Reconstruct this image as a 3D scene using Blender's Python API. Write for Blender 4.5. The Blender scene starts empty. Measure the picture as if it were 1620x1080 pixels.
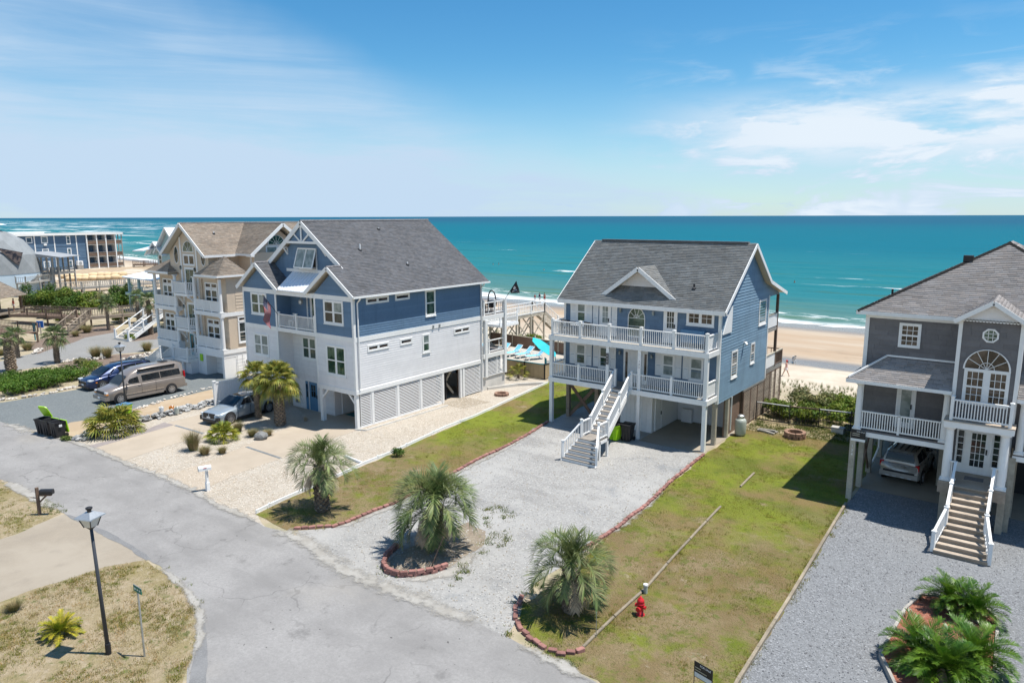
import bpy, bmesh, math, random
import numpy as np
from mathutils import Vector, Matrix, Quaternion
random.seed(7); RNG = np.random.default_rng(7)
S = bpy.context.scene
COL = S.collection
rad = math.radians

# ------------------------------------------------------------------ camera
FOC, PIT, YAW, ROL, CAMH = 1132.0, rad(9.918), rad(36.94), rad(-0.156), 13.3
_f = Vector((-math.sin(YAW)*math.cos(PIT), math.cos(YAW)*math.cos(PIT), -math.sin(PIT)))
_r = Vector((math.cos(YAW), math.sin(YAW), 0)); _u = _r.cross(_f)
CR = math.cos(ROL)*_r + math.sin(ROL)*_u
CU = -math.sin(ROL)*_r + math.cos(ROL)*_u
cam = bpy.data.objects.new('camera', bpy.data.cameras.new('camera'))
COL.objects.link(cam); S.camera = cam
mw = Matrix((CR, CU, -_f)).transposed().to_4x4(); mw.translation = (0, 0, CAMH)
cam.matrix_world = mw
cam.data.sensor_fit = 'HORIZONTAL'; cam.data.sensor_width = 36
cam.data.lens = FOC/1620*36; cam.data.clip_start = 0.5; cam.data.clip_end = 60000
# ------------------------------------------------------------------ daylight
SUN = Vector((0.275, 0.18, 1.0)).normalized()
sl = bpy.data.lights.new('sun', 'SUN'); sl.energy = 3.6; sl.angle = rad(0.5); sl.color = (1.0, 0.955, 0.875)
so = bpy.data.objects.new('sun', sl); COL.objects.link(so)
so.rotation_euler = (-SUN).to_track_quat('-Z', 'Y').to_euler(); so.location = (0, 0, 60)
world = bpy.data.worlds.new('World'); S.world = world; world.use_nodes = True
S.view_settings.view_transform = 'Standard'; S.view_settings.look = 'None'
S.view_settings.exposure = 0.90; S.view_settings.gamma = 1.0
S.view_settings.use_curve_mapping = False

def ray(x, y):
    return CR*((x-810)/FOC) + CU*((540-y)/FOC) + _f
def G(x, y, z=0.0):
    "where the line of sight of photo point (x, y) meets height z"
    d = ray(x, y); t = (z-CAMH)/d.z
    return Vector((d.x*t, d.y*t, z))
def GY(x, y, Y):
    d = ray(x, y); t = Y/d.y
    return Vector((d.x*t, Y, CAMH+d.z*t))
def GX(x, y, X):
    d = ray(x, y); t = X/d.x
    return Vector((X, d.y*t, CAMH+d.z*t))

# ------------------------------------------------------------------ node helper
class NT:
    def __init__(s, tree): s.t = tree; s.t.nodes.clear()
    def n(s, typ, **kw):
        nd = s.t.nodes.new(typ)
        for k, v in kw.items(): setattr(nd, k, v)
        return nd
    def put(s, sock, v):
        if hasattr(v, 'is_output') or isinstance(v, bpy.types.NodeSocket): s.t.links.new(v, sock)
        elif isinstance(v, (tuple, list)) and len(v) == 3 and sock.type == 'RGBA': sock.default_value = (*v, 1)
        else: sock.default_value = v
    def math(s, op, a, b=0.0, c=None, clamp=False):
        nd = s.n('ShaderNodeMath', operation=op, use_clamp=clamp)
        s.put(nd.inputs[0], a); s.put(nd.inputs[1], b)
        if c is not None: s.put(nd.inputs[2], c)
        return nd.outputs[0]
    def vmath(s, op, a, b=(0, 0, 0)):
        nd = s.n('ShaderNodeVectorMath', operation=op)
        s.put(nd.inputs[0], a); s.put(nd.inputs[1], b); return nd.outputs[0]
    def mix(s, f, a, b):
        nd = s.n('ShaderNodeMix', data_type='RGBA')
        s.put(nd.inputs[0], f); s.put(nd.inputs[6], a); s.put(nd.inputs[7], b); return nd.outputs[2]
    def ramp(s, v, lo, hi, a=0.0, b=1.0):
        nd = s.n('ShaderNodeMapRange', interpolation_type='SMOOTHSTEP')
        for i, q in enumerate((v, lo, hi, a, b)): s.put(nd.inputs[i], q)
        return nd.outputs[0]
    def noise(s, vec, scale, detail=3, rough=.55, dist=0.0):
        nd = s.n('ShaderNodeTexNoise')
        if vec is not None: s.put(nd.inputs['Vector'], vec)
        nd.inputs['Scale'].default_value = scale; nd.inputs['Detail'].default_value = detail
        nd.inputs['Roughness'].default_value = rough; nd.inputs['Distortion'].default_value = dist
        return nd.outputs[0]
    def vor(s, vec, scale, feature='F1', out=0):
        nd = s.n('ShaderNodeTexVoronoi', feature=feature)
        if vec is not None: s.put(nd.inputs['Vector'], vec)
        nd.inputs['Scale'].default_value = scale
        return nd.outputs[out]
    def scale(s, vec, sc):
        nd = s.n('ShaderNodeMapping'); s.put(nd.inputs[0], vec); nd.inputs[3].default_value = sc
        return nd.outputs[0]
    def pos(s): return s.n('ShaderNodeNewGeometry').outputs['Position']
    def obj(s): return s.n('ShaderNodeTexCoord').outputs['Object']
    def xyz(s, v):
        nd = s.n('ShaderNodeSeparateXYZ'); s.put(nd.inputs[0], v); return nd.outputs
    def bump(s, h, strength=.3, dist=.02, prev=None):
        nd = s.n('ShaderNodeBump'); nd.inputs['Strength'].default_value = strength
        nd.inputs['Distance'].default_value = dist; s.put(nd.inputs['Height'], h)
        if prev is not None: s.put(nd.inputs['Normal'], prev)
        return nd.outputs[0]
    def surf(s, color, rough=.7, normal=None, spec=.3, metal=0.0, **kw):
        p = s.n('ShaderNodeBsdfPrincipled')
        s.put(p.inputs['Base Color'], color); s.put(p.inputs['Roughness'], rough)
        s.put(p.inputs['Specular IOR Level'], spec); s.put(p.inputs['Metallic'], metal)
        if normal is not None: s.put(p.inputs['Normal'], normal)
        for k, v in kw.items(): s.put(p.inputs[k], v)
        o = s.n('ShaderNodeOutputMaterial'); s.t.links.new(p.outputs[0], o.inputs[0]); return p

def newmat(name):
    m = bpy.data.materials.new(name); m.use_nodes = True
    return m, NT(m.node_tree)
def shade(c, k): return tuple(min(1, max(0, v*k)) for v in c)

def M(name, col, rough=.65, var=.10, scale=1.5, spec=.3, metal=0.0, grain=0.0, gscale=40, tint=False, alt=None, objrand=0.0, stretch=None, streak=0.0):
    "plain material: soft colour wander, optional grain bump, optional per-vertex tint and per-object shade"
    m, t = newmat(name)
    p = t.pos()
    v = t.scale(p, stretch) if stretch else p
    n1 = t.noise(v, scale, 4); n2 = t.noise(v, scale*7, 3)
    f = t.math('ADD', t.math('MULTIPLY', n1, .6), t.math('MULTIPLY', n2, .4))
    f = t.ramp(f, .3, .7)
    c = t.mix(f, shade(col, 1-var), alt if alt else shade(col, 1+var))
    if tint:
        a = t.n('ShaderNodeAttribute', attribute_name='tint')
        mx = t.n('ShaderNodeMix', data_type='RGBA', blend_type='MULTIPLY'); mx.inputs[0].default_value = 1
        t.put(mx.inputs[6], c); t.put(mx.inputs[7], a.outputs['Color']); c = mx.outputs[2]
    if objrand:
        r = t.n('ShaderNodeObjectInfo').outputs['Random']
        k = t.math('MULTIPLY_ADD', r, 2*objrand, 1-objrand)
        mx = t.n('ShaderNodeVectorMath', operation='SCALE'); t.put(mx.inputs[0], c); t.put(mx.inputs[3], k); c = mx.outputs[0]
    if streak:
        q = t.noise(t.scale(p, (2.2, 2.2, .22)), 1.0, 5, .65); c = t.mix(t.math('MULTIPLY', t.ramp(q, .52, .74), streak*3), c, shade(col, .62)); q = t.noise(p, .55, 4); c = t.mix(t.math('MULTIPLY', t.ramp(q, .5, .7), streak*2), c, shade(col, 1.22))
    nor = None
    if grain: nor = t.bump(t.noise(v, gscale, 2), grain, .01)
    t.surf(c, rough, nor, spec, metal)
    return m

MATS = dict(
 white=M('white_paint', (.80, .795, .78), .5, .05, .8, streak=.06),
 white2=M('white_siding', (.76, .745, .745), .55, .05, .7, objrand=.035, streak=.07),
 vinyl=M('white_vinyl', (.82, .82, .82), .35, .03, .8, spec=.45),
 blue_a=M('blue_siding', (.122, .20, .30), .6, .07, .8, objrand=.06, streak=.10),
 blue_b=M('weathered_blue_siding', (.19, .295, .39), .65, .09, .9, objrand=.10, streak=.14), blue_front_shaded=M('shaded_blue_shingle_front', (.115, .18, .265), .65, .08, .9, objrand=.10, streak=.10),  # shingle front blue darkened for porch shade, side blue lightened for sun
 grey_c=M('grey_siding', (.158, .152, .156), .7, .10, 1.2, objrand=.10, streak=.12),
 beige=M('beige_siding', (.60, .49, .375), .6, .05, .8, objrand=.04, streak=.07),
 aqua=M('aqua_siding', (.36, .50, .52), .6, .06, .8),
 motel_blue=M('motel_blue', (.095, .16, .245), .65, .08, .35),
 dome_white=M('pale_blue_wall', (.52, .62, .70), .6, .05, .3),
 soffit=M('soffit', (.62, .57, .48), .6, .05, 1),
 roof_a=M('roof_shingle_slate', (.132, .132, .140), .85, .14, .6, tint=True, grain=.5, gscale=60),
 roof_b=M('roof_shingle_green_grey', (.195, .197, .192), .85, .16, .5, tint=True, grain=.5, gscale=60),
 roof_c=M('roof_shingle_warm_grey', (.265, .243, .232), .85, .12, .6, tint=True, grain=.5, gscale=60),
 roof_d=M('roof_shingle_tan', (.30, .245, .195), .85, .16, .6, tint=True, grain=.5, gscale=60),
 roof_dark=M('ridge_cap', (.14, .135, .14), .85, .2, 2, grain=.5),
 metalroof=M('white_metal_roof', (.72, .75, .80), .35, .04, .5, spec=.5),
 tin=M('galvanised_metal', (.45, .47, .48), .4, .15, 2, metal=.7),
 wood=M('weathered_wood', (.30, .245, .19), .8, .22, 1.2, grain=.5, objrand=.15, stretch=(1, 1, 4)),
 wood_grey=M('grey_wood', (.33, .31, .28), .8, .2, 1.2, grain=.5, objrand=.15),
 wood_brown=M('brown_wood', (.17, .115, .085), .8, .2, 1.2, grain=.4, objrand=.15),
 wood_pale=M('treated_pine', (.40, .36, .29), .8, .2, 1.3, grain=.5, objrand=.1),
 tread_grey=M('grey_tread_boards', (.25, .225, .20), .8, .2, 1.3, grain=.4, objrand=.12),
 tread=M('stair_tread_boards', (.40, .335, .27), .8, .2, 1.3, grain=.4, objrand=.12),
 deckdark=M('dark_deck', (.16, .14, .13), .8, .15, 2),
 timber=M('grey_landscape_timber', (.255, .215, .16), .9, .25, 2, grain=.5, objrand=.15), lamppost=M('slate_lamp_post', (.045, .05, .06), .45, .15, 2, spec=.4), flag_white=M('flag_white', (.36, .36, .39), .8, .05, 6), grey_roof=M('pale_grey_sheet_roof', (.30, .31, .32), .6, .08, .5),
 black=M('black_metal', (.022, .022, .025), .45, .2, 2, spec=.4),
 blackplastic=M('black_plastic', (.028, .027, .03), .5, .2, 2, spec=.35),
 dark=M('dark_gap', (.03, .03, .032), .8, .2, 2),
 lime=M('lime_plastic', (.36, .68, .02), .4, .06, 2, spec=.4),
 red=M('hydrant_red', (.52, .012, .02), .4, .1, 3, spec=.5),
 brick=M('red_edging_block', (.27, .135, .115), .9, .2, 4, grain=.5, objrand=.22),
 firebrick=M('brown_block', (.27, .165, .12), .9, .2, 4, grain=.5, objrand=.2),
 rock=M('grey_rock', (.30, .30, .295), .9, .3, 3, grain=.6, gscale=15, objrand=.4),
 rockpale=M('pale_rock', (.50, .46, .41), .9, .25, 3, grain=.6, gscale=15, objrand=.25),
 concrete=M('concrete', (.42, .40, .37), .85, .10, .7, grain=.3, gscale=30),
 curb=M('pale_curb', (.60, .58, .54), .8, .1, 1),
 tan_fence=M('tan_fence_mesh', (.40, .31, .19), .8, .08, 2, objrand=.05),
 turquoise=M('turquoise_canvas', (.025, .43, .48), .7, .06, 1.5),
 loungeblue=M('blue_sling', (.16, .52, .72), .6, .05, 3),
 teal=M('teal_paint', (.02, .22, .27), .5, .1, 2),
 doorblue=M('blue_door', (.10, .22, .36), .45, .05, 2),
 tanktan=M('propane_tank_paint', (.40, .43, .39), .45, .06, 2, spec=.4),
 rubber=M('tyre_rubber', (.02, .02, .021), .8, .2, 4),
 rim=M('alloy_rim', (.5, .5, .52), .3, .05, 4, metal=.9),
 chrome=M('chrome', (.7, .7, .72), .18, .02, 3, metal=1.0),
 taillight=M('red_lens', (.45, .01, .012), .15, .05, 4, spec=.6),
 headlight=M('clear_lens', (.62, .65, .68), .12, .05, 4, spec=.7),
 amber=M('amber_lens', (.75, .25, .02), .2, .05, 4, spec=.6),
 skin=M('skin', (.50, .28, .19), .6, .06, 8),
 hair=M('dark_hair', (.03, .018, .012), .6, .2, 9),
 signblue=M('sign_blue', (.02, .13, .45), .5, .05, 4),
 signgreen=M('sign_green', (.015, .16, .12), .45, .05, 4),
 mat_teal=M('door_mat_teal', (.02, .12, .14), .9, .15, 6),
 sandbag=M('tan_sandbag', (.62, .47, .29), .9, .12, .8, objrand=.1),
 trunk=M('palm_trunk', (.19, .15, .115), .95, .3, 4, grain=.7, gscale=18, objrand=.2),
 boot=M('palm_boot', (.26, .205, .155), .95, .3, 4, objrand=.25),
 deadleaf=M('dead_frond', (.40, .315, .22), .9, .2, 4, objrand=.25), pebble=M('loose_stone', (1, 1, 1), .9, .1, 8, tint=True),
 stem=M('stem', (.16, .12, .08), .9, .2, 4),
)

def leafmat(name, col, alt, rough=.55, trans=.25, objrand=.15, spec=.3):
    m, t = newmat(name)
    n = t.noise(t.pos(), 2.3, 3)
    c = t.mix(t.ramp(n, .35, .65), col, alt)
    a = t.n('ShaderNodeAttribute', attribute_name='tint')
    mx = t.n('ShaderNodeMix', data_type='RGBA', blend_type='MULTIPLY'); mx.inputs[0].default_value = 1
    t.put(mx.inputs[6], c); t.put(mx.inputs[7], a.outputs['Color']); c = mx.outputs[2]
    r = t.n('ShaderNodeObjectInfo').outputs['Random']
    k = t.math('MULTIPLY_ADD', r, 2*objrand, 1-objrand)
    sc = t.n('ShaderNodeVectorMath', operation='SCALE'); t.put(sc.inputs[0], c); t.put(sc.inputs[3], k); c = sc.outputs[0]
    p = t.n('ShaderNodeBsdfPrincipled'); t.put(p.inputs['Base Color'], c); p.inputs['Roughness'].default_value = rough
    p.inputs['Specular IOR Level'].default_value = spec
    tr = t.n('ShaderNodeBsdfTranslucent'); t.put(tr.inputs[0], c)
    ms = t.n('ShaderNodeMixShader'); ms.inputs[0].default_value = trans
    t.t.links.new(p.outputs[0], ms.inputs[1]); t.t.links.new(tr.outputs[0], ms.inputs[2])
    o = t.n('ShaderNodeOutputMaterial'); t.t.links.new(ms.outputs[0], o.inputs[0])
    return m
MATS.update(
 pindo=leafmat('pindo_frond', (.085, .135, .045), (.20, .235, .10), .5, .18, .28, .25),
 sabal=leafmat('sabal_frond', (.13, .175, .035), (.30, .28, .06)),
 sabaldull=leafmat('distant_palm_frond', (.085, .14, .06), (.14, .18, .07)),
 palmetto=leafmat('palmetto_frond', (.17, .23, .03), (.34, .33, .05)),
 sago=leafmat('sago_frond', (.04, .115, .010), (.11, .20, .018), .40, .2, .2, .45),
 sagoyellow=leafmat('yellow_sago_frond', (.20, .25, .02), (.42, .36, .04)),
 grassclump=leafmat('ornamental_grass', (.185, .19, .07), (.34, .28, .15), .8),
 lawn=leafmat('lawn_blade', (.115, .165, .015), (.21, .205, .05), .8, .3, 0),
 juniper=leafmat('low_shrub', (.05, .125, .012), (.105, .185, .022), .6),
 shrub=leafmat('broad_shrub', (.045, .11, .018), (.10, .175, .03), .6),
 bayberry=leafmat('bright_shrub', (.075, .15, .018), (.19, .235, .035), .6),
 oats=leafmat('sea_oats', (.115, .155, .055), (.24, .235, .11), .8),
 weed=leafmat('weed_leaf', (.07, .13, .025), (.14, .18, .05), .8),
)
def glassmat(name, a, b, rough=.06):
    m, t = newmat(name)
    p = t.pos()
    c = t.mix(t.ramp(t.noise(p, 1.7, 3), .4, .6), a, b)
    t.surf(c, rough, None, .55)
    return m
MATS.update(glass=glassmat('window_glass', (.012, .016, .018), (.05, .065, .06)),
            glassgreen=glassmat('green_tinted_glass', (.02, .05, .035), (.09, .14, .10)),
            glassbrown=glassmat('warm_window_glass', (.02, .016, .014), (.10, .075, .06)),
            glasscurtain=glassmat('curtained_glass', (.16, .20, .19), (.30, .34, .33), .15),
            carglass=glassmat('car_glass', (.006, .007, .009), (.016, .019, .022), .05))
def carpaint(name, col, metal=.4):
    m, t = newmat(name)
    c = t.mix(t.ramp(t.noise(t.pos(), 2, 3), .3, .7), shade(col, .94), shade(col, 1.06))
    t.surf(c, .32, None, .5, metal, **{'Coat Weight': .8, 'Coat Roughness': .06})
    return m
MATS.update(car_grey=carpaint('silver_blue_car_paint', (.27, .32, .37), .2), car_taupe=carpaint('taupe_car_paint', (.25, .215, .19), .25),
            car_navy=carpaint('navy_car_paint', (.012, .026, .085)), car_silver=carpaint('champagne_car_paint', (.46, .44, .41)))

# ------------------------------------------------------------------ object helpers
def link(o, parent=None):
    COL.objects.link(o)
    if parent is not None: o.parent = parent
    return o
def tag(o, label=None, cat=None, group=None, kind=None):
    if label: o['label'] = label
    if cat: o['category'] = cat
    if group: o['group'] = group
    if kind: o['kind'] = kind
    return o
def thing(name, label, cat, loc=(0, 0, 0), rz=0.0, group=None):
    o = bpy.data.objects.new(name, None); o.empty_display_size = .3
    link(o); o.location = loc; o.rotation_euler = (0, 0, rz)
    o['org'] = [float(v) for v in loc]
    return tag(o, label, cat, group)
def org(o):
    "world origin of a thing, for parts written in world coordinates"
    while o is not None and o.parent is not None: o = o.parent
    if o is None or o.rotation_euler.z != 0: return Vector((0, 0, 0))
    return Vector(o.location)
def copy_tree(o, parent=None):
    c = o.copy(); COL.objects.link(c)
    if parent is not None: c.parent = parent
    for ch in list(o.children): copy_tree(ch, c)
    return c

class MB:
    "collects faces; build() links them as one mesh object"
    def __init__(s): s.v = []; s.f = []; s.m = []; s.tint = []
    def add(s, vs, fs, mi=0, tint=None):
        b = len(s.v); s.v += [tuple(p) for p in vs]
        for f in fs: s.f.append(tuple(i+b for i in f)); s.m.append(mi)
        s.tint += [tint if tint else (1, 1, 1)]*len(vs)
        return s
    def box(s, x0, x1, y0, y1, z0, z1, mi=0):
        vs = [(x0, y0, z0), (x1, y0, z0), (x1, y1, z0), (x0, y1, z0), (x0, y0, z1), (x1, y0, z1), (x1, y1, z1), (x0, y1, z1)]
        return s.add(vs, BOXF, mi)
    def bar(s, a, b, w, h, mi=0, up=(0, 0, 1)):
        "rectangular bar from a to b, w wide, h tall, centred"
        a = Vector(a); b = Vector(b); d = (b-a).normalized(); up = Vector(up)
        if abs(d.dot(up)) > .99: up = Vector((0, 1, 0))
        sd = d.cross(up).normalized()*w/2; u = sd.normalized().cross(d).normalized()*h/2
        vs = [a-sd-u, a+sd-u, b+sd-u, b-sd-u, a-sd+u, a+sd+u, b+sd+u, b-sd+u]
        return s.add(vs, BOXF, mi)
    def prism(s, poly, off, mi=0):
        "polygon (3D points) swept along the offset vector"
        off = Vector(off); n = len(poly); vs = [Vector(p) for p in poly]; vs += [p+off for p in vs]
        fs = [tuple(range(n-1, -1, -1)), tuple(range(n, 2*n))] + [(i, (i+1) % n, n+(i+1) % n, n+i) for i in range(n)]
        return s.add(vs, fs, mi)
    def tube(s, pts, rs, n=8, mi=0, cap=True):
        pts = [Vector(p) for p in pts]
        if not hasattr(rs, '__len__'): rs = [rs]*len(pts)
        vs = []; fs = []; ref = None
        for i, p in enumerate(pts):
            d = (pts[min(i+1, len(pts)-1)]-pts[max(i-1, 0)]).normalized()
            if ref is None: ref = Vector((1, 0, 0)) if abs(d.x) < .9 else Vector((0, 1, 0))
            sd = d.cross(ref).normalized(); ref = sd.cross(d).normalized()
            for k in range(n):
                a = 2*math.pi*k/n; vs.append(p+(sd*math.cos(a)+ref*math.sin(a))*rs[i])
        for i in range(len(pts)-1):
            for k in range(n):
                fs.append((i*n+k, i*n+(k+1) % n, (i+1)*n+(k+1) % n, (i+1)*n+k))
        if cap: fs += [tuple(range(n-1, -1, -1)), tuple(range((len(pts)-1)*n, len(pts)*n))]
        return s.add(vs, fs, mi)
    def lathe(s, prof, c=(0, 0, 0), n=16, mi=0, axis='Z', phase=0.0):
        vs = []; fs = []
        for r, h in prof:
            for k in range(n):
                a = 2*math.pi*k/n+phase; x, y = r*math.cos(a), r*math.sin(a)
                q = (x, y, h) if axis == 'Z' else ((h, x, y) if axis == 'X' else (y, h, x))
                vs.append((c[0]+q[0], c[1]+q[1], c[2]+q[2]))
        for i in range(len(prof)-1):
            for k in range(n): fs.append((i*n+k, i*n+(k+1) % n, (i+1)*n+(k+1) % n, (i+1)*n+k))
        fs += [tuple(range(n-1, -1, -1)), tuple(range((len(prof)-1)*n, len(prof)*n))]
        return s.add(vs, fs, mi)
    def mesh(s, name, mats, o=(0, 0, 0), smooth=False, tint=False):
        me = bpy.data.meshes.new(name)
        ox, oy, oz = o
        me.from_pydata([(x-ox, y-oy, z-oz) for x, y, z in s.v], [], s.f)
        for m in (mats if isinstance(mats, (list, tuple)) else [mats]): me.materials.append(MATS[m] if isinstance(m, str) else m)
        if any(s.m): me.polygons.foreach_set('material_index', s.m)
        if smooth: me.polygons.foreach_set('use_smooth', [True]*len(s.f))
        if tint:
            at = me.attributes.new('tint', 'FLOAT_COLOR', 'POINT')
            at.data.foreach_set('color', np.hstack([np.array(s.tint, np.float32), np.ones((len(s.tint), 1), np.float32)]).ravel())
        me.update(); return me
    def build(s, name, mats, parent=None, smooth=False, tint=False, fixn=False, local=False):
        o = bpy.data.objects.new(name, s.mesh(name, mats, (0, 0, 0) if local else org(parent), smooth, tint))
        if fixn:
            bm = bmesh.new(); bm.from_mesh(o.data); bmesh.ops.recalc_face_normals(bm, faces=bm.faces); bm.to_mesh(o.data); bm.free()
        return link(o, parent)
class PC:
    "like MB, but every box or bar becomes a piece of its own"
    def __init__(s, name, mat, par): s.a = (name, mat, par)
    def box(s, *e): piece(*s.a, *e[:6]); return s
    def bar(s, a, b, w, h, *k, **kk): stick(*s.a, a, b, w, h); return s
    def build(s, *a, **k): return None
BOXF = [(3, 2, 1, 0), (4, 5, 6, 7), (0, 1, 5, 4), (1, 2, 6, 5), (2, 3, 7, 6), (3, 0, 4, 7)]

def nmesh(name, V, F, mat, tint=None, parent=None, kind=None, mesh_only=False):
    "fast mesh from numpy vertices and same-sized faces"
    me = bpy.data.meshes.new(name); V = np.asarray(V, np.float32); F = np.asarray(F, np.int32); k = F.shape[1]
    me.vertices.add(len(V)); me.vertices.foreach_set('co', V.ravel())
    me.loops.add(F.size); me.loops.foreach_set('vertex_index', F.ravel())
    me.polygons.add(len(F)); me.polygons.foreach_set('loop_start', np.arange(0, F.size, k, dtype=np.int32))
    if tint is not None:
        at = me.attributes.new('tint', 'FLOAT_COLOR', 'POINT')
        at.data.foreach_set('color', np.hstack([np.asarray(tint, np.float32), np.ones((len(V), 1), np.float32)]).ravel())
    me.materials.append(MATS[mat] if isinstance(mat, str) else mat)
    me.update(calc_edges=True); me.validate()
    if mesh_only: return me
    o = link(bpy.data.objects.new(name, me), parent)
    if kind: o['kind'] = kind
    return o

_cube = {}
def cube(mat):
    "shared unit cube per material"
    if mat not in _cube:
        _cube[mat] = MB().box(-.5, .5, -.5, .5, -.5, .5).mesh('box_piece', mat)
    return _cube[mat]
def piece(name, mat, parent, x0, x1, y0, y1, z0, z1, rot=None):
    "one box piece (world coordinates of an unrotated thing) sharing the unit cube"
    o = bpy.data.objects.new(name, cube(mat)); link(o, parent)
    c = Vector(((x0+x1)/2, (y0+y1)/2, (z0+z1)/2))-org(parent)
    o.location = c; o.scale = (abs(x1-x0), abs(y1-y0), abs(z1-z0))
    if rot: o.rotation_euler = rot
    return o
def stick(name, mat, parent, a, b, w, h=None):
    "one bar piece from a to b sharing the unit cube"
    a = Vector(a); b = Vector(b); o = bpy.data.objects.new(name, cube(mat)); link(o, parent)
    d = b-a; o.location = (a+b)/2-org(parent); o.scale = (w, d.length, h or w)
    o.rotation_euler = d.to_track_quat('Y', 'Z').to_euler(); return o
SKYSAT, SKYVAL, CLOUD = 1.22, .66, (3.0, 3.85, 4.8)
# ------------------------------------------------------------------ house tools
class Fr:
    "a wall plane: kind F(ront, faces -Y), B(ack), R(ight, faces +X), L(eft)"
    def __init__(s, kind, at): s.k = kind; s.at = at
    def p(s, u, z, d=0.0):
        if s.k == 'F': return Vector((u, s.at-d, z))
        if s.k == 'B': return Vector((u, s.at+d, z))
        if s.k == 'R': return Vector((s.at+d, u, z))
        return Vector((s.at-d, u, z))
    def nrm(s): return {'F': Vector((0, -1, 0)), 'B': Vector((0, 1, 0)), 'R': Vector((1, 0, 0)), 'L': Vector((-1, 0, 0))}[s.k]
    def ext(s, u0, u1, z0, z1, d0, d1):
        a = s.p(u0, z0, d0); b = s.p(u1, z1, d1)
        return min(a.x, b.x), max(a.x, b.x), min(a.y, b.y), max(a.y, b.y), min(a.z, b.z), max(a.z, b.z)
def fbox(mb, fr, u0, u1, z0, z1, d0, d1, mi=0): return mb.box(*fr.ext(u0, u1, z0, z1, d0, d1), mi)
def fpiece(name, mat, par, fr, u0, u1, z0, z1, d0, d1): return piece(name, mat, par, *fr.ext(u0, u1, z0, z1, d0, d1))
def onebox(name, mat, par, x0, x1, y0, y1, z0, z1): return MB().box(x0, x1, y0, y1, z0, z1).build(name, mat, par)

def siding(wall, fr, u0, u1, z0, z1, exp, mat, lim=None, seg=None, name='siding_board', rise=.025):
    "lap boards, each an object of its own; lim(z) gives the clipped extent on a gable"
    n = max(1, round((z1-z0)/exp)); e = (z1-z0)/n
    for i in range(n):
        za, zb = z0+i*e, z0+(i+1)*e
        l0 = lim(za) if lim else (u0, u1); l1 = lim(zb) if lim else (u0, u1)
        if l0[1]-l0[0] < .05: continue
        if l1[1] < l1[0]: m_ = (l1[0]+l1[1])/2; l1 = (m_, m_)
        cuts = [0.0, 1.0]
        if seg:
            L = l0[1]-l0[0]; c = random.uniform(.2, 1)*seg; cuts = [0.0]
            while c < L-.25: cuts.append(c/L); c += seg*random.uniform(.7, 1.3)
            cuts.append(1.0)
        for a, b in zip(cuts[:-1], cuts[1:]):
            g = .006 if seg else 0
            f = lambda l, t: l[0]+(l[1]-l[0])*t
            r = rise*(random.uniform(.75, 1.25) if seg else 1)
            A, B, Cc, D = fr.p(f(l0, a)+g, za, r), fr.p(f(l0, b)-g, za, r), fr.p(f(l1, b)-g, zb, .006), fr.p(f(l1, a)+g, zb, .006)
            A0, B0, C0, D0 = fr.p(f(l0, a)+g, za, -.002), fr.p(f(l0, b)-g, za, -.002), fr.p(f(l1, b)-g, zb, -.002), fr.p(f(l1, a)+g, zb, -.002)
            MB().add([A, B, Cc, D, A0, B0, C0, D0], [(0, 1, 2, 3), (4, 5, 1, 0), (5, 6, 2, 1), (7, 4, 0, 3)]).build(name, mat, wall, fixn=False)

def window(h, fr, u0, u1, z0, z1, cols=1, hung=True, grid=None, glass='glass', trim=.10, mat='white', name='window', sill=True, d0=0.0):
    mb = MB(); T = .055+d0
    fbox(mb, fr, u0-trim, u0, z0-trim, z1+trim, d0-.01, T); fbox(mb, fr, u1, u1+trim, z0-trim, z1+trim, d0-.01, T)
    fbox(mb, fr, u0, u1, z1, z1+trim, d0-.01, T+.004); fbox(mb, fr, u0, u1, z0-trim, z0, d0-.01, T+.004)
    if sill: fbox(mb, fr, u0-trim-.02, u1+trim+.02, z0-trim-.05, z0-trim, d0-.01, T+.03)
    w = mb.build(name, mat, h)
    cw = (u1-u0)/cols
    sh = MB()
    for c in range(1, cols): fbox(sh, fr, u0+c*cw-.05, u0+c*cw+.05, z0, z1, d0+.02, T-.004)
    for c in range(cols):
        a = u0+c*cw+(.05 if c else 0); b = u0+(c+1)*cw-(.05 if c < cols-1 else 0)
        zs = [z0, (z0+z1)/2, z1] if hung else [z0, z1]
        for q in range(len(zs)-1):
            za, zb = zs[q], zs[q+1]; dd = d0+(.026 if q == 0 else .032)
            fbox(sh, fr, a, a+.04, za, zb, d0+.022, dd+.014); fbox(sh, fr, b-.04, b, za, zb, d0+.022, dd+.014)
            fbox(sh, fr, a+.04, b-.04, za, za+.04, d0+.022, dd+.015); fbox(sh, fr, a+.04, b-.04, zb-.04, zb, d0+.022, dd+.015)
            MB().box(*fr.ext(a+.02, b-.02, za+.02, zb-.02, d0+.02, dd)).build('pane', 'glasscurtain' if hung and q == 1 and glass in ('glass', 'glassgreen') and random.random() < .12 else glass, w)
            if grid:
                gx, gz = grid
                for i in range(1, gx):
                    x = a+(b-a)*i/gx; fbox(sh, fr, x-.011, x+.011, za+.04, zb-.04, dd-.004, dd+.009)
                for i in range(1, gz):
                    z = za+(zb-za)*i/gz; fbox(sh, fr, a+.04, b-.04, z-.011, z+.011, dd-.004, dd+.010)
    sh.build('sash', mat, w)
    return w

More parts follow.
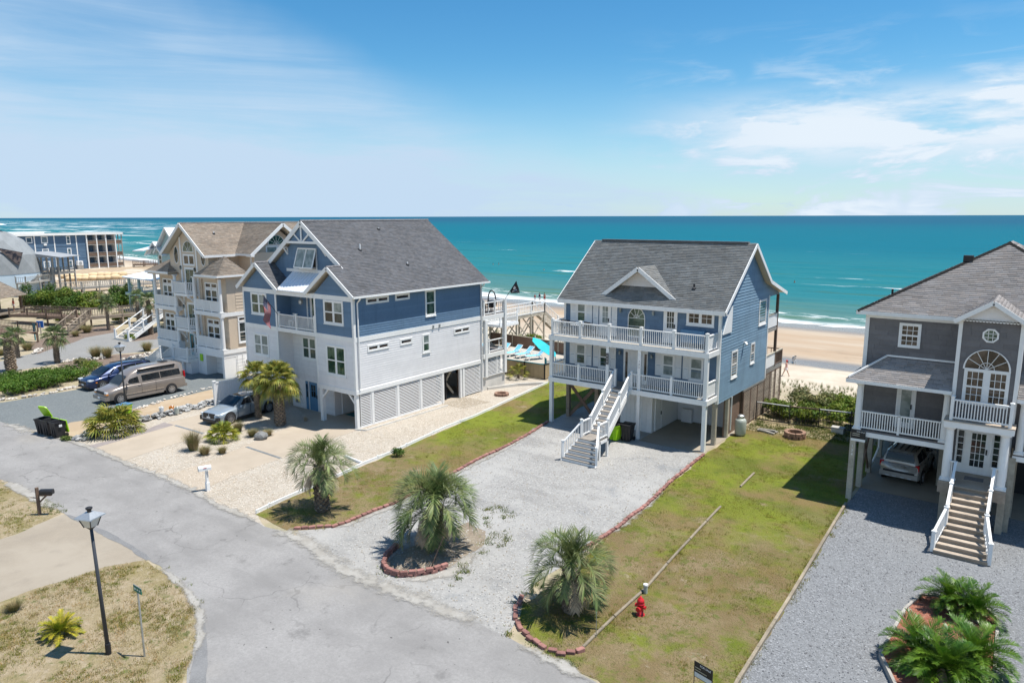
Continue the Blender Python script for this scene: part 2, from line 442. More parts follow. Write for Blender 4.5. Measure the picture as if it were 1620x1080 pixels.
def poly_window(h, fr, uc, zc, pts, trim=.09, glass='glass', mat='white', bars=(), name='window'):
    "window of any outline: pts are offsets from (uc, zc), bars are pairs of offsets"
    n = len(pts); out = []
    c = (sum(p[0] for p in pts)/n, sum(p[1] for p in pts)/n)
    mb = MB()
    P = lambda q, k, d: fr.p(uc+c[0]+(q[0]-c[0])*k, zc+c[1]+(q[1]-c[1])*k, d)
    rr = max(math.hypot(p[0]-c[0], p[1]-c[1]) for p in pts); k = 1+trim/rr
    for i in range(n):
        a, b = pts[i], pts[(i+1) % n]
        vs = [P(a, 1, -.01), P(b, 1, -.01), P(b, k, -.01), P(a, k, -.01), P(a, 1, .06), P(b, 1, .06), P(b, k, .06), P(a, k, .06)]
        mb.add(vs, BOXF)
    w = mb.build(name, mat, h, fixn=True)
    g = MB(); g.add([P(p, 1, .03) for p in pts], [tuple(range(n))]); g.add([P(p, 1, .02) for p in pts], [tuple(range(n))])
    g.build('pane', glass, w, fixn=False)
    if bars:
        s = MB()
        for a, b in bars: s.bar(P(a, 1, .036), P(b, 1, .036), .022, .016, 0, fr.nrm())
        s.build('muntin', mat, w)
    return w
def arc(rx, rz, n=12): return [(rx*math.cos(math.pi*i/n), rz*math.sin(math.pi*i/n)) for i in range(n+1)]
def ell(rx, rz, n=16): return [(rx*math.cos(2*math.pi*i/n), rz*math.sin(2*math.pi*i/n)) for i in range(n)]
def fan(rx, rz, k=5, inner=.35):
    b = [((0, 0), (rx*.97*math.cos(math.pi*i/(k+1)), rz*.97*math.sin(math.pi*i/(k+1)))) for i in range(1, k+1)]
    a = arc(rx*inner, rz*inner, 8); return b+list(zip(a[:-1], a[1:]))

def door(h, fr, u0, u1, z0, z1, mat='white', glass='glass', gl=None, grid=None, name='door', trim=.09, handle=1):
    mb = MB()
    fbox(mb, fr, u0-trim, u0, z0, z1+trim, -.01, .05); fbox(mb, fr, u1, u1+trim, z0, z1+trim, -.01, .05); fbox(mb, fr, u0, u1, z1, z1+trim, -.01, .054)
    fbox(mb, fr, u0, u1, z0, z1, -.01, .03, 1)
    d = mb.build(name, ['white', mat], h)
    if gl:
        a, b, c, e = gl
        MB().box(*fr.ext(a, b, c, e, .02, .036)).build('pane', glass, d)
        s = MB()
        for q in ((a-.03, a, c, e), (b, b+.03, c, e), (a-.03, b+.03, c-.03, c), (a-.03, b+.03, e, e+.03)): fbox(s, fr, *q, .02, .045)
        if grid:
            for i in range(1, grid[0]): x = a+(b-a)*i/grid[0]; fbox(s, fr, x-.012, x+.012, c, e, .03, .042)
            for i in range(1, grid[1]): z = c+(e-c)*i/grid[1]; fbox(s, fr, a, b, z-.012, z+.012, .03, .043)
        s.build('muntin', mat, d)
    if handle:
        x = u1-.08 if handle > 0 else u0+.08
        MB().box(*fr.ext(x-.03, x+.03, z0+.92, z0+1.15, .03, .07)).build('handle', 'black', d)
    return d

def shutter(h, fr, u0, u1, z0, z1, mat='white'):
    mb = MB(); zm = (z0+z1)/2
    for a, b, c, e, d in ((u0, u0+.05, z0, z1, .06), (u1-.05, u1, z0, z1, .06), (u0+.05, u1-.05, z0, z0+.07, .06), (u0+.05, u1-.05, z1-.07, z1, .06), (u0+.05, u1-.05, zm-.04, zm+.04, .06)):
        fbox(mb, fr, a, b, c, e, .022, d)
    z = z0+.07
    while z < z1-.08:
        if abs(z+.03-zm) > .05:
            a = fr.p(u0+.05, z, .05); b = fr.p(u1-.05, z, .05); c = fr.p(u1-.05, z+.055, .03); d = fr.p(u0+.05, z+.055, .03)
            mb.add([a, b, c, d], [(0, 1, 2, 3)])
        z += .055
    return mb.build('shutter', mat, h)

def railing(h, p0, p1, hgt=.95, posts=(), spacing=.125, mat='white', postw=.11, gap=.08, name='railing', bw=.035, bd=.035, toprail=(.10, .06), posth=.12, solid=False, cap=True):
    "a run of railing from p0 to p1 (deck level points): rails, balusters and posts"
    p0 = Vector(p0); p1 = Vector(p1); d = p1-p0; L = math.hypot(d.x, d.y); up = Vector((0, 0, 1))
    mb = MB(); mb.bar(p0+up*hgt, p1+up*hgt, *toprail); mb.bar(p0+up*(gap+.03), p1+up*(gap+.03), .06, .06)
    r = mb.build(name, mat, h)
    n = max(2, int(L/spacing)); ang = math.atan2(d.y, d.x)
    for i in range(n):
        t = (i+.5)/n; q = p0+d*t
        if any(abs(t-pt)*L < postw*.7 for pt in posts): continue
        o = bpy.data.objects.new('baluster', cube(mat)); link(o, r)
        o.location = q+up*((hgt+gap)/2+.01)-org(h); o.scale = (bw, bd, hgt-gap-.06); o.rotation_euler = (0, 0, ang)
    for t in posts:
        q = p0+d*t; m = MB(); a = postw/2
        m.box(-a, a, -a, a, 0, hgt+posth)
        if cap: m.box(-a-.02, a+.02, -a-.02, a+.02, hgt+posth, hgt+posth+.03); m.box(-a*.7, a*.7, -a*.7, a*.7, hgt+posth+.03, hgt+posth+.06)
        o = m.build('post', mat, r, local=True); o.location = q-org(h); o.rotation_euler = (0, 0, ang)
    return r

def roof_plane(h, pts, mat, exp=.15, tab=.30, thick=.10, name='roof', shingle=True, under='soffit'):
    "one roof slope: a slab with its courses of separate shingle tabs laid on it; pts[0]->pts[1] is the eave"
    pts = [Vector(p) for p in pts]
    nrm = Vector((0, 0, 0))
    for i in range(len(pts)):
        a, b = pts[i], pts[(i+1) % len(pts)]
        nrm += a.cross(b)
    nrm.normalize()
    if nrm.z < 0: pts = [pts[1], pts[0]]+pts[:1:-1]; nrm = -nrm
    slab = MB().prism(pts, -nrm*thick, 0)
    slab.m[0], slab.m[1] = 0, 1
    # top face is the first polygon set
    slab.m = [1]*len(slab.m); slab.m[0] = 0
    r = slab.build(name, ['roof_dark', under], h, fixn=True)
    if not shingle: return r
    e = (pts[1]-pts[0]).normalized(); sd = nrm.cross(e)
    P2 = [((p-pts[0]).dot(e), (p-pts[0]).dot(sd)) for p in pts]
    smax = max(q[1] for q in P2)
    def rng(sv):
        xs = []
        for i in range(len(P2)):
            (x0, s0), (x1, s1) = P2[i], P2[(i+1) % len(P2)]
            if (s0-sv)*(s1-sv) <= 0 and abs(s1-s0) > 1e-6: xs.append(x0+(x1-x0)*(sv-s0)/(s1-s0))
        return (min(xs), max(xs)) if len(xs) > 1 else None
    V = []; F = []; T = []
    n = max(2, round(smax/exp)); ex = smax/n
    for i in range(n):
        s0, s1 = i*ex, min((i+1.12)*ex, smax)
        r0 = rng(max(s0, 1e-3)); r1 = rng(min(s1, smax-1e-3))
        if not r0 or not r1: continue
        x = min(r0[0], r1[0])-random.uniform(0, tab)
        while x < max(r0[1], r1[1]):
            w = tab*random.uniform(.55, 1.35); xr = x+w
            c = lambda v, r_: min(max(v, r_[0]), r_[1])
            a0, b0, a1, b1 = c(x, r0), c(xr, r0), c(x, r1), c(xr, r1)
            x = xr
            if b0-a0 < .004 and b1-a1 < .004: continue
            th = .012+random.random()*.014
            g = 0.004 if b0-a0 > .05 else 0
            q = lambda xx, ss, hh: pts[0]+e*xx+sd*ss+nrm*hh
            b = len(V); low = s0-(.02 if i == 0 else 0)
            V += [q(a0+g, low, .001), q(b0-g, low, .001), q(a0+g, low, th), q(b0-g, low, th), q(a1+g, s1, .003), q(b1-g, s1, .003)]
            F += [(b, b+1, b+3, b+2), (b+2, b+3, b+5, b+4)]
            k = random.choice((.84, .90, .95, 1.0, 1.03, 1.07, 1.12))*random.uniform(.95, 1.05); wv = random.uniform(-.03, .03)
            T += [(k*(1+wv), k, k*(1-wv))]*6
    o = org(h)
    nmesh('shingles', [p-o for p in V], F, mat, T, r, 'stuff')
    return r

def ridge_caps(h, a, b, mat='roof_dark', w=.28):
    a = Vector(a); b = Vector(b); n = max(2, int((b-a).length/.28)); mb = MB(); d = (b-a)/n
    side = d.cross(Vector((0, 0, 1))).normalized()*w/2
    for i in range(n):
        p = a+d*i; q = p+d*1.06; u = Vector((0, 0, .035)); dn = Vector((0, 0, -.07))
        vs = [p-side+dn+u*.6, p+u, p+side+dn+u*.6, q-side+dn+u*1.3, q+u*1.6, q+side+dn+u*1.3]
        mb.add(vs, [(0, 1, 4, 3), (1, 2, 5, 4), (0, 2, 1), (3, 4, 5)])
    o = mb.build('ridge_cap', mat, h); o['kind'] = 'stuff'; return o

def edge_board(h, a, b, hgt=.2, th=.035, mat='white', name='fascia', drop=0.0):
    return MB().bar(Vector(a)-Vector((0, 0, hgt/2+drop)), Vector(b)-Vector((0, 0, hgt/2+drop)), th, hgt).build(name, mat, h)

def louvers(par, fr, u0, u1, z0, z1, mat='white', pitch=.105, hh=.044, name='slat', frame=None):
    z = z0
    ang = rad(14)
    while z < z1-.03:
        c = fr.p((u0+u1)/2, z+.04, .0)-org(par)
        o = bpy.data.objects.new(name, cube(mat)); link(o, par); o.location = c
        if fr.k in 'RL': o.scale = (.016, u1-u0, hh); o.rotation_euler = (0, -ang if fr.k == 'R' else ang, 0)
        else: o.scale = (u1-u0, .016, hh); o.rotation_euler = (-ang if fr.k == 'F' else ang, 0, 0)
        z += pitch

def stairs(h, l0, r0, l1, r1, n, mat='tread', riser='white', tname='tread', rname='riser', string='white', sname='stringer', dep=.28):
    "flight from the bottom edge (l0, r0) to the top edge (l1, r1); the step widths follow the two sides"
    l0, r0, l1, r1 = map(Vector, (l0, r0, l1, r1))
    for i in range(n):
        ta, tb = i/n, (i+1)/n
        za, zb = l0.z+(l1.z-l0.z)*ta, l0.z+(l1.z-l0.z)*tb
        def pt(t, z, s): p = (l0.lerp(l1, t) if s == 0 else r0.lerp(r1, t)); return Vector((p.x, p.y, z))
        A, B = pt(ta, zb, 0), pt(ta, zb, 1); Cc, D = pt(tb, zb, 1), pt(tb, zb, 0)
        out = (A-D).normalized()*.03; A = A+out; B = B+out
        dn = Vector((0, 0, -.045))
        MB().add([A, B, Cc, D, A+dn, B+dn, Cc+dn, D+dn], [(0, 1, 2, 3), (7, 6, 5, 4), (0, 4, 5, 1), (1, 5, 6, 2), (2, 6, 7, 3), (3, 7, 4, 0)]).build(tname, mat, h)
        if riser:
            E, Fv = pt(ta, za, 0), pt(ta, za, 1); A2, B2 = pt(ta, zb-.046, 0), pt(ta, zb-.046, 1); bk = (Cc-B).normalized()*.02
            MB().add([E, Fv, B2, A2, E+bk, Fv+bk, B2+bk, A2+bk], [(0, 1, 2, 3), (7, 6, 5, 4), (0, 4, 5, 1), (1, 5, 6, 2), (2, 6, 7, 3), (3, 7, 4, 0)]).build(rname, riser, h)
    if string:
        for a, b in ((l0, l1), (r0, r1)):
            MB().bar(Vector(a)-Vector((0, 0, .06)), Vector(b)-Vector((0, 0, .06)), .06, .3).build(sname, string, h)

def on_plane(x, y, p0, nrm):
    d = ray(x, y); o = Vector((0, 0, CAMH)); t = (Vector(p0)-o).dot(nrm)/d.dot(nrm); return o+d*t
def vent_pipe(h, x, y, p0, nrm, hgt=.35, r=.05, mat='white'):
    p = on_plane(x, y, p0, Vector(nrm).normalized())
    m = MB(); m.tube([p-Vector((0, 0, .1)), p+Vector((0, 0, hgt))], r, 8); m.build('vent_pipe', mat, h)
    MB().lathe([(.14, -.06), (.12, .05), (.06, .1)], p, 8).build('vent_flashing', 'black', h)
def gable(h, fr, u0, u1, um, z0, z1, mat, board=None, exp=.16, depth=.1, name='gable_wall', seg=None):
    w = MB().prism([fr.p(u0, z0), fr.p(u1, z0), fr.p(um, z1)], -fr.nrm()*depth).build(name, mat, h, fixn=True)
    if board: siding(w, fr, u0, u1, z0, z1-.03, exp, board, lambda z: (u0+(um-u0)*(z-z0)/(z1-z0), u1+(um-u1)*(z-z0)/(z1-z0)), seg)
    return w
def wall_lamp(h, fr, u, z, mat='black', name='wall_lamp', k=1.0):
    m = MB(); c = fr.p(u, z, .12)
    m.lathe([(.03*k, .14*k), (.09*k, .08*k), (.07*k, -.10*k), (.03*k, -.13*k)], c, 8, 1); m.lathe([(.10*k, .08*k), (.05*k, .15*k), (.01, .19*k)], c, 8)
    m.bar(fr.p(u, z+.02, 0), c, .03, .05)
    return m.build(name, [mat, 'glasscurtain'], h)
# ------------------------------------------------------------------ sky with thin cloud
def shade_up(c): return (c[0]*1.42, c[1]*1.24, c[2]*1.10)
def make_sky():
    t = NT(world.node_tree)
    sky = t.n('ShaderNodeTexSky', sky_type='NISHITA'); sky.sun_disc = False
    sky.sun_elevation = math.asin(SUN.z); sky.sun_rotation = math.atan2(SUN.x, SUN.y)
    sky.altitude = 10; sky.air_density = 1.0; sky.dust_density = .1; sky.ozone_density = 2.2
    hs = t.n('ShaderNodeHueSaturation'); hs.inputs['Saturation'].default_value = SKYSAT; hs.inputs['Value'].default_value = SKYVAL
    tn = t.n('ShaderNodeMix', data_type='RGBA', blend_type='MULTIPLY'); tn.inputs[0].default_value = 1; t.put(tn.inputs[6], sky.outputs[0]); tn.inputs[7].default_value = (.84, 1.05, 1.10, 1); t.put(hs.inputs['Color'], tn.outputs[2])
    d = t.n('ShaderNodeTexCoord').outputs['Generated']
    x, y, z = t.xyz(d)
    # bearing measured from the direction of view, elevation above the horizon (degrees)
    dx = t.vmath('DOT_PRODUCT', d, tuple(CR)); 
    nd = t.n('ShaderNodeVectorMath', operation='DOT_PRODUCT'); t.put(nd.inputs[0], d); nd.inputs[1].default_value = (math.cos(YAW), math.sin(YAW), 0); rx = nd.outputs['Value']
    nd = t.n('ShaderNodeVectorMath', operation='DOT_PRODUCT'); t.put(nd.inputs[0], d); nd.inputs[1].default_value = (-math.sin(YAW), math.cos(YAW), 0); fx = nd.outputs['Value']
    az = t.math('MULTIPLY', t.math('ARCTAN2', rx, fx), 180/math.pi); el = t.math('MULTIPLY', t.math('ARCSINE', z), 180/math.pi)
    cb = t.n('ShaderNodeCombineXYZ'); t.put(cb.inputs[0], az); t.put(cb.inputs[1], el); v = cb.outputs[0]
    # broad veil whose upper edge slopes down to the right
    wob = t.math('MULTIPLY', t.math('SUBTRACT', t.noise(v, .06, 4), .5), 7)
    edge = t.math('ADD', t.math('MULTIPLY_ADD', az, -.36, 6.6), wob)
    dlt = t.math('SUBTRACT', edge, el)
    veil = t.math('MULTIPLY', t.ramp(dlt, -2.0, 4.5), t.ramp(az, 26, 10))
    vr = t.n('ShaderNodeMapping'); t.put(vr.inputs[0], v); vr.inputs[2].default_value = (0, 0, rad(24)); vr.inputs[3].default_value = (.035, .30, 1)
    veil = t.math('MULTIPLY', veil, t.ramp(t.noise(vr.outputs[0], 1.0, 8, .62, .5), .32, .66, .35, 1.0)); veil = t.math('MULTIPLY', veil, t.ramp(t.noise(v, .09, 4), .25, .7, .7, 1.0))
    # cirrus on the right
    st = t.n('ShaderNodeMapping'); t.put(st.inputs[0], v); st.inputs[2].default_value = (0, 0, rad(-13)); st.inputs[3].default_value = (.07, .32, 1)
    ci = t.noise(st.outputs[0], 1.6, 8, .62, .6); ci2 = t.noise(v, .16, 3)
    cir = t.math('MULTIPLY', t.ramp(ci, .47, .66), t.ramp(ci2, .34, .52))
    low = t.math('MULTIPLY', t.ramp(az, 4, 18), t.ramp(el, 15, 4)); cir = t.math('MULTIPLY', cir, low)
    sheet = t.math('MULTIPLY', t.math('MULTIPLY', t.ramp(az, 5, 22), t.ramp(t.math('ABSOLUTE', t.math('SUBTRACT', el, 6.2)), 3.6, .8)), t.ramp(t.noise(st.outputs[0], 1.1, 7, .62), .30, .55))
    # low bank and small puffs along the horizon
    bank = t.math('MULTIPLY', t.math('ADD', t.math('MULTIPLY', t.ramp(el, 12.0, .5), .85), t.math('MULTIPLY', t.ramp(el, 5.0, .0), .65), clamp=True), t.ramp(t.noise(t.scale(v, (.05, .25, 1)), 1.0, 4), .3, .65, .75, 1.0))
    pf = t.math('MULTIPLY', t.ramp(t.noise(t.scale(v, (.5, 1.8, 1)), 1.0, 4), .60, .70), t.math('MULTIPLY', t.ramp(el, .35, .75), t.ramp(el, 1.5, .9)))
    m = t.math('ADD', t.math('MULTIPLY', veil, .88), t.math('MULTIPLY', cir, .85)); m = t.math('ADD', m, t.math('MULTIPLY', sheet, .80)); m = t.math('ADD', m, t.math('MULTIPLY', bank, .62)); m = t.math('ADD', m, t.math('MULTIPLY', pf, .3), clamp=True)
    c = t.mix(m, hs.outputs[0], t.mix(t.math('MULTIPLY', t.ramp(az, 2, 22), t.math('ADD', cir, sheet, clamp=True)), CLOUD, shade_up(CLOUD)))
    bg = t.n('ShaderNodeBackground'); t.put(bg.inputs[0], c); bg.inputs[1].default_value = .10
    o = t.n('ShaderNodeOutputWorld'); t.t.links.new(bg.outputs[0], o.inputs[0])
make_sky()

# ------------------------------------------------------------------ ground materials
def layered(name, base, layers, rough=.9, bump=(30, .3, .02), speck=None, spec=.15, dry=False):
    "base colour plus (colour, scale, lo, hi, amount[, stretch]) noise layers; speck = (scale, dark, light, amount)"
    m, t = newmat(name); p = t.pos(); c = base
    if speck:
        v = t.vor(p, speck[0], 'F1', 1); s = t.xyz(v)[0]
        c = t.mix(t.math('MULTIPLY', t.ramp(s, 0, 1), speck[3]), t.mix(t.ramp(t.noise(p, .8, 3), .35, .65), base, shade(base, .93)), t.mix(s, speck[1], speck[2]))
    for L in layers:
        v = t.scale(p, L[5]) if len(L) > 5 else p
        f = t.math('MULTIPLY', t.ramp(t.noise(v, L[1], 5, .6), L[2], L[3]), L[4]); c = t.mix(f, c, L[0])
    if dry:
        x_, y_, z_ = t.xyz(p); k_ = t.math('ADD', y_, t.math('MULTIPLY', t.math('SUBTRACT', t.noise(p, .22, 4), .5), 16))
        w_ = t.ramp(k_, 34, 24); d_ = t.mix(t.ramp(t.noise(p, .5, 4), .4, .6), (.265, .20, .115), (.215, .155, .08)); d_ = t.mix(t.math('MULTIPLY', t.ramp(t.noise(p, 1.7, 5, .7), .52, .64), .85), d_, (.125, .15, .035)); d_ = t.mix(t.math('MULTIPLY', t.ramp(t.noise(p, .9, 5, .7), .60, .70), .85), d_, (.37, .30, .215)); d_ = t.mix(t.math('MULTIPLY', t.ramp(t.noise(p, 7, 3), .5, .7), .5), d_, (.145, .125, .05))
        f = t.math('MULTIPLY', w_, t.ramp(t.noise(p, .7, 5, .65), .34, .56)); c = t.mix(t.math('MULTIPLY', f, .95), c, d_)
    n = t.bump(t.noise(p, bump[0], 4, .7), bump[1], bump[2])
    t.surf(c, rough, n, spec); return m
def drift_mat():
    "wind blown sand lying thinly over an edge: fades out through a noise"
    m, t = newmat('blown_sand'); p = t.pos(); a = t.xyz(t.n('ShaderNodeAttribute', attribute_name='tint').outputs['Vector'])[0]
    c = t.mix(t.ramp(t.noise(p, 1.2, 4), .35, .65), (.30, .285, .26), (.36, .348, .325)); s = t.xyz(t.vor(p, 18, 'F1', 1))[0]; c = t.mix(t.math('MULTIPLY', s, .25), c, (.20, .175, .14))
    al = t.ramp(t.math('ADD', a, t.math('MULTIPLY', t.math('SUBTRACT', t.noise(p, 1.6, 6, .7), .5), 1.3)), .35, .72)
    t.surf(c, .95, None, .1, Alpha=al); return m
def road_mat():
    m, t = newmat('old_asphalt'); p = t.pos()
    c = t.mix(t.ramp(t.noise(p, .35, 6, .65), .3, .7), shade(ROADC, .9), shade(ROADC, 1.2))
    c = t.mix(t.math('MULTIPLY', t.ramp(t.noise(p, 9, 3), .35, .7), .35), c, shade(ROADC, .80))
    s = t.xyz(t.vor(p, 26, 'F1', 1))[0]; c = t.mix(t.math('MULTIPLY', s, .22), c, shade(ROADC, .55))
    # tyre tracks, oil stains, tar flecks, hair cracks
    w = t.math('MULTIPLY', t.ramp(t.noise(t.scale(p, (.25, .9, 1)), 1, 4), .5, .7), .42); c = t.mix(w, c, shade(ROADC, .72))
    st = t.math('MULTIPLY', t.ramp(t.noise(p, .8, 6, .7), .56, .70), .62); c = t.mix(st, c, shade(ROADC, .55))
    fl = t.math('MULTIPLY', t.ramp(t.noise(p, 5.5, 2, .4), .71, .75), t.ramp(t.noise(p, .45, 2), .44, .56)); c = t.mix(t.math('MULTIPLY', fl, .8), c, (.05, .048, .045))
    nd = t.n('ShaderNodeTexVoronoi', feature='DISTANCE_TO_EDGE'); q = t.vmath('ADD', p, t.vmath('SCALE', (0, 0, 0))); 
    nz = t.n('ShaderNodeTexNoise'); nz.inputs['Scale'].default_value = 1.1; t.put(nz.inputs['Vector'], p)
    t.put(nd.inputs['Vector'], t.vmath('ADD', p, nz.outputs['Color'])); nd.inputs['Scale'].default_value = .28
    cr = t.math('MULTIPLY', t.ramp(nd.outputs[0], .010, .002), t.ramp(t.noise(p, .3, 2), .45, .58)); c = t.mix(t.math('MULTIPLY', cr, .42), c, shade(ROADC, .4))
    pale = t.math('MULTIPLY', t.ramp(t.noise(p, .22, 4), .58, .75), .35); c = t.mix(pale, c, (.33, .305, .27))
    t.surf(c, .9, t.bump(t.noise(p, 45, 3, .7), .35, .012), .15); return m
ROADC = (.258, .25, .243)
GM = dict(
 ground=layered('sandy_ground', (.33, .28, .21), []),
 road=road_mat(),
 patch=layered('dark_asphalt_patch', (.17, .17, .172), [((.24, .24, .24), .8, .4, .7, .7)], speck=(30, (.08, .08, .08), (.28, .28, .28), .35)),
 shell=layered('shell_gravel', (.415, .365, .30), [((.47, .43, .375), .5, .4, .7, .6), ((.31, .25, .185), 2.2, .60, .78, .5)], bump=(22, .9, .05), speck=(14, (.20, .16, .12), (.60, .55, .48), .6)),
 slab=layered('sand_coloured_concrete', (.385, .328, .262), [((.425, .365, .295), .3, .4, .65, .7), ((.315, .268, .212), 1.3, .55, .8, .5)], bump=(50, .15, .01), speck=(40, (.28, .23, .18), (.43, .36, .28), .3)),
 slab2=layered('weathered_concrete', (.29, .25, .198), [((.335, .295, .24), .35, .4, .65, .7), ((.235, .205, .17), 1.1, .52, .75, .5)], bump=(50, .15, .01), speck=(40, (.22, .195, .16), (.36, .315, .26), .3)),
 paver=layered('grey_pavers', (.25, .22, .215), [((.30, .265, .25), .9, .4, .6, .7), ((.19, .17, .165), 2.5, .55, .7, .5)], bump=(20, .4, .02)),
 gravel_light=layered('pale_gravel', (.305, .298, .286), [((.375, .367, .352), .28, .42, .65, .85), ((.19, .20, .21), .42, .56, .74, .7), ((.27, .235, .18), .9, .62, .76, .5), ((.20, .195, .19), .55, .5, .7, .5, (.35, 1.3, 1))], bump=(40, .8, .03), speck=(15, (.10, .10, .105), (.48, .47, .45), .48)),
 gravel_blue=layered('blue_grey_gravel', (.185, .19, .197), [((.225, .232, .24), .4, .4, .7, .6), ((.13, .13, .132), 1.5, .6, .75, .5), ((.21, .18, .13), .7, .66, .8, .5)], bump=(30, .8, .04), speck=(24, (.035, .037, .04), (.36, .37, .385), .66)),
 gravel_green=layered('grey_green_gravel', (.135, .152, .157), [((.165, .18, .182), .4, .4, .7, .7), ((.22, .20, .165), .6, .60, .76, .6)], bump=(30, .6, .03), speck=(16, (.06, .068, .07), (.25, .265, .265), .5)),
 gravel_pale=layered('pale_crushed_stone', (.225, .222, .215), [((.265, .26, .25), .4, .4, .7, .7), ((.18, .17, .15), .8, .55, .75, .5)], bump=(30, .6, .03), speck=(16, (.12, .12, .118), (.33, .325, .31), .5)),
 lawn=layered('patchy_lawn', (.135, .165, .022), [((.19, .222, .026), .22, .38, .56, .9), ((.225, .155, .075), .26, .46, .61, .85), ((.085, .12, .018), 1.3, .5, .7, .6), ((.30, .235, .15), .6, .60, .70, .8), ((.155, .145, .05), 5, .5, .75, .5)], bump=(14, 1.0, .10), speck=(12, (.045, .07, .008), (.20, .185, .06), .5), dry=True),
 lawn_dry=layered('dry_sandy_grass', (.345, .275, .18), [((.235, .195, .085), .32, .42, .62, .75), ((.155, .155, .055), .9, .54, .68, .7), ((.085, .115, .025), 2.2, .58, .68, .8), ((.40, .33, .235), 3.5, .50, .66, .7)], bump=(9, 1.0, .10), speck=(9, (.15, .125, .055), (.41, .34, .23), .4)),
 mulch=layered('brown_mulch', (.17, .125, .10), [((.24, .19, .15), 3, .45, .65, .6)], bump=(22, 1, .05), speck=(18, (.07, .05, .04), (.30, .24, .20), .6)),
 redmulch=layered('red_bark_mulch', (.30, .105, .065), [((.38, .175, .125), 3, .45, .65, .6)], bump=(22, 1, .05), speck=(20, (.15, .045, .03), (.42, .23, .17), .7)),
 leaf_litter=layered('leaf_litter', (.29, .245, .19), [((.20, .15, .11), 2, .45, .65, .6), ((.16, .18, .07), 1.2, .58, .7, .4)], bump=(18, 1, .05), speck=(14, (.10, .08, .06), (.44, .38, .30), .5)),
 sandpath=layered('tan_sand', (.37, .285, .195), [((.43, .35, .255), .6, .4, .7, .6)], bump=(12, .5, .05)),
 deckslab=layered('pool_deck_concrete', (.42, .38, .325), [((.47, .43, .375), .5, .4, .7, .6)], bump=(40, .1, .01)),
)
def beach_mat():
    m, t = newmat('beach_and_dune_sand'); p = t.pos(); x, y, z = t.xyz(p)
    wob = t.math('MULTIPLY', t.math('SUBTRACT', t.noise(t.scale(p, (.03, .12, 1)), 1, 5), .5), 9)
    yy = t.math('ADD', t.math('ADD', y, wob), t.math('MULTIPLY', t.math('MINIMUM', t.math('ADD', x, 80.0), 0.0), .12))
    c = t.mix(t.ramp(t.noise(p, .5, 5), .35, .7), (.46, .39, .305), (.54, .475, .385))
    sp = t.ramp(t.noise(p, 3.5, 3), .60, .72); c = t.mix(t.math('MULTIPLY', sp, .35), c, (.40, .33, .23))
    firm = t.ramp(yy, 78, 88); c = t.mix(firm, c, t.mix(t.ramp(t.noise(t.scale(p, (.05, .25, 1)), 1, 5), .35, .65), (.37, .275, .19), (.42, .345, .265)))
    wrack = t.math('MULTIPLY', t.math('MULTIPLY', t.ramp(yy, 84, 87), t.ramp(yy, 94, 88)), t.ramp(t.noise(t.scale(p, (.2, 1.2, 1)), 1, 6, .7), .5, .62)); c = t.mix(t.math('MULTIPLY', wrack, .5), c, (.23, .18, .13))
    wet = t.math('MAXIMUM', t.ramp(yy, 103, 112), t.math('MULTIPLY', t.math('MULTIPLY', t.ramp(yy, 78.0, 79.8), t.ramp(yy, 85.5, 82)), t.ramp(x, -60, -30)))
    c = t.mix(wet, c, (.20, .165, .13))
    r = t.math('MULTIPLY_ADD', wet, -.72, .9)
    land = t.ramp(y, 66, 54)
    g = t.mix(t.ramp(t.noise(p, .9, 4), .45, .62), (.31, .255, .17), (.19, .175, .08)); c = t.mix(t.math('MULTIPLY', land, .7), c, g)
    t.surf(c, r, t.bump(t.noise(p, 2.2, 6, .65), t.math('MULTIPLY_ADD', wet, -.5, .55) if False else .35, .12), t.math('MULTIPLY_ADD', wet, .4, .15)); return m

def profile(x, y):
    s = y-np.maximum(0, -80-x)*.12
    dn = 53.5+np.maximum(0, np.minimum(12, (-22-x)*.25))+np.clip((-x-110)*.28, 0, 20)
    z = np.where(s < dn, 0.0, np.where(s < dn+16, -2.45*(s-dn)/16*(.55+.45*(s-dn)/16), -2.45))
    z = np.where(s >= dn+16, np.interp(s, [70, 79, 82, 88, 118, 135, 1e5], [-2.45, -2.75, -2.8, -2.65, -3.36, -4.6, -6]), z)
    z = z+np.where((s > 54) & (s < 78), .18*np.sin(x*.55+y*.31)*np.sin(y*.47-x*.2), 0)
    return z
def make_ground():
    xs = np.unique(np.concatenate([np.linspace(-6000, -420, 16), np.linspace(-420, -130, 50), np.arange(-130, 24, 2.), np.linspace(24, 400, 16), np.linspace(400, 6000, 8)]))
    ys = np.unique(np.concatenate([np.linspace(-6000, -60, 12), np.linspace(-60, 44, 14), np.arange(44, 132, 1.25), np.linspace(132, 400, 24), [900, 2500]]))
    X, Y = np.meshgrid(xs, ys); Z = profile(X, Y)
    V = np.stack([X, Y, Z], -1).reshape(-1, 3); nx, ny = len(xs), len(ys)
    i, j = np.meshgrid(np.arange(nx-1), np.arange(ny-1)); b = (j*nx+i).ravel()
    o = nmesh('ground', V, np.stack([b, b+1, b+nx+1, b+nx], -1), beach_mat(), kind='structure')
    o.data.polygons.foreach_set('use_smooth', [True]*len(o.data.polygons)); return o
make_ground()

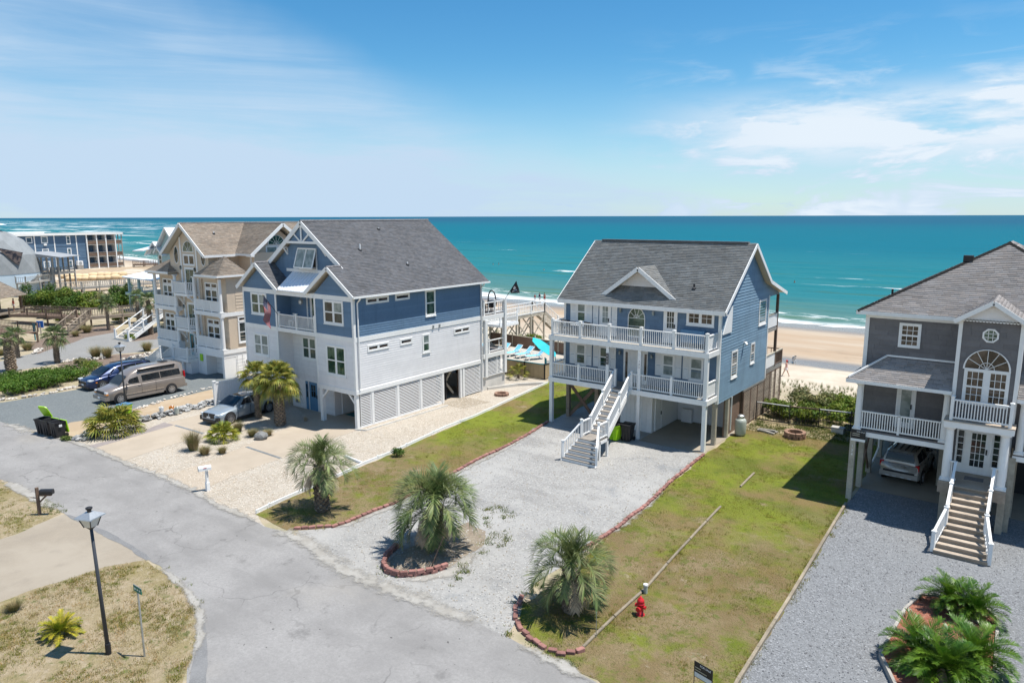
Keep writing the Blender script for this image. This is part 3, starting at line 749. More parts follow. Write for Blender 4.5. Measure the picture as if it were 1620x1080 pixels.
def region(name, pts, z, mat, jit=.12, step=.5, kind='structure', parent=None):
    "flat patch of ground with a slightly ragged outline"
    P = [Vector((p[0], p[1], 0)) for p in pts]; out = []
    for a, b in zip(P, P[1:]+P[:1]):
        n = max(1, min(60, int((b-a).length/step))); nv = Vector((-(b-a).y, (b-a).x, 0)).normalized() if (b-a).length > 0 else Vector((0, 0, 0))
        for i in range(n):
            q = a.lerp(b, i/n); j = jit*(math.sin(q.x*2.1+q.y*1.3)+.6*math.sin(q.x*5.3-q.y*4.1)+random.uniform(-.6, .6))/2
            out.append(q+nv*j)
    o = MB().add([(p.x, p.y, z) for p in out], [tuple(range(len(out)))]).build(name, GM[mat], parent)
    if o.data.polygons[0].normal.z < 0: o.data.flip_normals()
    if parent is None: o['kind'] = kind
    return o
gp = lambda L: [G(*q) for q in L]
# roads, drives, lots (photo outline points projected on the ground)
road_edge_top = [(-260, 600), (0, 667), (34, 679), (96, 693), (137, 706), (197, 732), (257, 754), (309, 777), (337, 796), (384, 816), (420, 831), (479, 852), (509, 876), (544, 899), (604, 926), (651, 941), (710, 967), (758, 985), (780, 996), (827, 1023), (879, 1046), (941, 1080), (1040, 1150), (1160, 1250)]
road_edge_low = [(240, 1330), (280, 1180), (292, 1080), (299, 1056), (314, 1012), (316, 967), (302, 938), (267, 908), (234, 884), (201, 864), (154, 840), (101, 813), (54, 784), (0, 757), (-300, 640)]
region('road', gp(road_edge_top+[(1150, 1400), (700, 1500)]+road_edge_low), .008, 'road', .10, .4)
region('shell_gravel_yard', gp([(0, 667-2), (60, 672), (118, 690), (130, 680), (165, 676), (215, 655), (330, 620), (420, 590)])+[Vector((-46.5, 46, 0)), Vector((-32.4, 47.6, 0)), Vector((-28.9, 43.9, 0))]+gp([(750, 660), (665, 696), (575, 735), (447, 792), (405, 812), (420, 836), (384, 820), (309, 781), (137, 710), (90, 695)]), .004, 'shell', .1)
region('driveway', gp([(148, 706), (197, 729), (259, 707), (298, 696), (345, 672), (430, 640), (470, 600), (380, 600), (335, 628), (259, 670)])[:5]+[Vector((-42.0, 29.4, 0)), Vector((-45.7, 29.4, 0)), Vector((-45.7, 27, 0))]+gp([(259, 670), (215, 687)]), .012, 'slab', .03)
region('paver_strip', gp([(137, 706), (148, 709), (215, 690), (275, 672), (259, 668), (215, 686)]), .016, 'paver', .04)
region('driveway', gp([(257, 754), (309, 777), (340, 766), (376, 749), (440, 727), (514, 698), (566.5, 680)])+[Vector((-34.3, 41, 0)), Vector((-42.3, 41, 0)), Vector((-42.3, 30.2, 0))]+gp([(492, 662), (470, 672), (410, 693), (394, 702), (321, 733)]), .012, 'slab', .03)
region('concrete_pad', [Vector((-34.1, 36.9, 0)), Vector((-32.0, 36.9, 0)), Vector((-31.6, 39.4, 0)), Vector((-34.1, 39.5, 0))], .012, 'slab2', .06)
region('gravel_driveway', gp([(470, 835), (500, 834), (530, 832), (550, 825), (580, 812), (625, 795), (720, 746), (760, 724), (800, 706), (866, 666)])+[Vector((-25.6, 47, 0)), Vector((-18.8, 47, 0)), Vector((-14.9, 44, 0)), Vector((-14.75, 37.6, 0))]+gp([(1112, 722), (1065, 759), (1021, 800), (977, 834), (948, 853), (900, 890), (840, 927), (819, 958), (816, 981), (800, 1010), (758, 990), (651, 944), (544, 902), (509, 880), (479, 856)]), .006, 'gravel_light', .12)
region('carport_slab', [Vector((-18.8, 37.6, 0)), Vector((-14.7, 37.5, 0)), Vector((-14.7, 44, 0)), Vector((-18.8, 44, 0))], .016, 'slab2', .02)
region('lawn', gp([(406, 814), (447, 792), (540, 752), (620, 717), (665, 696), (750, 660), (870, 604), (880, 640), (866, 668), (800, 708), (760, 726), (720, 748), (625, 797), (580, 814), (550, 827), (530, 834), (470, 838), (440, 836)])[:7]+[Vector((-29.0, 49, 0)), Vector((-26, 49, 0))]+gp([(866, 668), (800, 708), (760, 726), (720, 748), (625, 797), (580, 814), (550, 827), (530, 834), (500, 838), (455, 838), (430, 828)]), .010, 'lawn', .12)
region('lawn', [Vector((-14.6, 44, 0)), Vector((-14.6, 37.5, 0))]+gp([(1112, 724), (1065, 761), (1021, 802), (977, 836), (948, 856), (880, 925), (825, 955), (820, 985), (850, 1022), (880, 1040), (941, 1077), (1060, 1165), (1170, 1080), (1250, 948), (1338, 799)])+[Vector((-6.9, 46, 0)), Vector((-7.2, 50, 0)), Vector((-14.6, 50, 0))], .010, 'lawn', .12)
region('gravel_lot', gp([(1338, 799), (1250, 948), (1168, 1080), (1060, 1260), (1800, 1500)])+[Vector((14, 20, 0)), Vector((14, 37.3, 0)), Vector((-6.5, 37.3, 0))], .007, 'gravel_blue', .05)
region('carport_slab', [Vector((-6.5, 37.3, 0)), Vector((3.3, 37.3, 0)), Vector((3.3, 50, 0)), Vector((-7.0, 50, 0))], .012, 'slab2', .02)
region('dry_grass_plot', gp([(0, 953), (38, 938), (112, 914), (166, 896), (228, 886), (267, 910), (300, 940), (313, 968), (313, 1012), (298, 1056), (290, 1080), (270, 1180), (-60, 1330), (-420, 1100), (-300, 985)]), .007, 'lawn_dry', .10, .3)
region('dry_grass_plot', gp([(-420, 690), (0, 759), (54, 787), (98, 813), (67, 826), (26, 845), (0, 853), (-420, 905)]), .007, 'lawn_dry', .10, .3)
region('driveway', gp([(101, 813), (154, 840), (201, 864), (232, 885), (166, 896), (112, 914), (38, 938), (0, 953), (-300, 1010), (-420, 905), (0, 853), (26, 845), (67, 826)]), .005, 'slab2', .03)
region('gutter_strip', gp([(304, 940), (318, 958), (326, 1000), (330, 1050), (322, 1110), (292, 1110), (304, 1050), (315, 1010), (316, 967)]), .012, 'patch', .03, .3)
region('gutter_strip', gp([(101, 813), (112, 815), (160, 836), (206, 860), (240, 884), (232, 886), (200, 866), (154, 842)]), .012, 'patch', .05, .2)
region('gravel_driveway', gp([(-14, 651), (0, 637), (80, 623), (134, 614), (200, 590), (225, 575)])+[Vector((-64.5, 33.4, 0)), Vector((-54, 33.4, 0))]+gp([(400, 585), (335, 616), (252, 636), (210, 647), (151, 663), (111, 668), (85, 683), (34, 678), (0, 666)]), .009, 'gravel_green', .12)
region('sand_strip', gp([(85, 683), (111, 668), (151, 663), (210, 647), (252, 636), (335, 616), (337, 628), (275, 655), (180, 675), (115, 692)]), .010, 'sandpath', .1)
region('gravel_path', gp([(-120, 640), (0, 592), (32, 585), (90, 576), (139, 566), (183, 560), (223, 557), (252, 549), (252, 536), (208, 540), (189, 539), (185, 525), (134, 534), (118, 541), (90, 549), (0, 572), (-120, 598)]), .006, 'gravel_pale', .1)
region('mulch_bed', gp([(60, 560), (90, 549), (118, 541), (134, 534), (185, 525), (180, 515), (120, 520), (40, 545)]), .008, 'mulch', .1)
region('mulch_bed', gp([(208, 540), (252, 536), (252, 524), (215, 528)]), .008, 'mulch', .1)
region('mulch_bed', gp([(90, 577), (139, 567), (183, 561), (240, 558), (250, 575), (200, 580), (139, 580), (96, 586)]), .008, 'mulch', .1)
region('leaf_litter', gp([(625, 875), (610, 892), (616, 912), (655, 914), (712, 898), (765, 862), (768, 840), (740, 825), (690, 850)]), .012, 'leaf_litter', .1)
region('dune_grass_patch', [Vector((-14.6, 43.5, 0)), Vector((-7.2, 45, 0)), Vector((-7.2, 49, 0)), Vector((-14.6, 49, 0))], .014, 'lawn_dry', .3)

MATS['drift'] = drift_mat()
def drift(pts, wid, z=.03, amt=1.0, off=0.0):
    P = [Vector((q[0], q[1], 0)) for q in pts]; V = []; F = []; T = []; Q = []
    for a, b in zip(P[:-1], P[1:]):
        n = max(1, int((b-a).length/.5)); Q += [a.lerp(b, i/n) for i in range(n)]
    Q.append(P[-1])
    for i, q in enumerate(Q):
        d = (Q[min(i+1, len(Q)-1)]-Q[max(0, i-1)]).normalized(); nv = Vector((-d.y, d.x, 0)); e = min(1, min(i, len(Q)-1-i)/3)
        for u in (-1, -.5, 0, .5, 1): w = q+nv*(u*wid+off); V.append((w.x, w.y, z)); k = amt*(1-abs(u))*e; T.append((k, k, k))
        if i: b = (i-1)*5; F += [(b+j, b+j+1, b+j+6, b+j+5) for j in range(4)]
    o = nmesh('sand_drift', V, F, 'drift', T, kind='stuff')
    if o.data.polygons[0].normal.z < 0: o.data.flip_normals()
drift(gp([(34, 679), (96, 693), (137, 706), (197, 732), (257, 754), (309, 777), (337, 796), (384, 816), (420, 832)]), .55, .030, .75); drift(gp([(410, 826), (450, 842), (479, 854), (509, 878), (544, 901), (604, 928), (651, 943), (710, 968), (758, 987), (800, 1008)]), 1.1, .034, .72)
drift(gp([(790, 1000), (827, 1024), (879, 1047), (941, 1081), (1000, 1120)]), .6, .038, .72); drift(gp([(0, 757), (54, 785), (98, 812)]), .6, .030, .9); drift(gp([(235, 885), (267, 909), (300, 938), (316, 968), (316, 1012), (300, 1056), (292, 1080)]), .35, .030, .8)
drift(gp([(0, 667), (34, 679), (70, 688)]), 1.0, .026, .7); drift(gp([(1065, 762), (1021, 804), (977, 838), (940, 862)]), .45, .022, .6); drift(gp([(615, 905), (655, 918), (715, 905), (768, 862)]), .6, .020, .9); drift(gp([(866, 668), (800, 710), (720, 750), (625, 800), (550, 830), (480, 842)]), .5, .022, .7)
# ------------------------------------------------------------------ the sea
def sea():
    m, t = newmat('sea_water'); p = t.pos(); x, y, z = t.xyz(p)
    w = t.math('MULTIPLY', t.math('SUBTRACT', t.noise(t.scale(p, (.006, .02, 1)), 1, 4), .5), 60)
    yo = t.math('ADD', y, t.math('MULTIPLY', t.math('MINIMUM', t.math('ADD', x, 80.0), 0.0), .12)); yy = t.math('ADD', yo, w)
    c = t.mix(t.ramp(yy, 116, 165), (.075, .17, .16), (.020, .152, .178)); c = t.mix(t.ramp(yy, 170, 420), c, (.006, .118, .168)); c = t.mix(t.ramp(yy, 420, 2200), c, (.014, .088, .150))
    gr = t.math('MULTIPLY', t.ramp(t.noise(t.scale(p, (.03, .22, 1)), 1, 4), .56, .68), t.ramp(yy, 330, 150)); c = t.mix(t.math('MULTIPLY', gr, .5), c, (.075, .135, .06))
    dk = t.math('MULTIPLY', t.ramp(t.noise(t.scale(p, (.02, .10, 1)), 1, 5, .65), .52, .7), .35); c = t.mix(dk, c, (.012, .085, .105))
    # foam: wash at the beach, the breaking line, scattered caps, the shoal far to the left
    fn = t.noise(t.scale(p, (.25, .9, 1)), 1, 6, .65)
    def band(a, b, c_, d): return t.math('MULTIPLY', t.ramp(yo2, a, b), t.ramp(yo2, d, c_))
    wv = t.math('MULTIPLY', t.math('SUBTRACT', t.noise(t.scale(p, (.05, .02, 1)), 1, 3), .5), 8); yo2 = t.math('ADD', yo, wv)
    f = t.math('MULTIPLY', band(110, 112.5, 117, 121), t.ramp(fn, .30, .46))
    f = t.math('MAXIMUM', f, t.math('MULTIPLY', band(121, 123, 125, 130), t.ramp(fn, .52, .62)))
    f = t.math('MAXIMUM', f, t.math('MULTIPLY', t.math('MULTIPLY', band(178, 179.5, 182, 185), t.ramp(fn, .40, .52)), t.ramp(t.noise(t.scale(p, (.018, .0, 1)), 1, 2), .50, .55)))
    caps = t.math('MULTIPLY', t.ramp(t.noise(t.scale(p, (.035, .30, 1)), 1, 4, .6), .70, .74), t.math('MULTIPLY', t.ramp(yo, 125, 160), t.ramp(yo, 420, 230)))
    f = t.math('MAXIMUM', f, t.math('MULTIPLY', caps, .8))
    shoal = t.math('MULTIPLY', t.math('MULTIPLY', t.ramp(t.noise(t.scale(p, (.010, .035, 1)), 1, 5, .65), .52, .60), t.ramp(t.math('MULTIPLY_ADD', yo, 2.2, x), 60, -260)), t.math('MULTIPLY', t.ramp(yo, 130, 200), t.ramp(yo, 1200, 500)))
    f = t.math('MAXIMUM', f, t.math('MULTIPLY', shoal, .75))
    c = t.mix(f, c, (.66, .68, .68))
    n1 = t.noise(t.scale(p, (.10, .32, 1)), 1, 5, .62); n2 = t.noise(t.scale(p, (.7, 1.6, 1)), 1, 4, .6)
    b = t.bump(n1, .55, 1.6); b = t.bump(n2, .35, .3, b)
    df = t.n('ShaderNodeBsdfDiffuse'); t.put(df.inputs[0], c); t.put(df.inputs[2], b); gl = t.n('ShaderNodeBsdfGlossy'); t.put(gl.inputs['Roughness'], .18); t.put(gl.inputs['Normal'], b)
    ms = t.n('ShaderNodeMixShader'); t.put(ms.inputs[0], t.math('MULTIPLY_ADD', f, -.05, .06)); t.t.links.new(df.outputs[0], ms.inputs[1]); t.t.links.new(gl.outputs[0], ms.inputs[2])
    o = t.n('ShaderNodeOutputMaterial'); t.t.links.new(ms.outputs[0], o.inputs[0])
    xs = np.unique(np.concatenate([-np.geomspace(30000, 420, 14), np.linspace(-420, -140, 60), np.arange(-140, 30, 2.5), np.linspace(30, 400, 20), np.geomspace(400, 30000, 12)]))
    ys = np.unique(np.concatenate([[106], np.arange(108, 260, 1.1), np.geomspace(260, 50000, 30)]))
    X, Y = np.meshgrid(xs, ys); sh = np.maximum(0, -80-X)*.12; Y2 = Y+sh*np.clip(1-(Y-106)/3000, 0, 1)
    s = Y; amp = np.interp(s, [106, 116, 126, 150, 180, 260, 400], [0, .12, .28, .22, .42, .3, 0])
    Z = -3.3+amp*(np.maximum(0, np.sin(s*2*np.pi/19+.9*np.sin(X*.035)+.4*np.sin(X*.013)))**3+.12*np.sin(X*.3+s*.8))
    Z = Z+np.where(s > 250, 0, .03*np.sin(X*.9-s*1.7))
    V = np.stack([X, Y2, Z], -1).reshape(-1, 3); nx, ny = len(xs), len(ys)
    i, j = np.meshgrid(np.arange(nx-1), np.arange(ny-1)); q = (j*nx+i).ravel()
    o = nmesh('sea', V, np.stack([q, q+1, q+nx+1, q+nx], -1), m, kind='structure'); o.data.polygons.foreach_set('use_smooth', [True]*len(o.data.polygons))
sea()
# ------------------------------------------------------------------ text (flat lettering on signs and posts)
def lettering(par, s, loc, size, ux, uz, mat, name='lettering', align='CENTER'):
    cu = bpy.data.curves.new('lettering', 'FONT'); cu.body = s; cu.size = size; cu.extrude = .002
    cu.align_x = align; cu.align_y = 'CENTER'; cu.space_line = .85
    tmp = bpy.data.objects.new('lettering', cu); me = bpy.data.meshes.new_from_object(tmp); bpy.data.objects.remove(tmp)
    me.materials.clear(); me.materials.append(MATS[mat])
    ux = Vector(ux).normalized(); uz = Vector(uz).normalized(); n = ux.cross(uz)
    o = bpy.data.objects.new(name, me); link(o, par)
    m = Matrix((ux, uz, n)).transposed().to_4x4(); m.translation = Vector(loc)-org(par); o.matrix_basis = m
    return o

# ------------------------------------------------------------------ house with the slate roof and white lower storey
def house_slate():
    X0, X1, Y0, Y1 = -45.85, -34.17, 29.12, 41.6; YM = 30.3
    h = thing('beach_house', 'tall blue over white house with slate roof, bahama shutter and flag on its balcony', 'house', ((X0+X1)/2, Y0, 0))
    F, FM, Rr = Fr('F', Y0), Fr('F', YM), Fr('R', X1)
    xa, xb = -42.0, -37.9
    lo = MB().box(X0, X1, YM, Y1, 2.3, 5.72); lo.box(xb, X1, Y0, YM-.002, 2.3, 5.72); lo.box(X0, xa, Y0, YM-.002, 2.3, 5.72)
    lo.box(-42.4, -37.78, YM, 41, 0, 2.3); lo.box(X0, -42.45, 33, 41, 0, 2.3); lo = lo.build('wall', 'white2', h)
    up = MB().box(X0, X1, YM, Y1, 5.722, 8.42); up.box(xb, X1, Y0, YM-.002, 5.86, 8.42); up.box(X0, xa, Y0, YM-.002, 5.86, 8.42); up = up.build('wall', 'blue_a', h); up['label'] = 'blue upper wall'
    siding(lo, Rr, Y0+.12, Y1-.12, 2.5, 5.57, .155, 'white2'); siding(up, Rr, Y0+.12, Y1-.12, 5.88, 8.35, .155, 'blue_a')
    for a, b in ((xb, X1), (X0, xa)):
        siding(lo, F, a+.1, b-.1, 2.5, 5.6, .155, 'white2'); siding(up, F, a+.1, b-.1, 5.88, 8.15, .2, 'blue_a')
    siding(lo, FM, xa, xb, 2.5, 5.6, .155, 'white2'); siding(lo, FM, -42.4, -37.85, .15, 2.3, .2, 'white2'); siding(up, FM, xa, xb, 5.88, 8.3, .2, 'blue_a')
    # bands, corner boards, undercroft beam
    t = PC('trim_board', 'white', h)
    fbox(t, Rr, Y0, Y1, 5.57, 5.88, -.01, .05); fbox(t, Rr, Y0-.03, Y1, 2.24, 2.5, -.01, .06)
    for a, b in ((xb, X1), (X0, xa)):
        fbox(t, F, a-.002, b+.03, 5.6, 5.885, -.01, .045); fbox(t, F, a, b+.02, 2.2, 2.5, -.01, .055); fbox(t, F, a, b+.03, 8.12, 8.42, -.01, .05)
        fbox(t, F, a-.02, a+.12, 2.5, 5.6, -.01, .04); fbox(t, F, b-.12, b+.035, 2.5, 5.6, -.01, .041); fbox(t, F, a-.02, a+.12, 5.885, 8.12, -.01, .04); fbox(t, F, b-.12, b+.035, 5.885, 8.12, -.01, .041)
    for y in (Y0-.03, Y1-.13): fbox(t, Rr, y, y+.16, 2.5, 5.57, -.02, .045); fbox(t, Rr, y, y+.16, 5.88, 8.42, -.02, .045)
    fbox(t, FM, xa, xb, 8.1, 8.4, -.01, .06)
    t.build('trim_board', 'white', h)
    # undercroft of the right bay and louvred side
    MB().box(-37.78, -34.3, 29.3, 41.4, 2.18, 2.29).build('undercroft_ceiling', 'white2', h)
    for x, y, w in ((-37.6, 29.2, .26), (-34.3, 29.24, .22)): onebox('post', 'white', h, x-w/2, x+w/2, y-w/2, y+w/2, 0, 2.2)
    for a, b in (((-37.6, 29.2, 1.55), (-36.95, 29.2, 2.2)), ((-34.35, 29.24, 1.55), (-35.0, 29.24, 2.2))): MB().bar(a, b, .12, .12).build('brace', 'white', h)
    for y in (30.45, 32.7, 34.9, 37.15, 39.12, 39.42, 41.5): onebox('post', 'white', h, X1-.14, X1+.035, y-.1, y+.1, 0, 2.24)
    onebox('sill_beam', 'white', h, X1-.1, X1+.03, Y0+.2, 37.0, 0, .07)
    for i, (a, b) in enumerate(((29.45, 30.35), (30.55, 32.6), (32.8, 34.8), (35.0, 37.05), (39.52, 41.4))):
        p = MB(); fbox(p, Rr, a, a+.04, .07, 2.2, -.09, -.0); fbox(p, Rr, b-.04, b, .07, 2.2, -.09, -.0); fbox(p, Rr, a+.04, b-.04, .07, .1, -.09, 0); fbox(p, Rr, a+.04, b-.04, 2.17, 2.2, -.09, 0)
        p = p.build('louver_panel', 'white', h); louvers(p, Rr, a+.04, b-.04, .1, 2.2, 'vinyl')
    MB().box(-40.5, -34.6, 37.9, 38.0, 0, 2.2).build('dark_backing', 'dark', h); MB().box(-34.75, -34.7, 29.6, 37.0, 0, 2.2).build('dark_backing', 'wood_brown', h); MB().box(-34.75, -34.7, 39.4, 41.4, 0, 2.2).build('dark_backing', 'wood_brown', h)  # black and brown sheets added behind the openings, standing for the shaded interior
    b = MB(); b.bar((-34.9, 37.3, .3), (-34.9, 39.0, 2.2), .08, .16); b.bar((-34.85, 39.0, .3), (-34.85, 37.3, 2.2), .08, .16); b.build('cross_brace', 'wood_pale', h)
    door(h, Fr('R', -37.775), 31.0, 31.9, .02, 2.1, 'white', name='door'); 
    door(h, FM, -40.4, -39.52, .03, 2.05, 'doorblue', 'glass', (-40.2, -39.72, 1.0, 1.85), (2, 2)); door(h, FM, -40.82, -40.5, .03, 2.05, 'doorblue', 'glass', (-40.74, -40.58, .9, 1.85), (1, 2), name='side_light', handle=0, trim=.04)
    fpiece('vent_grille', 'tin', h, FM, -42.0, -41.6, .35, .6, .02, .05)
    # windows
    window(h, F, -36.85, -35.15, 6.68, 8.0, 2, glass='glass'); window(h, F, -44.8, -43.15, 6.68, 8.0, 2, glass='glassgreen')
    window(h, F, -36.8, -35.1, 3.35, 5.12, 2, glass='glassgreen'); window(h, F, -44.75, -43.2, 3.75, 5.12, 2, glass='glasscurtain'); window(h, FM, -40.85, -39.5, 3.72, 5.1, 2, glass='glassgreen')
    for a, b, z0, z1, c in ((30.27, 32.02, 7.95, 8.2, 2), (32.78, 33.92, 7.95, 8.2, 1), (30.25, 31.92, 4.92, 5.17, 2), (33.1, 34.06, 4.92, 5.17, 1), (38.5, 40.08, 4.95, 5.2, 2)):
        window(h, Rr, a, b, z0, z1, c, False, glass='glassbrown', sill=False, trim=.09)
    window(h, Rr, 35.6, 36.42, 6.6, 8.22, 1, glass='glassgreen'); window(h, Rr, 35.22, 35.78, 4.1, 5.2, 1, glass='glassgreen')
    for y in (36.2, 36.85): fpiece('wall_vent', 'tin', h, Rr, y-.07, y+.07, 5.62, 5.82, .05, .10)
    # balcony in the recess
    onebox('balcony_floor', 'white', h, xa+.002, xb-.002, Y0-.02, YM, 5.6, 5.86)
    railing(h, (xa+.06, Y0+.06, 5.86), (xb-.06, Y0+.06, 5.86), .92, (0.02, .5, .98), mat='white')
    w = MB(); fbox(w, FM, -40.2, -40.1, 5.88, 8.1, .0, .06); w.build('door_jamb', 'white', h)
    d = door(h, FM, -39.75, -38.1, 5.9, 8.0, 'white', 'glassgreen', (-39.65, -38.2, 6.0, 7.92), (2, 1), name='sliding_door', handle=0)
    m = MB(); m.box(-41.6, -41.2, 29.75, 30.15, 6.22, 6.30); m.box(-41.6, -41.2, 30.1, 30.15, 6.3, 6.75)
    for x in (-41.58, -41.22):
        for y in (29.77, 30.13): m.box(x-.02, x+.02, y-.02, y+.02, 5.86, 6.22)
    m.build('balcony_chair', 'white', h)
    m = MB(); m.tube([(-40.2, 29.8, 8.3), (-40.2, 29.8, 7.9)], .02, 6); m.lathe([(.05, 7.9), (.16, 7.75), (.16, 7.55), (.05, 7.45)], (-40.2, 29.8, 0), 10); m.build('hanging_lamp', 'tin', h)
    # main roof
    k = (13.05-8.5)/(39.98-33.78); R0, RX, RZ = -33.78, -39.98, 13.05; L0 = -46.18
    zr = lambda x: 8.5+(R0-x)*k
    roof_plane(h, [(R0, 29.9, 8.5), (R0, 42.05, 8.5), (RX, 42.05, RZ), (RX, 29.9, RZ)], 'roof_a', .145, .25)
    roof_plane(h, [(L0, 42.05, 8.5), (L0, 29.9, 8.5), (RX, 29.9, RZ), (RX, 42.05, RZ)], 'roof_a', .3, .9)
    bx, lx = -36.15, -43.81; zb = zr(bx)
    roof_plane(h, [(R0, 28.8, 8.5), (R0, 29.9, 8.5), (bx, 29.9, zb), (bx, 28.8, zb)], 'roof_a', .145, .25)
    roof_plane(h, [(2*bx-R0, 30.35, 8.5), (2*bx-R0, 28.8, 8.5), (bx, 28.8, zb), (bx, 30.35, zb)], 'roof_a', .145, .25)
    roof_plane(h, [(2*lx-L0, 28.8, 8.5), (2*lx-L0, 30.35, 8.5), (lx, 30.35, zb), (lx, 28.8, zb)], 'roof_a', .145, .25)
    roof_plane(h, [(L0, 29.9, 8.5), (L0, 28.8, 8.5), (lx, 28.8, zb), (lx, 29.9, zb)], 'roof_a', .145, .25)
    ridge_caps(h, (RX, 29.9, RZ+.01), (RX, 42.05, RZ+.01)); ridge_caps(h, (lx, 28.8, zb), (lx, 30.3, zb)); ridge_caps(h, (bx, 28.8, zb), (bx, 29.95, zb))
    g = MB(); g.bar((R0+.05, 28.8, 8.42), (R0+.05, 42.1, 8.42), .12, .12); g.build('gutter', 'white', h)
    for y in (29.4, 41.5):
        MB().tube([(R0+.02, y, 8.38), (R0-.05, y, 8.25), (X1+.1, y, 8.05), (X1+.1, y, 2.6 if y < 35 else .1)], .05, 6).build('downspout', 'white', h)
    # gable fronts
    for u0, u1, um in ((xb+.02, X1, bx), (X0, xa-.02, lx)):
        gable(h, Fr('F', Y0), u0, u1, um, 8.42, 8.42+(u1-u0)/2*k, 'blue_a', 'blue_a', .2)
        o = .42
        for s, ue in ((1, um+2.37), (-1, um-2.37)):
            edge_board(h, (ue, 28.8, 8.5), (um, 28.8, zb), .24, .05, name='rake_board', drop=0.0)
    gable(h, FM, X0, X1, RX, 8.4, 8.4+(X1-X0)/2*k, 'blue_a', 'blue_a', .2)
    for ue in (-35.95, -44.0): edge_board(h, (ue, 29.9, zr(-35.95)), (RX, 29.9, RZ), .30, .05, name='rake_board')
    # gable truss ornament
    t = MB(); zt = 11.62; hw = (RZ-.2-zt)/k
    t.bar((RX-hw, 29.93, zt), (RX+hw, 29.93, zt), .08, .16); t.bar((RX, 29.93, zt), (RX, 29.93, RZ-.3), .07, .11, up=(1, 0, 0))
    for s in (-1, 1): t.bar((RX+s*.12, 29.94, zt+.05), (RX+s*hw*.52, 29.94, zt+.62), .06, .10)
    t.build('gable_truss', 'white', h)
    t = MB(); t.prism([(RX-hw, 30.0, zt), (RX+hw, 30.0, zt), (RX, 30.0, RZ-.2)], (0, .05, 0)); t.build('truss_panel', 'blue_a', h, fixn=True)
    for s in (-1, 1):
        x = RX+s*(hw+.35); t = MB(); t.bar((x, 30.28, 10.75), (x, 30.28, 11.3), .1, .1, up=(1, 0, 0)); t.bar((x, 29.92, 11.25), (x, 30.28, 11.25), .1, .1); t.bar((x, 29.97, 11.22), (x, 30.26, 10.8), .08, .08); t.build('bracket', 'white', h)
    # bahama shutter over the gable window
    w = window(h, FM, -40.7, -38.98, 9.85, 11.15, 2, False, glass='glassbrown')
    a0, a1, yt, yb = -40.8, -38.9, 30.22, 29.82
    s = MB()
    P = lambda x, t: Vector((x, yt+(yb-yt)*t, 11.2+(9.95-11.2)*t))
    for x in (a0, (a0+a1)/2, a1): s.bar(P(x, 0), P(x, 1), .09, .05, up=(0, -1, .3))
    for t_ in (0, 1): s.bar(P(a0, t_), P(a1, t_), .05, .09)
    sb = s.build('bahama_shutter', 'white', h)
    pv = MB(); pv.add([P(a0, .02), P(a1, .02), P(a1, .98), P(a0, .98)], [(0, 1, 2, 3)]); pv.build('pane', 'glasscurtain', sb)
    for x in (a0+.05, a1-.05): stick('strut', 'white', sb, (x, 30.28, 9.95), P(x, .95), .03)
    fpiece('frieze_board', 'white', h, FM, -42.2, -37.8, 9.62, 9.82, .0, .06)
    # standing seam porch roof
    ml, mr, y0, y1, z0, z1 = -41.55, -38.4, 28.88, 30.28, 8.48, 9.62
    m = MB(); m.prism([(ml, y0, z0), (mr, y0, z0), (mr, y1, z1), (ml, y1, z1)], (0, 0, -.06)); rf = m.build('metal_roof', 'metalroof', h, fixn=True)
    for i in range(11):
        x = ml+.05+(mr-ml-.1)*i/10; stick('seam', 'metalroof', rf, (x, y0, z0+.015), (x, y1, z1+.015), .03, .045)
    onebox('frieze_board', 'white', h, xa, xb, Y0-.1, Y0+.1, 8.12, 8.42)
    pn = Vector((k, 0, 1)).normalized()
    for x, y, hh in ((569.5, 396, .42), (598.7, 363, .15), (644.5, 419, .2)): vent_pipe(h, x, y, (R0, 30, 8.5), pn, hh)
    # seaward decks
    for z in (5.86, 2.9):
        onebox('deck_floor', 'deckdark', h, X0+.1, X1+.1, Y1+.002, 44.45, z-.06, z); b = MB()
        b.box(X1+.05, X1+.18, Y1, 44.5, z-.36, z-.02); b.box(X0, X1+.05, 44.4, 44.5, z-.36, z-.02); b.build('deck_beam', 'white', h)
    for y, x in ((41.95, X1+.08), (44.35, X1+.08), (44.35, -40), (44.35, X0+.1)): onebox('post', 'white', h, x-.13, x+.13, y-.13, y+.13, 1.05, 6.95 if y > 43 else 5.5)
    railing(h, (X1+.05, 41.75, 5.86), (X1+.05, 44.3, 5.86), .95, (.03, .55), spacing=5)
    railing(h, (X1+.05, 41.75, 2.9), (X1+.05, 44.3, 2.9), .95, (.03, .25), spacing=5)
    railing(h, (X0, 44.4, 5.86), (X1, 44.4, 5.86), .95, (.2, .4, .6, .8), spacing=.6)
    onebox('retaining_wall', 'curb', h, X0, X1+.02, Y1+.01, 44.45, 0, 1.05)
    fr = Fr('R', X1+.08)
    for a, b in ((41.68, 41.98), (42.14, 43.3), (43.42, 44.3)):
        p = MB(); fbox(p, fr, a-.06, a, 1.07, 2.54, -.08, .02); fbox(p, fr, b, b+.06, 1.07, 2.54, -.08, .02); fbox(p, fr, a, b, 1.07, 1.1, -.08, .02); fbox(p, fr, a, b, 2.51, 2.54, -.08, .02); p = p.build('louver_panel', 'white', h); louvers(p, fr, a, b, 1.1, 2.5, 'vinyl')
    MB().box(-37, -34.4, 41.7, 44.2, 1.06, 2.5).build('dark_backing', 'dark', h)
    return h
house_slate()

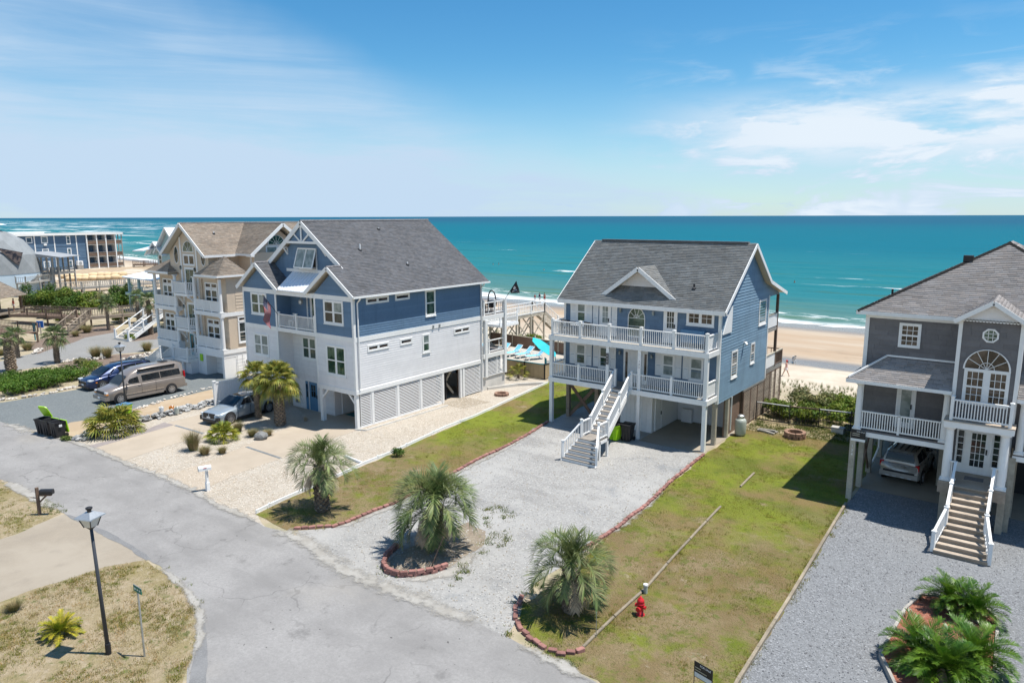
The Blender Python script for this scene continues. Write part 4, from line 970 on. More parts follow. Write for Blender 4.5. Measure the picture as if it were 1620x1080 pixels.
# ------------------------------------------------------------------ weathered blue house in the centre
def house_centre():
    X0, X1, YD, YW, YR = -25.28, -14.73, 37.82, 39.4, 47.95
    h = thing('beach_house', 'weathered blue house on posts with two front decks and a central flight of steps', 'house', ((X0+X1)/2, YW, 0))
    F, Rr = Fr('F', YW), Fr('R', X1)
    w = MB().box(X0, X1, YW, YR, 2.5, 8.2).build('wall', 'blue_b', h)
    siding(w, F, X0+.08, X1-.08, 3.05, 5.5, .2, 'blue_front_shaded', seg=1.6); siding(w, F, X0+.08, X1-.08, 5.78, 8.1, .2, 'blue_front_shaded', seg=1.6)
    k = .768
    MB().prism([Rr.p(YW, 8.2), Rr.p(50.15, 8.02), Rr.p(50.15, 8.1), Rr.p(46.9, 9.02), Rr.p(43.7, 11.5)], (-.12, 0, 0)).build('gable_wall', 'blue_b', h, fixn=True)
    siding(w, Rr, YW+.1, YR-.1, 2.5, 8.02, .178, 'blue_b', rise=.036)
    def lim(z):
        l = YW+(z-8.2)/.767 if z > 8.2 else YW+.1
        r = 50.15-(z-8.1)*3.25/.92 if z < 9.02 else 46.9-(z-9.02)*3.2/2.48
        return l+.05, min(r, 50.1)-.05
    siding(w, Rr, 0, 0, 8.02, 11.45, .178, 'blue_b', lim, rise=.036)
    t = PC('trim_board', 'white', h)
    for y in (YW-.03, YR-.1): fbox(t, Rr, y, y+.14, 2.5, 8.1, -.02, .05)
    fbox(t, F, X0-.02, X0+.12, 2.5, 8.1, -.01, .045); fbox(t, F, X1-.12, X1+.03, 2.5, 8.1, -.01, .046); t.build('trim_board', 'white', h)
    fpiece('skirt_board', 'wood_grey', h, Rr, 43.8, YR, 2.36, 2.5, -.05, .03)
    # windows and doors of the upper floor
    for a, b in ((-24.8, -24.38), (-23.6, -23.18), (-23.1, -22.72), (-21.75, -21.38)): shutter(h, F, a, b, 6.55 if a < -23.5 else 5.85, 7.85)
    window(h, F, -24.28, -23.7, 6.6, 7.8, 1, glass='glassgreen', trim=.09)
    door(h, F, -22.55, -21.9, 5.8, 7.82, 'white', 'glasscurtain', (-22.42, -22.03, 6.65, 7.7), (2, 3))
    aw = arc(.54, .62, 14); poly_window(h, F, -20.03, 7.12, aw+[(-.54, -1.1), (.54, -1.1)], .1, 'glassgreen', bars=[((-.54, 0), (.54, 0)), ((-.54, -.5), (.54, -.5))]+fan(.54, .62, 4))
    door(h, F, -18.15, -17.45, 5.8, 7.82, 'white', 'glass', (-18.02, -17.58, 6.7, 7.7), (3, 3))
    window(h, F, -16.68, -15.22, 7.12, 7.8, 2, False, (2, 2), 'glassbrown', .11)
    wall_lamp(h, F, -21.12, 7.5, 'tin', k=.9); wall_lamp(h, F, -18.9, 7.5, 'tin', k=.9)
    m = MB(); fbox(m, F, -17.0, -15.55, 6.0, 6.75, .05, .35); m.build('deck_bench', 'doorblue', h)
    # lower floor
    for a, b in ((-24.82, -24.4), (-23.58, -23.16), (-23.05, -22.65), (-21.8, -21.4), (-18.68, -18.28), (-17.42, -17.0), (-16.9, -16.52)): shutter(h, F, a, b, 3.75, 5.12)
    for a, b in ((-24.3, -23.68), (-22.55, -21.92), (-18.18, -17.52), (-16.42, -15.72)): window(h, F, a, b, 3.82, 5.05, 1, glass='glassgreen' if a < -20 else 'glasscurtain', trim=.09)
    m = MB(); fbox(m, F, -20.86, -19.2, 3.05, 5.15, -.01, .04); m.build('entry_surround', 'white', h)
    door(h, F, -20.38, -19.62, 3.08, 4.98, 'white', 'glass', (-20.2, -19.8, 4.4, 4.85), (2, 1), trim=.05, name='front_door'); 
    for a in (-20.72, -19.42): fpiece('side_light', 'glassbrown', h, F, a, a+.16, 3.3, 4.95, .03, .045)
    wall_lamp(h, F, -21.1, 4.85, 'tin', k=.9); wall_lamp(h, F, -18.92, 4.85, 'tin', k=.9)
    # side wall openings
    window(h, Rr, 41.42, 42.26, 3.75, 5.22, 1, glass='glass'); window(h, Rr, 44.78, 45.4, 4.08, 5.24, 1, glass='glass', trim=.08); window(h, Rr, 46.05, 47.28, 6.42, 7.85, 1, False, glass='glassgreen', trim=.11)
    MB().prism([Rr.p(39.66, 6.56), Rr.p(41.02, 6.56), Rr.p(41.04, 8.1), Rr.p(40.72, 8.1)], (.08, 0, 0)).build('privacy_panel', 'vinyl', h, fixn=True)
    m = MB(); m.bar(Rr.p(43.35, 5.6), Rr.p(43.35, 5.6, .14), .1, .1); m.lathe([(.05, 0), (.09, .12), (.02, .14)], Rr.p(43.35, 5.5, .18), 8); m.bar(Rr.p(43.28, 5.62, .16), Rr.p(43.15, 5.5, .3), .1, .1); m.build('flood_light', 'white', h)
    # roof
    E0, RY, RZ, xl, xr = 38.95, 43.7, 11.65, -25.55, -14.32
    roof_plane(h, [(xl, E0, 8.0), (xr, E0, 8.0), (xr, RY, RZ), (xl, RY, RZ)], 'roof_b', .15, .34)
    roof_plane(h, [(xr, 46.9, 9.2), (xl, 46.9, 9.2), (xl, RY, RZ), (xr, RY, RZ)], 'roof_b', .3, .9)
    roof_plane(h, [(xr, 50.45, 8.18), (xl, 50.45, 8.18), (xl, 46.9, 9.2), (xr, 46.9, 9.2)], 'roof_b', .3, .9)
    m = MB(); m.bar((xl+.6, RY, RZ+.03), (xr-.5, RY, RZ+.03), .34, .10); m.build('ridge_vent', 'roof_dark', h)
    edge_board(h, (xl, E0-.02, 8.0), (xr, E0-.02, 8.0), .24); MB().box(xl, xr, E0, YW, 7.74, 7.77).build('soffit', 'white', h)
    for a, b in (((xr+.02, E0, 8.0), (xr+.02, RY, RZ)), ((xr+.02, RY, RZ), (xr+.02, 46.9, 9.2)), ((xr+.02, 46.9, 9.2), (xr+.02, 50.45, 8.18)), ((xl, E0, 8.0), (xl, RY, RZ))): edge_board(h, a, b, .22, .04, name='rake_board')
    # pediment dormer
    ym, zm, yb = 39.5, 10.22, 41.85; cx = -20.1
    for s in (-1, 1):
        e = cx+s*2.48
        p = [(e, ym+.06, 8.42), (e, ym, 8.42), (cx, ym, zm), (cx, yb, zm)]
        roof_plane(h, p, 'roof_b', .15, .34)
        edge_board(h, (e, ym-.02, 8.44), (cx, ym-.02, zm+.03), .24, .05, name='rake_board')
    tw = MB().prism([(cx-1.75, 40.25, 8.95), (cx+1.75, 40.25, 8.95), (cx, 40.25, 10.1)], (0, .1, 0)).build('pediment', 'white2', h, fixn=True)
    siding(tw, Fr('F', 40.25), 0, 0, 8.98, 10.05, .12, 'white2', lambda z: (cx-1.72*(10.1-z)/1.15, cx+1.72*(10.1-z)/1.15))
    pn = Vector((0, -k, 1)).normalized()
    vent_pipe(h, 1098, 457, (X0, E0, 8.0), pn, .3, .06, 'black')
    # decks
    for z, nm in ((5.76, 'upper'), (3.03, 'lower')):
        o = onebox('deck_floor', 'wood_grey', h, X0, X1-.06, YD, YW-.03, z-.07, z-.005)
        b = MB(); b.box(X0-.16, X1+.03, YD-.06, YD, z-.30, z); b.box(X1-.04, X1+.028, YD+.002, YW-.035, z-.30, z-.001); b.box(X0-.16, X0-.1, YD+.002, YW, z-.3, z-.001); b.build('deck_beam', 'white', h)
    for x in (-25.3, -14.88): onebox('post', 'white', h, x-.11, x+.11, YD+.01, YD+.23, 0, 5.46)
    for x in (-21.15, -19.0): onebox('post', 'white', h, x-.1, x+.1, YD+.01, YD+.2, 0 if x > -20 else 2.7, 5.46)
    railing(h, (-25.22, YD+.1, 5.76), (-14.9, YD+.1, 5.76), .93, (0, .2, .4, .607, .808, 1.0), postw=.16)
    railing(h, (-14.85, YD+.2, 5.76), (-14.85, YW-.1, 5.76), .93, (), spacing=.06, bw=.055); railing(h, (-25.25, YD+.2, 5.76), (-25.25, YW-.1, 5.76), .93, ())
    railing(h, (-25.2, YD+.1, 3.03), (-20.62, YD+.1, 3.03), .93, (.43, 1.0), postw=.14); railing(h, (-19.5, YD+.1, 3.03), (-14.95, YD+.1, 3.03), .93, (0, .565), postw=.14)
    railing(h, (-14.85, YD+.2, 3.03), (-14.85, YW-.1, 3.03), .93, (), spacing=.06, bw=.055); railing(h, (-25.25, YD+.2, 3.03), (-25.25, YW-.1, 3.03), .93, ())
    onebox('name_plaque', 'roof_dark', h, -21.24, -21.06, YD-.015, YD+.012, 4.35, 5.05)
    for z in (4.5, 4.68, 4.86): onebox('plaque_mark', 'tin', h, -21.19, -21.11, YD-.022, YD-.014, z, z+.06)
    for i, c in enumerate('132'): lettering(h, c, (-19.0, YD+.004, 4.78-.18*i), .17, (1, 0, 0), (0, 0, 1), 'black', 'house_number')
    # front steps
    A0, B0, A1, B1 = (-20.56, 31.92, 0), (-18.42, 31.92, 0), (-20.02, 33.0, 1.14), (-18.92, 33.0, 1.14)
    stairs(h, A0, B0, (-20.02, 33.05, 1.14), (-18.92, 33.05, 1.14), 6, 'tread_grey')
    onebox('landing', 'tread_grey', h, -20.04, -18.88, 33.05, 34.05, 1.08, 1.14); onebox('landing_skirt', 'white', h, -20.06, -18.86, 33.1, 34.05, .9, 1.08)
    stairs(h, (-20.0, 34.05, 1.14), (-18.93, 34.05, 1.14), (-20.6, YD, 3.03), (-19.54, YD, 3.03), 10, 'tread_grey')
    for x, y in ((-20.0, 34.0), (-18.92, 34.0), (-18.92, 33.12)): onebox('post', 'white', h, x-.06, x+.06, y-.06, y+.06, 0, 1.1)
    for (a, b, ps) in (((-20.56, 31.98, .12), (-20.02, 33.05, 1.16), (0, 1)), ((-20.02, 33.05, 1.16), (-20.02, 34.02, 1.16), (1,)), ((-20.02, 34.08, 1.3), (-20.62, YD-.12, 3.15), (.5,)),
                       ((-18.42, 31.98, .12), (-18.92, 33.05, 1.16), (0, 1)), ((-18.9, 33.05, 1.16), (-18.9, 34.02, 1.16), (1,)), ((-18.92, 34.08, 1.3), (-19.5, YD-.12, 3.15), (.5,))):
        railing(h, a, b, .88, ps, spacing=.14, postw=.12)
    # ground level: closet, garage bay, piles
    m = MB().box(-21.0, -18.82, YW, 43.3, 0.02, 2.5); m = m.build('store_room', 'white', h)
    for i in range(8): fpiece('batten', 'white', m, F, -20.9+i*.28, -20.86+i*.28, .05, 2.5, 0, .02)
    door(h, Fr('R', -18.82), 39.9, 40.7, .03, 2.05, 'white'); m = MB(); m.box(-18.8, -14.95, 43.25, 43.35, .02, 2.5); m.box(-18.4, -17.7, 42.9, 43.2, .02, .9); m.build('back_wall', 'white2', h)
    MB().box(-14.98, -14.9, 41.2, 43.9, .02, 2.5).build('plank_wall', 'wood_brown', h)
    for x, y in ((-25.1, 39.7), (-22.9, 39.7), (-25.1, 43.5), (-22.9, 43.5), (-25.1, 47.5), (-22.9, 47.5), (-14.88, 39.5), (-14.84, 41.35), (-21, 47.5), (-18, 47.5)): onebox('pile', 'wood_pale' if x > -16 else 'wood', h, x-.12, x+.12, y-.12, y+.12, 0, 2.5)
    m = MB()
    for a, b in (((-25.0, 39.72, .1), (-23.0, 39.72, 2.3)), ((-25.0, 39.68, 2.3), (-23.0, 39.68, .1)), ((-25.0, 43.52, .1), (-23.0, 43.52, 2.3)), ((-25.0, 43.48, 2.3), (-23.0, 43.48, .1))): m.bar(a, b, .06, .22)
    m.build('cross_brace', 'wood_brown', h)
    MB().box(-22.8, -21.05, 41.5, 47.8, .02, 2.45).build('dark_backing', 'dark', h)
    MB().tube([(X1+.04, 41.7, 2.5), (X1+.04, 41.7, .4)], .045, 6).build('conduit', 'white', h)
    # brown lattice skirt below the seaward half
    for y in (43.95, 45.25, 46.6, 47.95, 49.15, 50.35, 51.55): onebox('skirt_post', 'wood_brown', h, X1-.09, X1+.03, y-.06, y+.06, 0, 2.75 if y > 48 else 2.4)
    for a, b in ((44.01, 45.19), (45.31, 46.54), (46.66, 47.89), (48.01, 49.09), (49.21, 50.29), (50.41, 51.49)):
        p = MB(); fbox(p, Rr, a, b, .02, .1, -.07, 0); fbox(p, Rr, a, b, 2.3 if a < 48 else 2.62, 2.36 if a < 48 else 2.7, -.07, 0); p = p.build('lattice_panel', 'wood_brown', h); louvers(p, Rr, a, b, .12, 2.3 if a < 48 else 2.62, 'wood', .10, .045)
    MB().box(-17, X1-.12, 43.9, 43.96, 0.02, 2.4).build('lattice_return', 'wood_brown', h); MB().box(-24.8, X1-.5, 48.2, 51.3, .02, 2.6).build('dark_backing', 'dark', h)
    # seaward decks
    onebox('deck_floor', 'wood_grey', h, X0, X1, YR+.002, 51.7, 2.72, 3.0); onebox('deck_floor', 'wood_grey', h, X0, X1, YR+.002, 50.2, 5.55, 5.76)
    for y, z in ((50.08, 8.0), (51.6, 4.0)): onebox('post', 'wood_brown', h, X1-.14, X1+.02, y-.09, y+.09, 3.0, z)
    MB().box(X1-.07, X1, YR+.1, 50.0, 5.85, 6.7).build('deck_screen', 'vinyl', h); MB().box(X1-.06, X1, YR+.1, 49.95, 3.08, 3.95).build('deck_screen', 'vinyl', h)
    onebox('hand_rail', 'wood_pale', h, X1-.1, X1+.04, YR+.05, 51.65, 3.95, 4.01); onebox('hand_rail', 'wood_pale', h, X1-.1, X1+.04, YR+.05, 50.1, 6.7, 6.76)
    railing(h, (X1-.02, 50.1, 3.0), (X1-.02, 51.6, 3.0), .9, (), mat='wood_brown')
    railing(h, (X0, 51.6, 3.0), (X1, 51.6, 3.0), .95, (.25, .5, .75), mat='wood_brown', spacing=.3)
    # deck furniture belongs on top of the deck
    return h
house_centre()
# ------------------------------------------------------------------ grey shingled house, right
def column(h, x, y, z0, z1, r=.15):
    m = MB(); m.lathe([(r, z0+.1), (r*1.02, z0+(z1-z0)*.35), (r*.84, z1-.14)], (x, y, 0), 18)
    m.box(x-r*1.3, x+r*1.3, y-r*1.3, y+r*1.3, z0, z0+.06); m.lathe([(r*1.22, z0+.06), (r*1.22, z0+.11), (r*1.0, z0+.14)], (x, y, 0), 18)
    m.lathe([(r*.84, z1-.16), (r*1.15, z1-.09), (r*1.15, z1-.06)], (x, y, 0), 18); m.box(x-r*1.25, x+r*1.25, y-r*1.25, y+r*1.25, z1-.06, z1)
    return m.build('column', 'white', h)
def house_grey():
    X0, X1, YP, YW, YB = -6.75, 3.35, 35.5, 37.0, 50.0; cx = -1.7
    h = thing('beach_house', 'dark grey shingled house with hip roof, arched window and wooden front steps', 'house', (cx, YW, 0))
    FW, FB = Fr('F', YW), Fr('F', 35.4)
    w = MB().box(X0, X1, YW, YB, 3.3, 8.72); w.box(-2.85, -.6, 35.4, YW-.002, 4.75, 9.0); w.box(-2.85, -.6, 36.3, YW-.002, 1.9, 4.75); w = w.build('wall', 'grey_c', h)
    siding(w, FW, X0+.12, -2.86, 3.48, 8.66, .23, 'grey_c', seg=.95); siding(w, FB, -2.75, -.7, 4.8, 9.0, .23, 'grey_c', seg=.95)
    siding(w, Fr('F', 36.3), -2.85, -.6, 2.1, 4.4, .23, 'grey_c', seg=.95); siding(w, FW, -.58, X1, 6.6, 8.66, .3, 'grey_c')
    t = PC('trim_board', 'white', h)
    fbox(t, FW, X0-.03, X0+.14, 3.45, 8.7, -.01, .05); fbox(t, FW, X0, X1, 8.55, 8.72, -.01, .06)
    for a in (-2.87, -.72): fbox(t, FB, a, a+.14, 4.75, 9.0, -.01, .05)
    t.box(-.6, -.57, 35.36, YW, 4.75, 9.0); t.box(-2.88, -2.85, 35.36, YW, 4.75, 9.0)
    t.build('trim_board', 'white', h)
    window(h, FW, -5.25, -4.53, 7.36, 8.32, 1, True, (3, 2), 'glassbrown', .09, sill=False)
    door(h, FW, -5.1, -4.48, 3.47, 5.38, 'white', 'glasscurtain', (-5.0, -4.58, 3.75, 5.28), None)
    # arched bay window and octagon
    ax = -1.73; poly_window(h, FB, ax, 6.92, arc(.78, .82, 16), .08, 'glassbrown', bars=fan(.78, .82, 5))
    window(h, FB, -2.42, -1.78, 5.45, 6.82, 1, True, (3, 2), 'glassbrown', .09, sill=False); window(h, FB, -1.6, -.98, 5.45, 6.82, 1, True, (3, 2), 'glassbrown', .09, sill=False)
    poly_window(h, FB, -1.72, 8.36, [(.24*math.cos(rad(22.5+45*i)), .24*math.sin(rad(22.5+45*i))) for i in range(8)], .07, 'glassgreen', bars=[((-.23, .08), (.23, .08)), ((-.23, -.08), (.23, -.08)), ((.08, -.23), (.08, .23)), ((-.08, -.23), (-.08, .23))])
    # bay gable
    g = (9.75-8.95)/1.25
    gable(h, Fr('F', 35.25), -2.8, -.62, -1.71, 9.0, 9.64, 'white', 'white2', .12)
    for s in (-1, 1):
        e = -1.71+s*1.32
        roof_plane(h, [(e, 34.95, 8.95), (e, 37.3, 8.95), (-1.71, 38.6, 9.82), (-1.71, 34.95, 9.82)], 'roof_c', .15, .3)
        edge_board(h, (e, 34.93, 8.98), (-1.71, 34.93, 9.85), .17, .05, name='rake_board')
    s = MB()
    for i in range(18):
        x = -2.7+i*.117; s.lathe([(.055, -.01), (.055, .01)], (x, 35.2, 8.97), 10, axis='Y')
    s.box(-2.76, -.65, 35.19, 35.21, 8.97, 9.03); s.build('scalloped_trim', 'white', h)
    # hip roof
    ex0, ex1, ey0, ey1, ez, ay, az = -7.12, 3.72, 36.6, 50.4, 8.88, 42.0, 12.0
    roof_plane(h, [(ex0, ey0, ez), (ex1, ey0, ez), (cx, ay, az)], 'roof_c', .15, .34)
    roof_plane(h, [(ex0, ey1, ez), (ex0, ey0, ez), (cx, ay, az), (cx, 45, az)], 'roof_c', .15, .34)
    roof_plane(h, [(ex1, ey0, ez), (ex1, ey1, ez), (cx, 45, az), (cx, ay, az)], 'roof_c', .3, .9); roof_plane(h, [(ex1, ey1, ez), (ex0, ey1, ez), (cx, 45, az)], 'roof_c', .3, .9)
    ridge_caps(h, (ex0, ey0, ez), (cx, ay, az), 'roof_c'); ridge_caps(h, (ex1, ey0, ez), (cx, ay, az), 'roof_c')
    edge_board(h, (ex0, ey0-.02, ez), (ex1, ey0-.02, ez), .17); edge_board(h, (ex0-.02, ey0, ez), (ex0-.02, ey1, ez), .17)
    MB().box(ex0, ex1, ey0, YW, ez-.17, ez-.15).build('soffit', 'white', h)
    p = Vector((-3.2, 40.6, 11.15)); MB().box(p.x-.2, p.x+.2, p.y-.2, p.y+.2, p.z-.1, p.z+.25).build('roof_vent', 'black', h)
    p = Vector((ex0+1.2, 38.0, 9.55)); MB().tube([p, p+Vector((0, 0, .3))], .05, 6).build('vent_pipe', 'black', h)
    # porches
    for sgn, xa, xb in ((-1, -6.65, -2.9), (1, -.5, 3.3)):
        onebox('porch_floor', 'deckdark', h, xa, xb, YP, YW-.03, 3.30, 3.45); onebox('porch_beam', 'white', h, xa+.12 if sgn < 0 else xa, xb, YP-.04, YP+.06, 3.16, 3.38)
        xs = (xa+.12, xb-.14) if sgn < 0 else (xa+.2, xb-.12)
        for x in xs: column(h, x, YP+.14, 3.45, 5.68, .14)
        onebox('porch_beam', 'white', h, xa, xb, YP+.02, YP+.26, 5.68, 5.8)
        hx = -7.08 if sgn < 0 else 3.7; ix = -5.75 if sgn < 0 else 2.4; bx_ = -2.87 if sgn < 0 else -.56
        roof_plane(h, [(hx, 35.2, 5.84), (bx_, 35.2, 5.84), (bx_, YW-.02, 6.72), (ix, YW-.02, 6.72)] if sgn < 0 else [(bx_, 35.2, 5.84), (hx, 35.2, 5.84), (ix, YW-.02, 6.72), (bx_, YW-.02, 6.72)], 'roof_c', .15, .34)
        q = [(hx, YW+1.3, 5.84), (hx, 35.2, 5.84), (ix, YW-.02, 6.72)]
        roof_plane(h, q if sgn < 0 else [q[1], q[0], q[2]], 'roof_c', .15, .34)
        edge_board(h, (min(hx, bx_), 35.18, 5.85), (max(hx, bx_), 35.18, 5.85), .15)
        railing(h, (xs[0]+.14, YP+.1, 3.45), (xs[1]-.14, YP+.1, 3.45), .88, (.49,), spacing=.105, postw=.1, bw=.04, posth=.0)
        for x, y in ((xa+.02, YP+.05), (xa+.06, 37.5), (xa+.02, 40.0), (xa+.0, 43.0), (xa, 46.5), (xb-.5, 40), (xb-.5, 43)): onebox('pile', 'wood_pale', h, x-.12, x+.12, y-.12, y+.12, 0, 3.3)
        m = MB(); m.bar((xa+.05, 37.6, .2), (xa+.05, 39.9, 2.9), .06, .2); m.bar((xa+.0, 39.9, .3), (xa+.0, 37.6, 3.0), .06, .2); m.build('cross_brace', 'wood_brown', h)
    edge_board(h, (-5.72, YW-.04, 6.86), (-2.86, YW-.04, 6.86), .08, .03, name='flashing_board'); edge_board(h, (-7.0, 35.3, 5.98), (-5.72, YW-.04, 6.86), .08, .05, name='flashing_board')
    m = MB(); m.tube([(-6.5, 41.5, 3.2), (-6.45, 41.5, 1.0), (-6.6, 41.0, .35), (-6.7, 40.4, .15)], .05, 6); m.build('drain_pipe', 'white', h)
    # entry balcony and porch
    onebox('balcony_floor', 'white', h, -2.98, -.5, 34.5, 35.39, 4.46, 4.72); onebox('balcony_edge', 'tread', h, -3.0, -.48, 34.46, 35.38, 4.721, 4.76)
    railing(h, (-2.75, 34.62, 4.76), (-.68, 34.62, 4.76), .88, (0, 1), spacing=.105, postw=.12, bw=.04); 
    for x in (-2.75, -.68): railing(h, (x, 34.7, 4.76), (x, 35.3, 4.76), .88, (), spacing=.11, bw=.04)
    for x in (-2.74, -.78): column(h, x, 34.78, 2.06, 4.46, .17)
    for x in (-2.78, -.68): onebox('pile', 'wood_pale', h, x-.13, x+.13, 35.05, 35.31, 0, 1.8); column(h, x, 36.15, 2.06, 4.46, .1)
    b = MB(); b.box(-2.98, -.55, 34.5, 36.29, 1.94, 2.055); b.box(-2.98, -2.3, 34.48, 34.56, 1.55, 1.94); b.box(-1.15, -.55, 34.48, 34.56, 1.55, 1.94); b.box(-2.98, -2.9, 34.56, 36.3, 1.55, 1.94); b.box(-.62, -.55, 34.56, 36.3, 1.55, 1.94); b.build('entry_floor', 'tread', h)
    FE = Fr('F', 36.3); s = MB(); fbox(s, FE, -2.6, -.88, 2.06, 4.25, -.01, .05); s.build('entry_surround', 'white', h)
    FE2 = Fr('F', 36.25); door(h, FE2, -2.16, -1.36, 2.1, 4.05, 'white', 'glass', (-2.02, -1.5, 2.42, 3.92), (3, 5), name='front_door')
    for a in (-2.52, -1.2):
        fpiece('side_light', 'glass', h, FE2, a, a+.2, 2.5, 3.95, .0, .02)
        for i in range(1, 5): fpiece('muntin', 'white', h, FE2, a, a+.2, 2.5+.29*i, 2.53+.29*i, .02, .032)
    MB().box(-2.1, -1.4, 35.3, 35.75, 2.056, 2.075).build('door_mat', 'roof_dark', h)
    for x0, x1 in ((-2.6, -2.35), (-1.15, -.9)): railing(h, (x0, 34.68, 2.06), (x1, 34.68, 2.06), .88, (), spacing=.1, bw=.035)
    # steps, flared at the foot
    stairs(h, (-2.63, 31.4, 0), (-.8, 31.4, 0), (-2.36, 32.5, .74), (-1.06, 32.5, .74), 4, riser='wood', string=None); stairs(h, (-2.36, 32.5, .74), (-1.06, 32.5, .74), (-2.36, 34.5, 2.05), (-1.06, 34.5, 2.05), 7, riser='wood', string='wood')
    for sx, x0, x1, x2 in ((-1, -2.66, -2.4, -2.4), (1, -.77, -1.03, -1.03)):
        railing(h, (x0, 31.5, .05), (x1, 32.55, .78), .85, (0, 1), spacing=.13, postw=.13, bw=.04, posth=.0); railing(h, (x1, 32.55, .85), (x2, 34.55, 2.12), .85, (.5,), spacing=.13, postw=.12, bw=.04, posth=.0)
    # number on the post
    for i, c in enumerate('134'): lettering(h, c, (-6.63, YP-.075, 2.62-.2*i), .2, (1, 0, 0), (0, 0, 1), 'white', 'house_number')
    # garage level
    MB().box(-.4, 3.2, 41, 41.1, .02, 3.2).build('dark_backing', 'dark', h); MB().box(-6.5, 3.2, 49.6, 49.7, .02, 3.2).build('dark_backing', 'dark', h); MB().box(-2.2, -2.1, 40, 49, .02, 3.2).build('dark_backing', 'dark', h)
    m = MB(); m.bar((-2.9, 38, 3.2), (-3.6, 38, 2.5), .1, .15); m.build('brace', 'wood_pale', h)
    return h
house_grey()
# for-sale sign fixed on the deck corner of the grey house
s = thing('sale_sign', 'small black and white sale sign fixed to the porch corner of the grey house', 'sign', (-6.4, 35.4, 3.05))
MB().box(-6.72, -6.1, 35.395, 35.415, 3.02, 3.42).build('sign_panel', 'black', s); MB().box(-6.72, -6.1, 35.394, 35.414, 2.9, 3.02).build('lower_panel', 'white', s)
lettering(s, 'FOR SALE', (-6.3, 35.392, 3.36), .085, (1, 0, 0), (0, 0, 1), 'white'); 
for z in (3.25, 3.16): onebox('print_line', 'tin', s, -6.66, -6.35, 35.391, 35.394, z, z+.03)

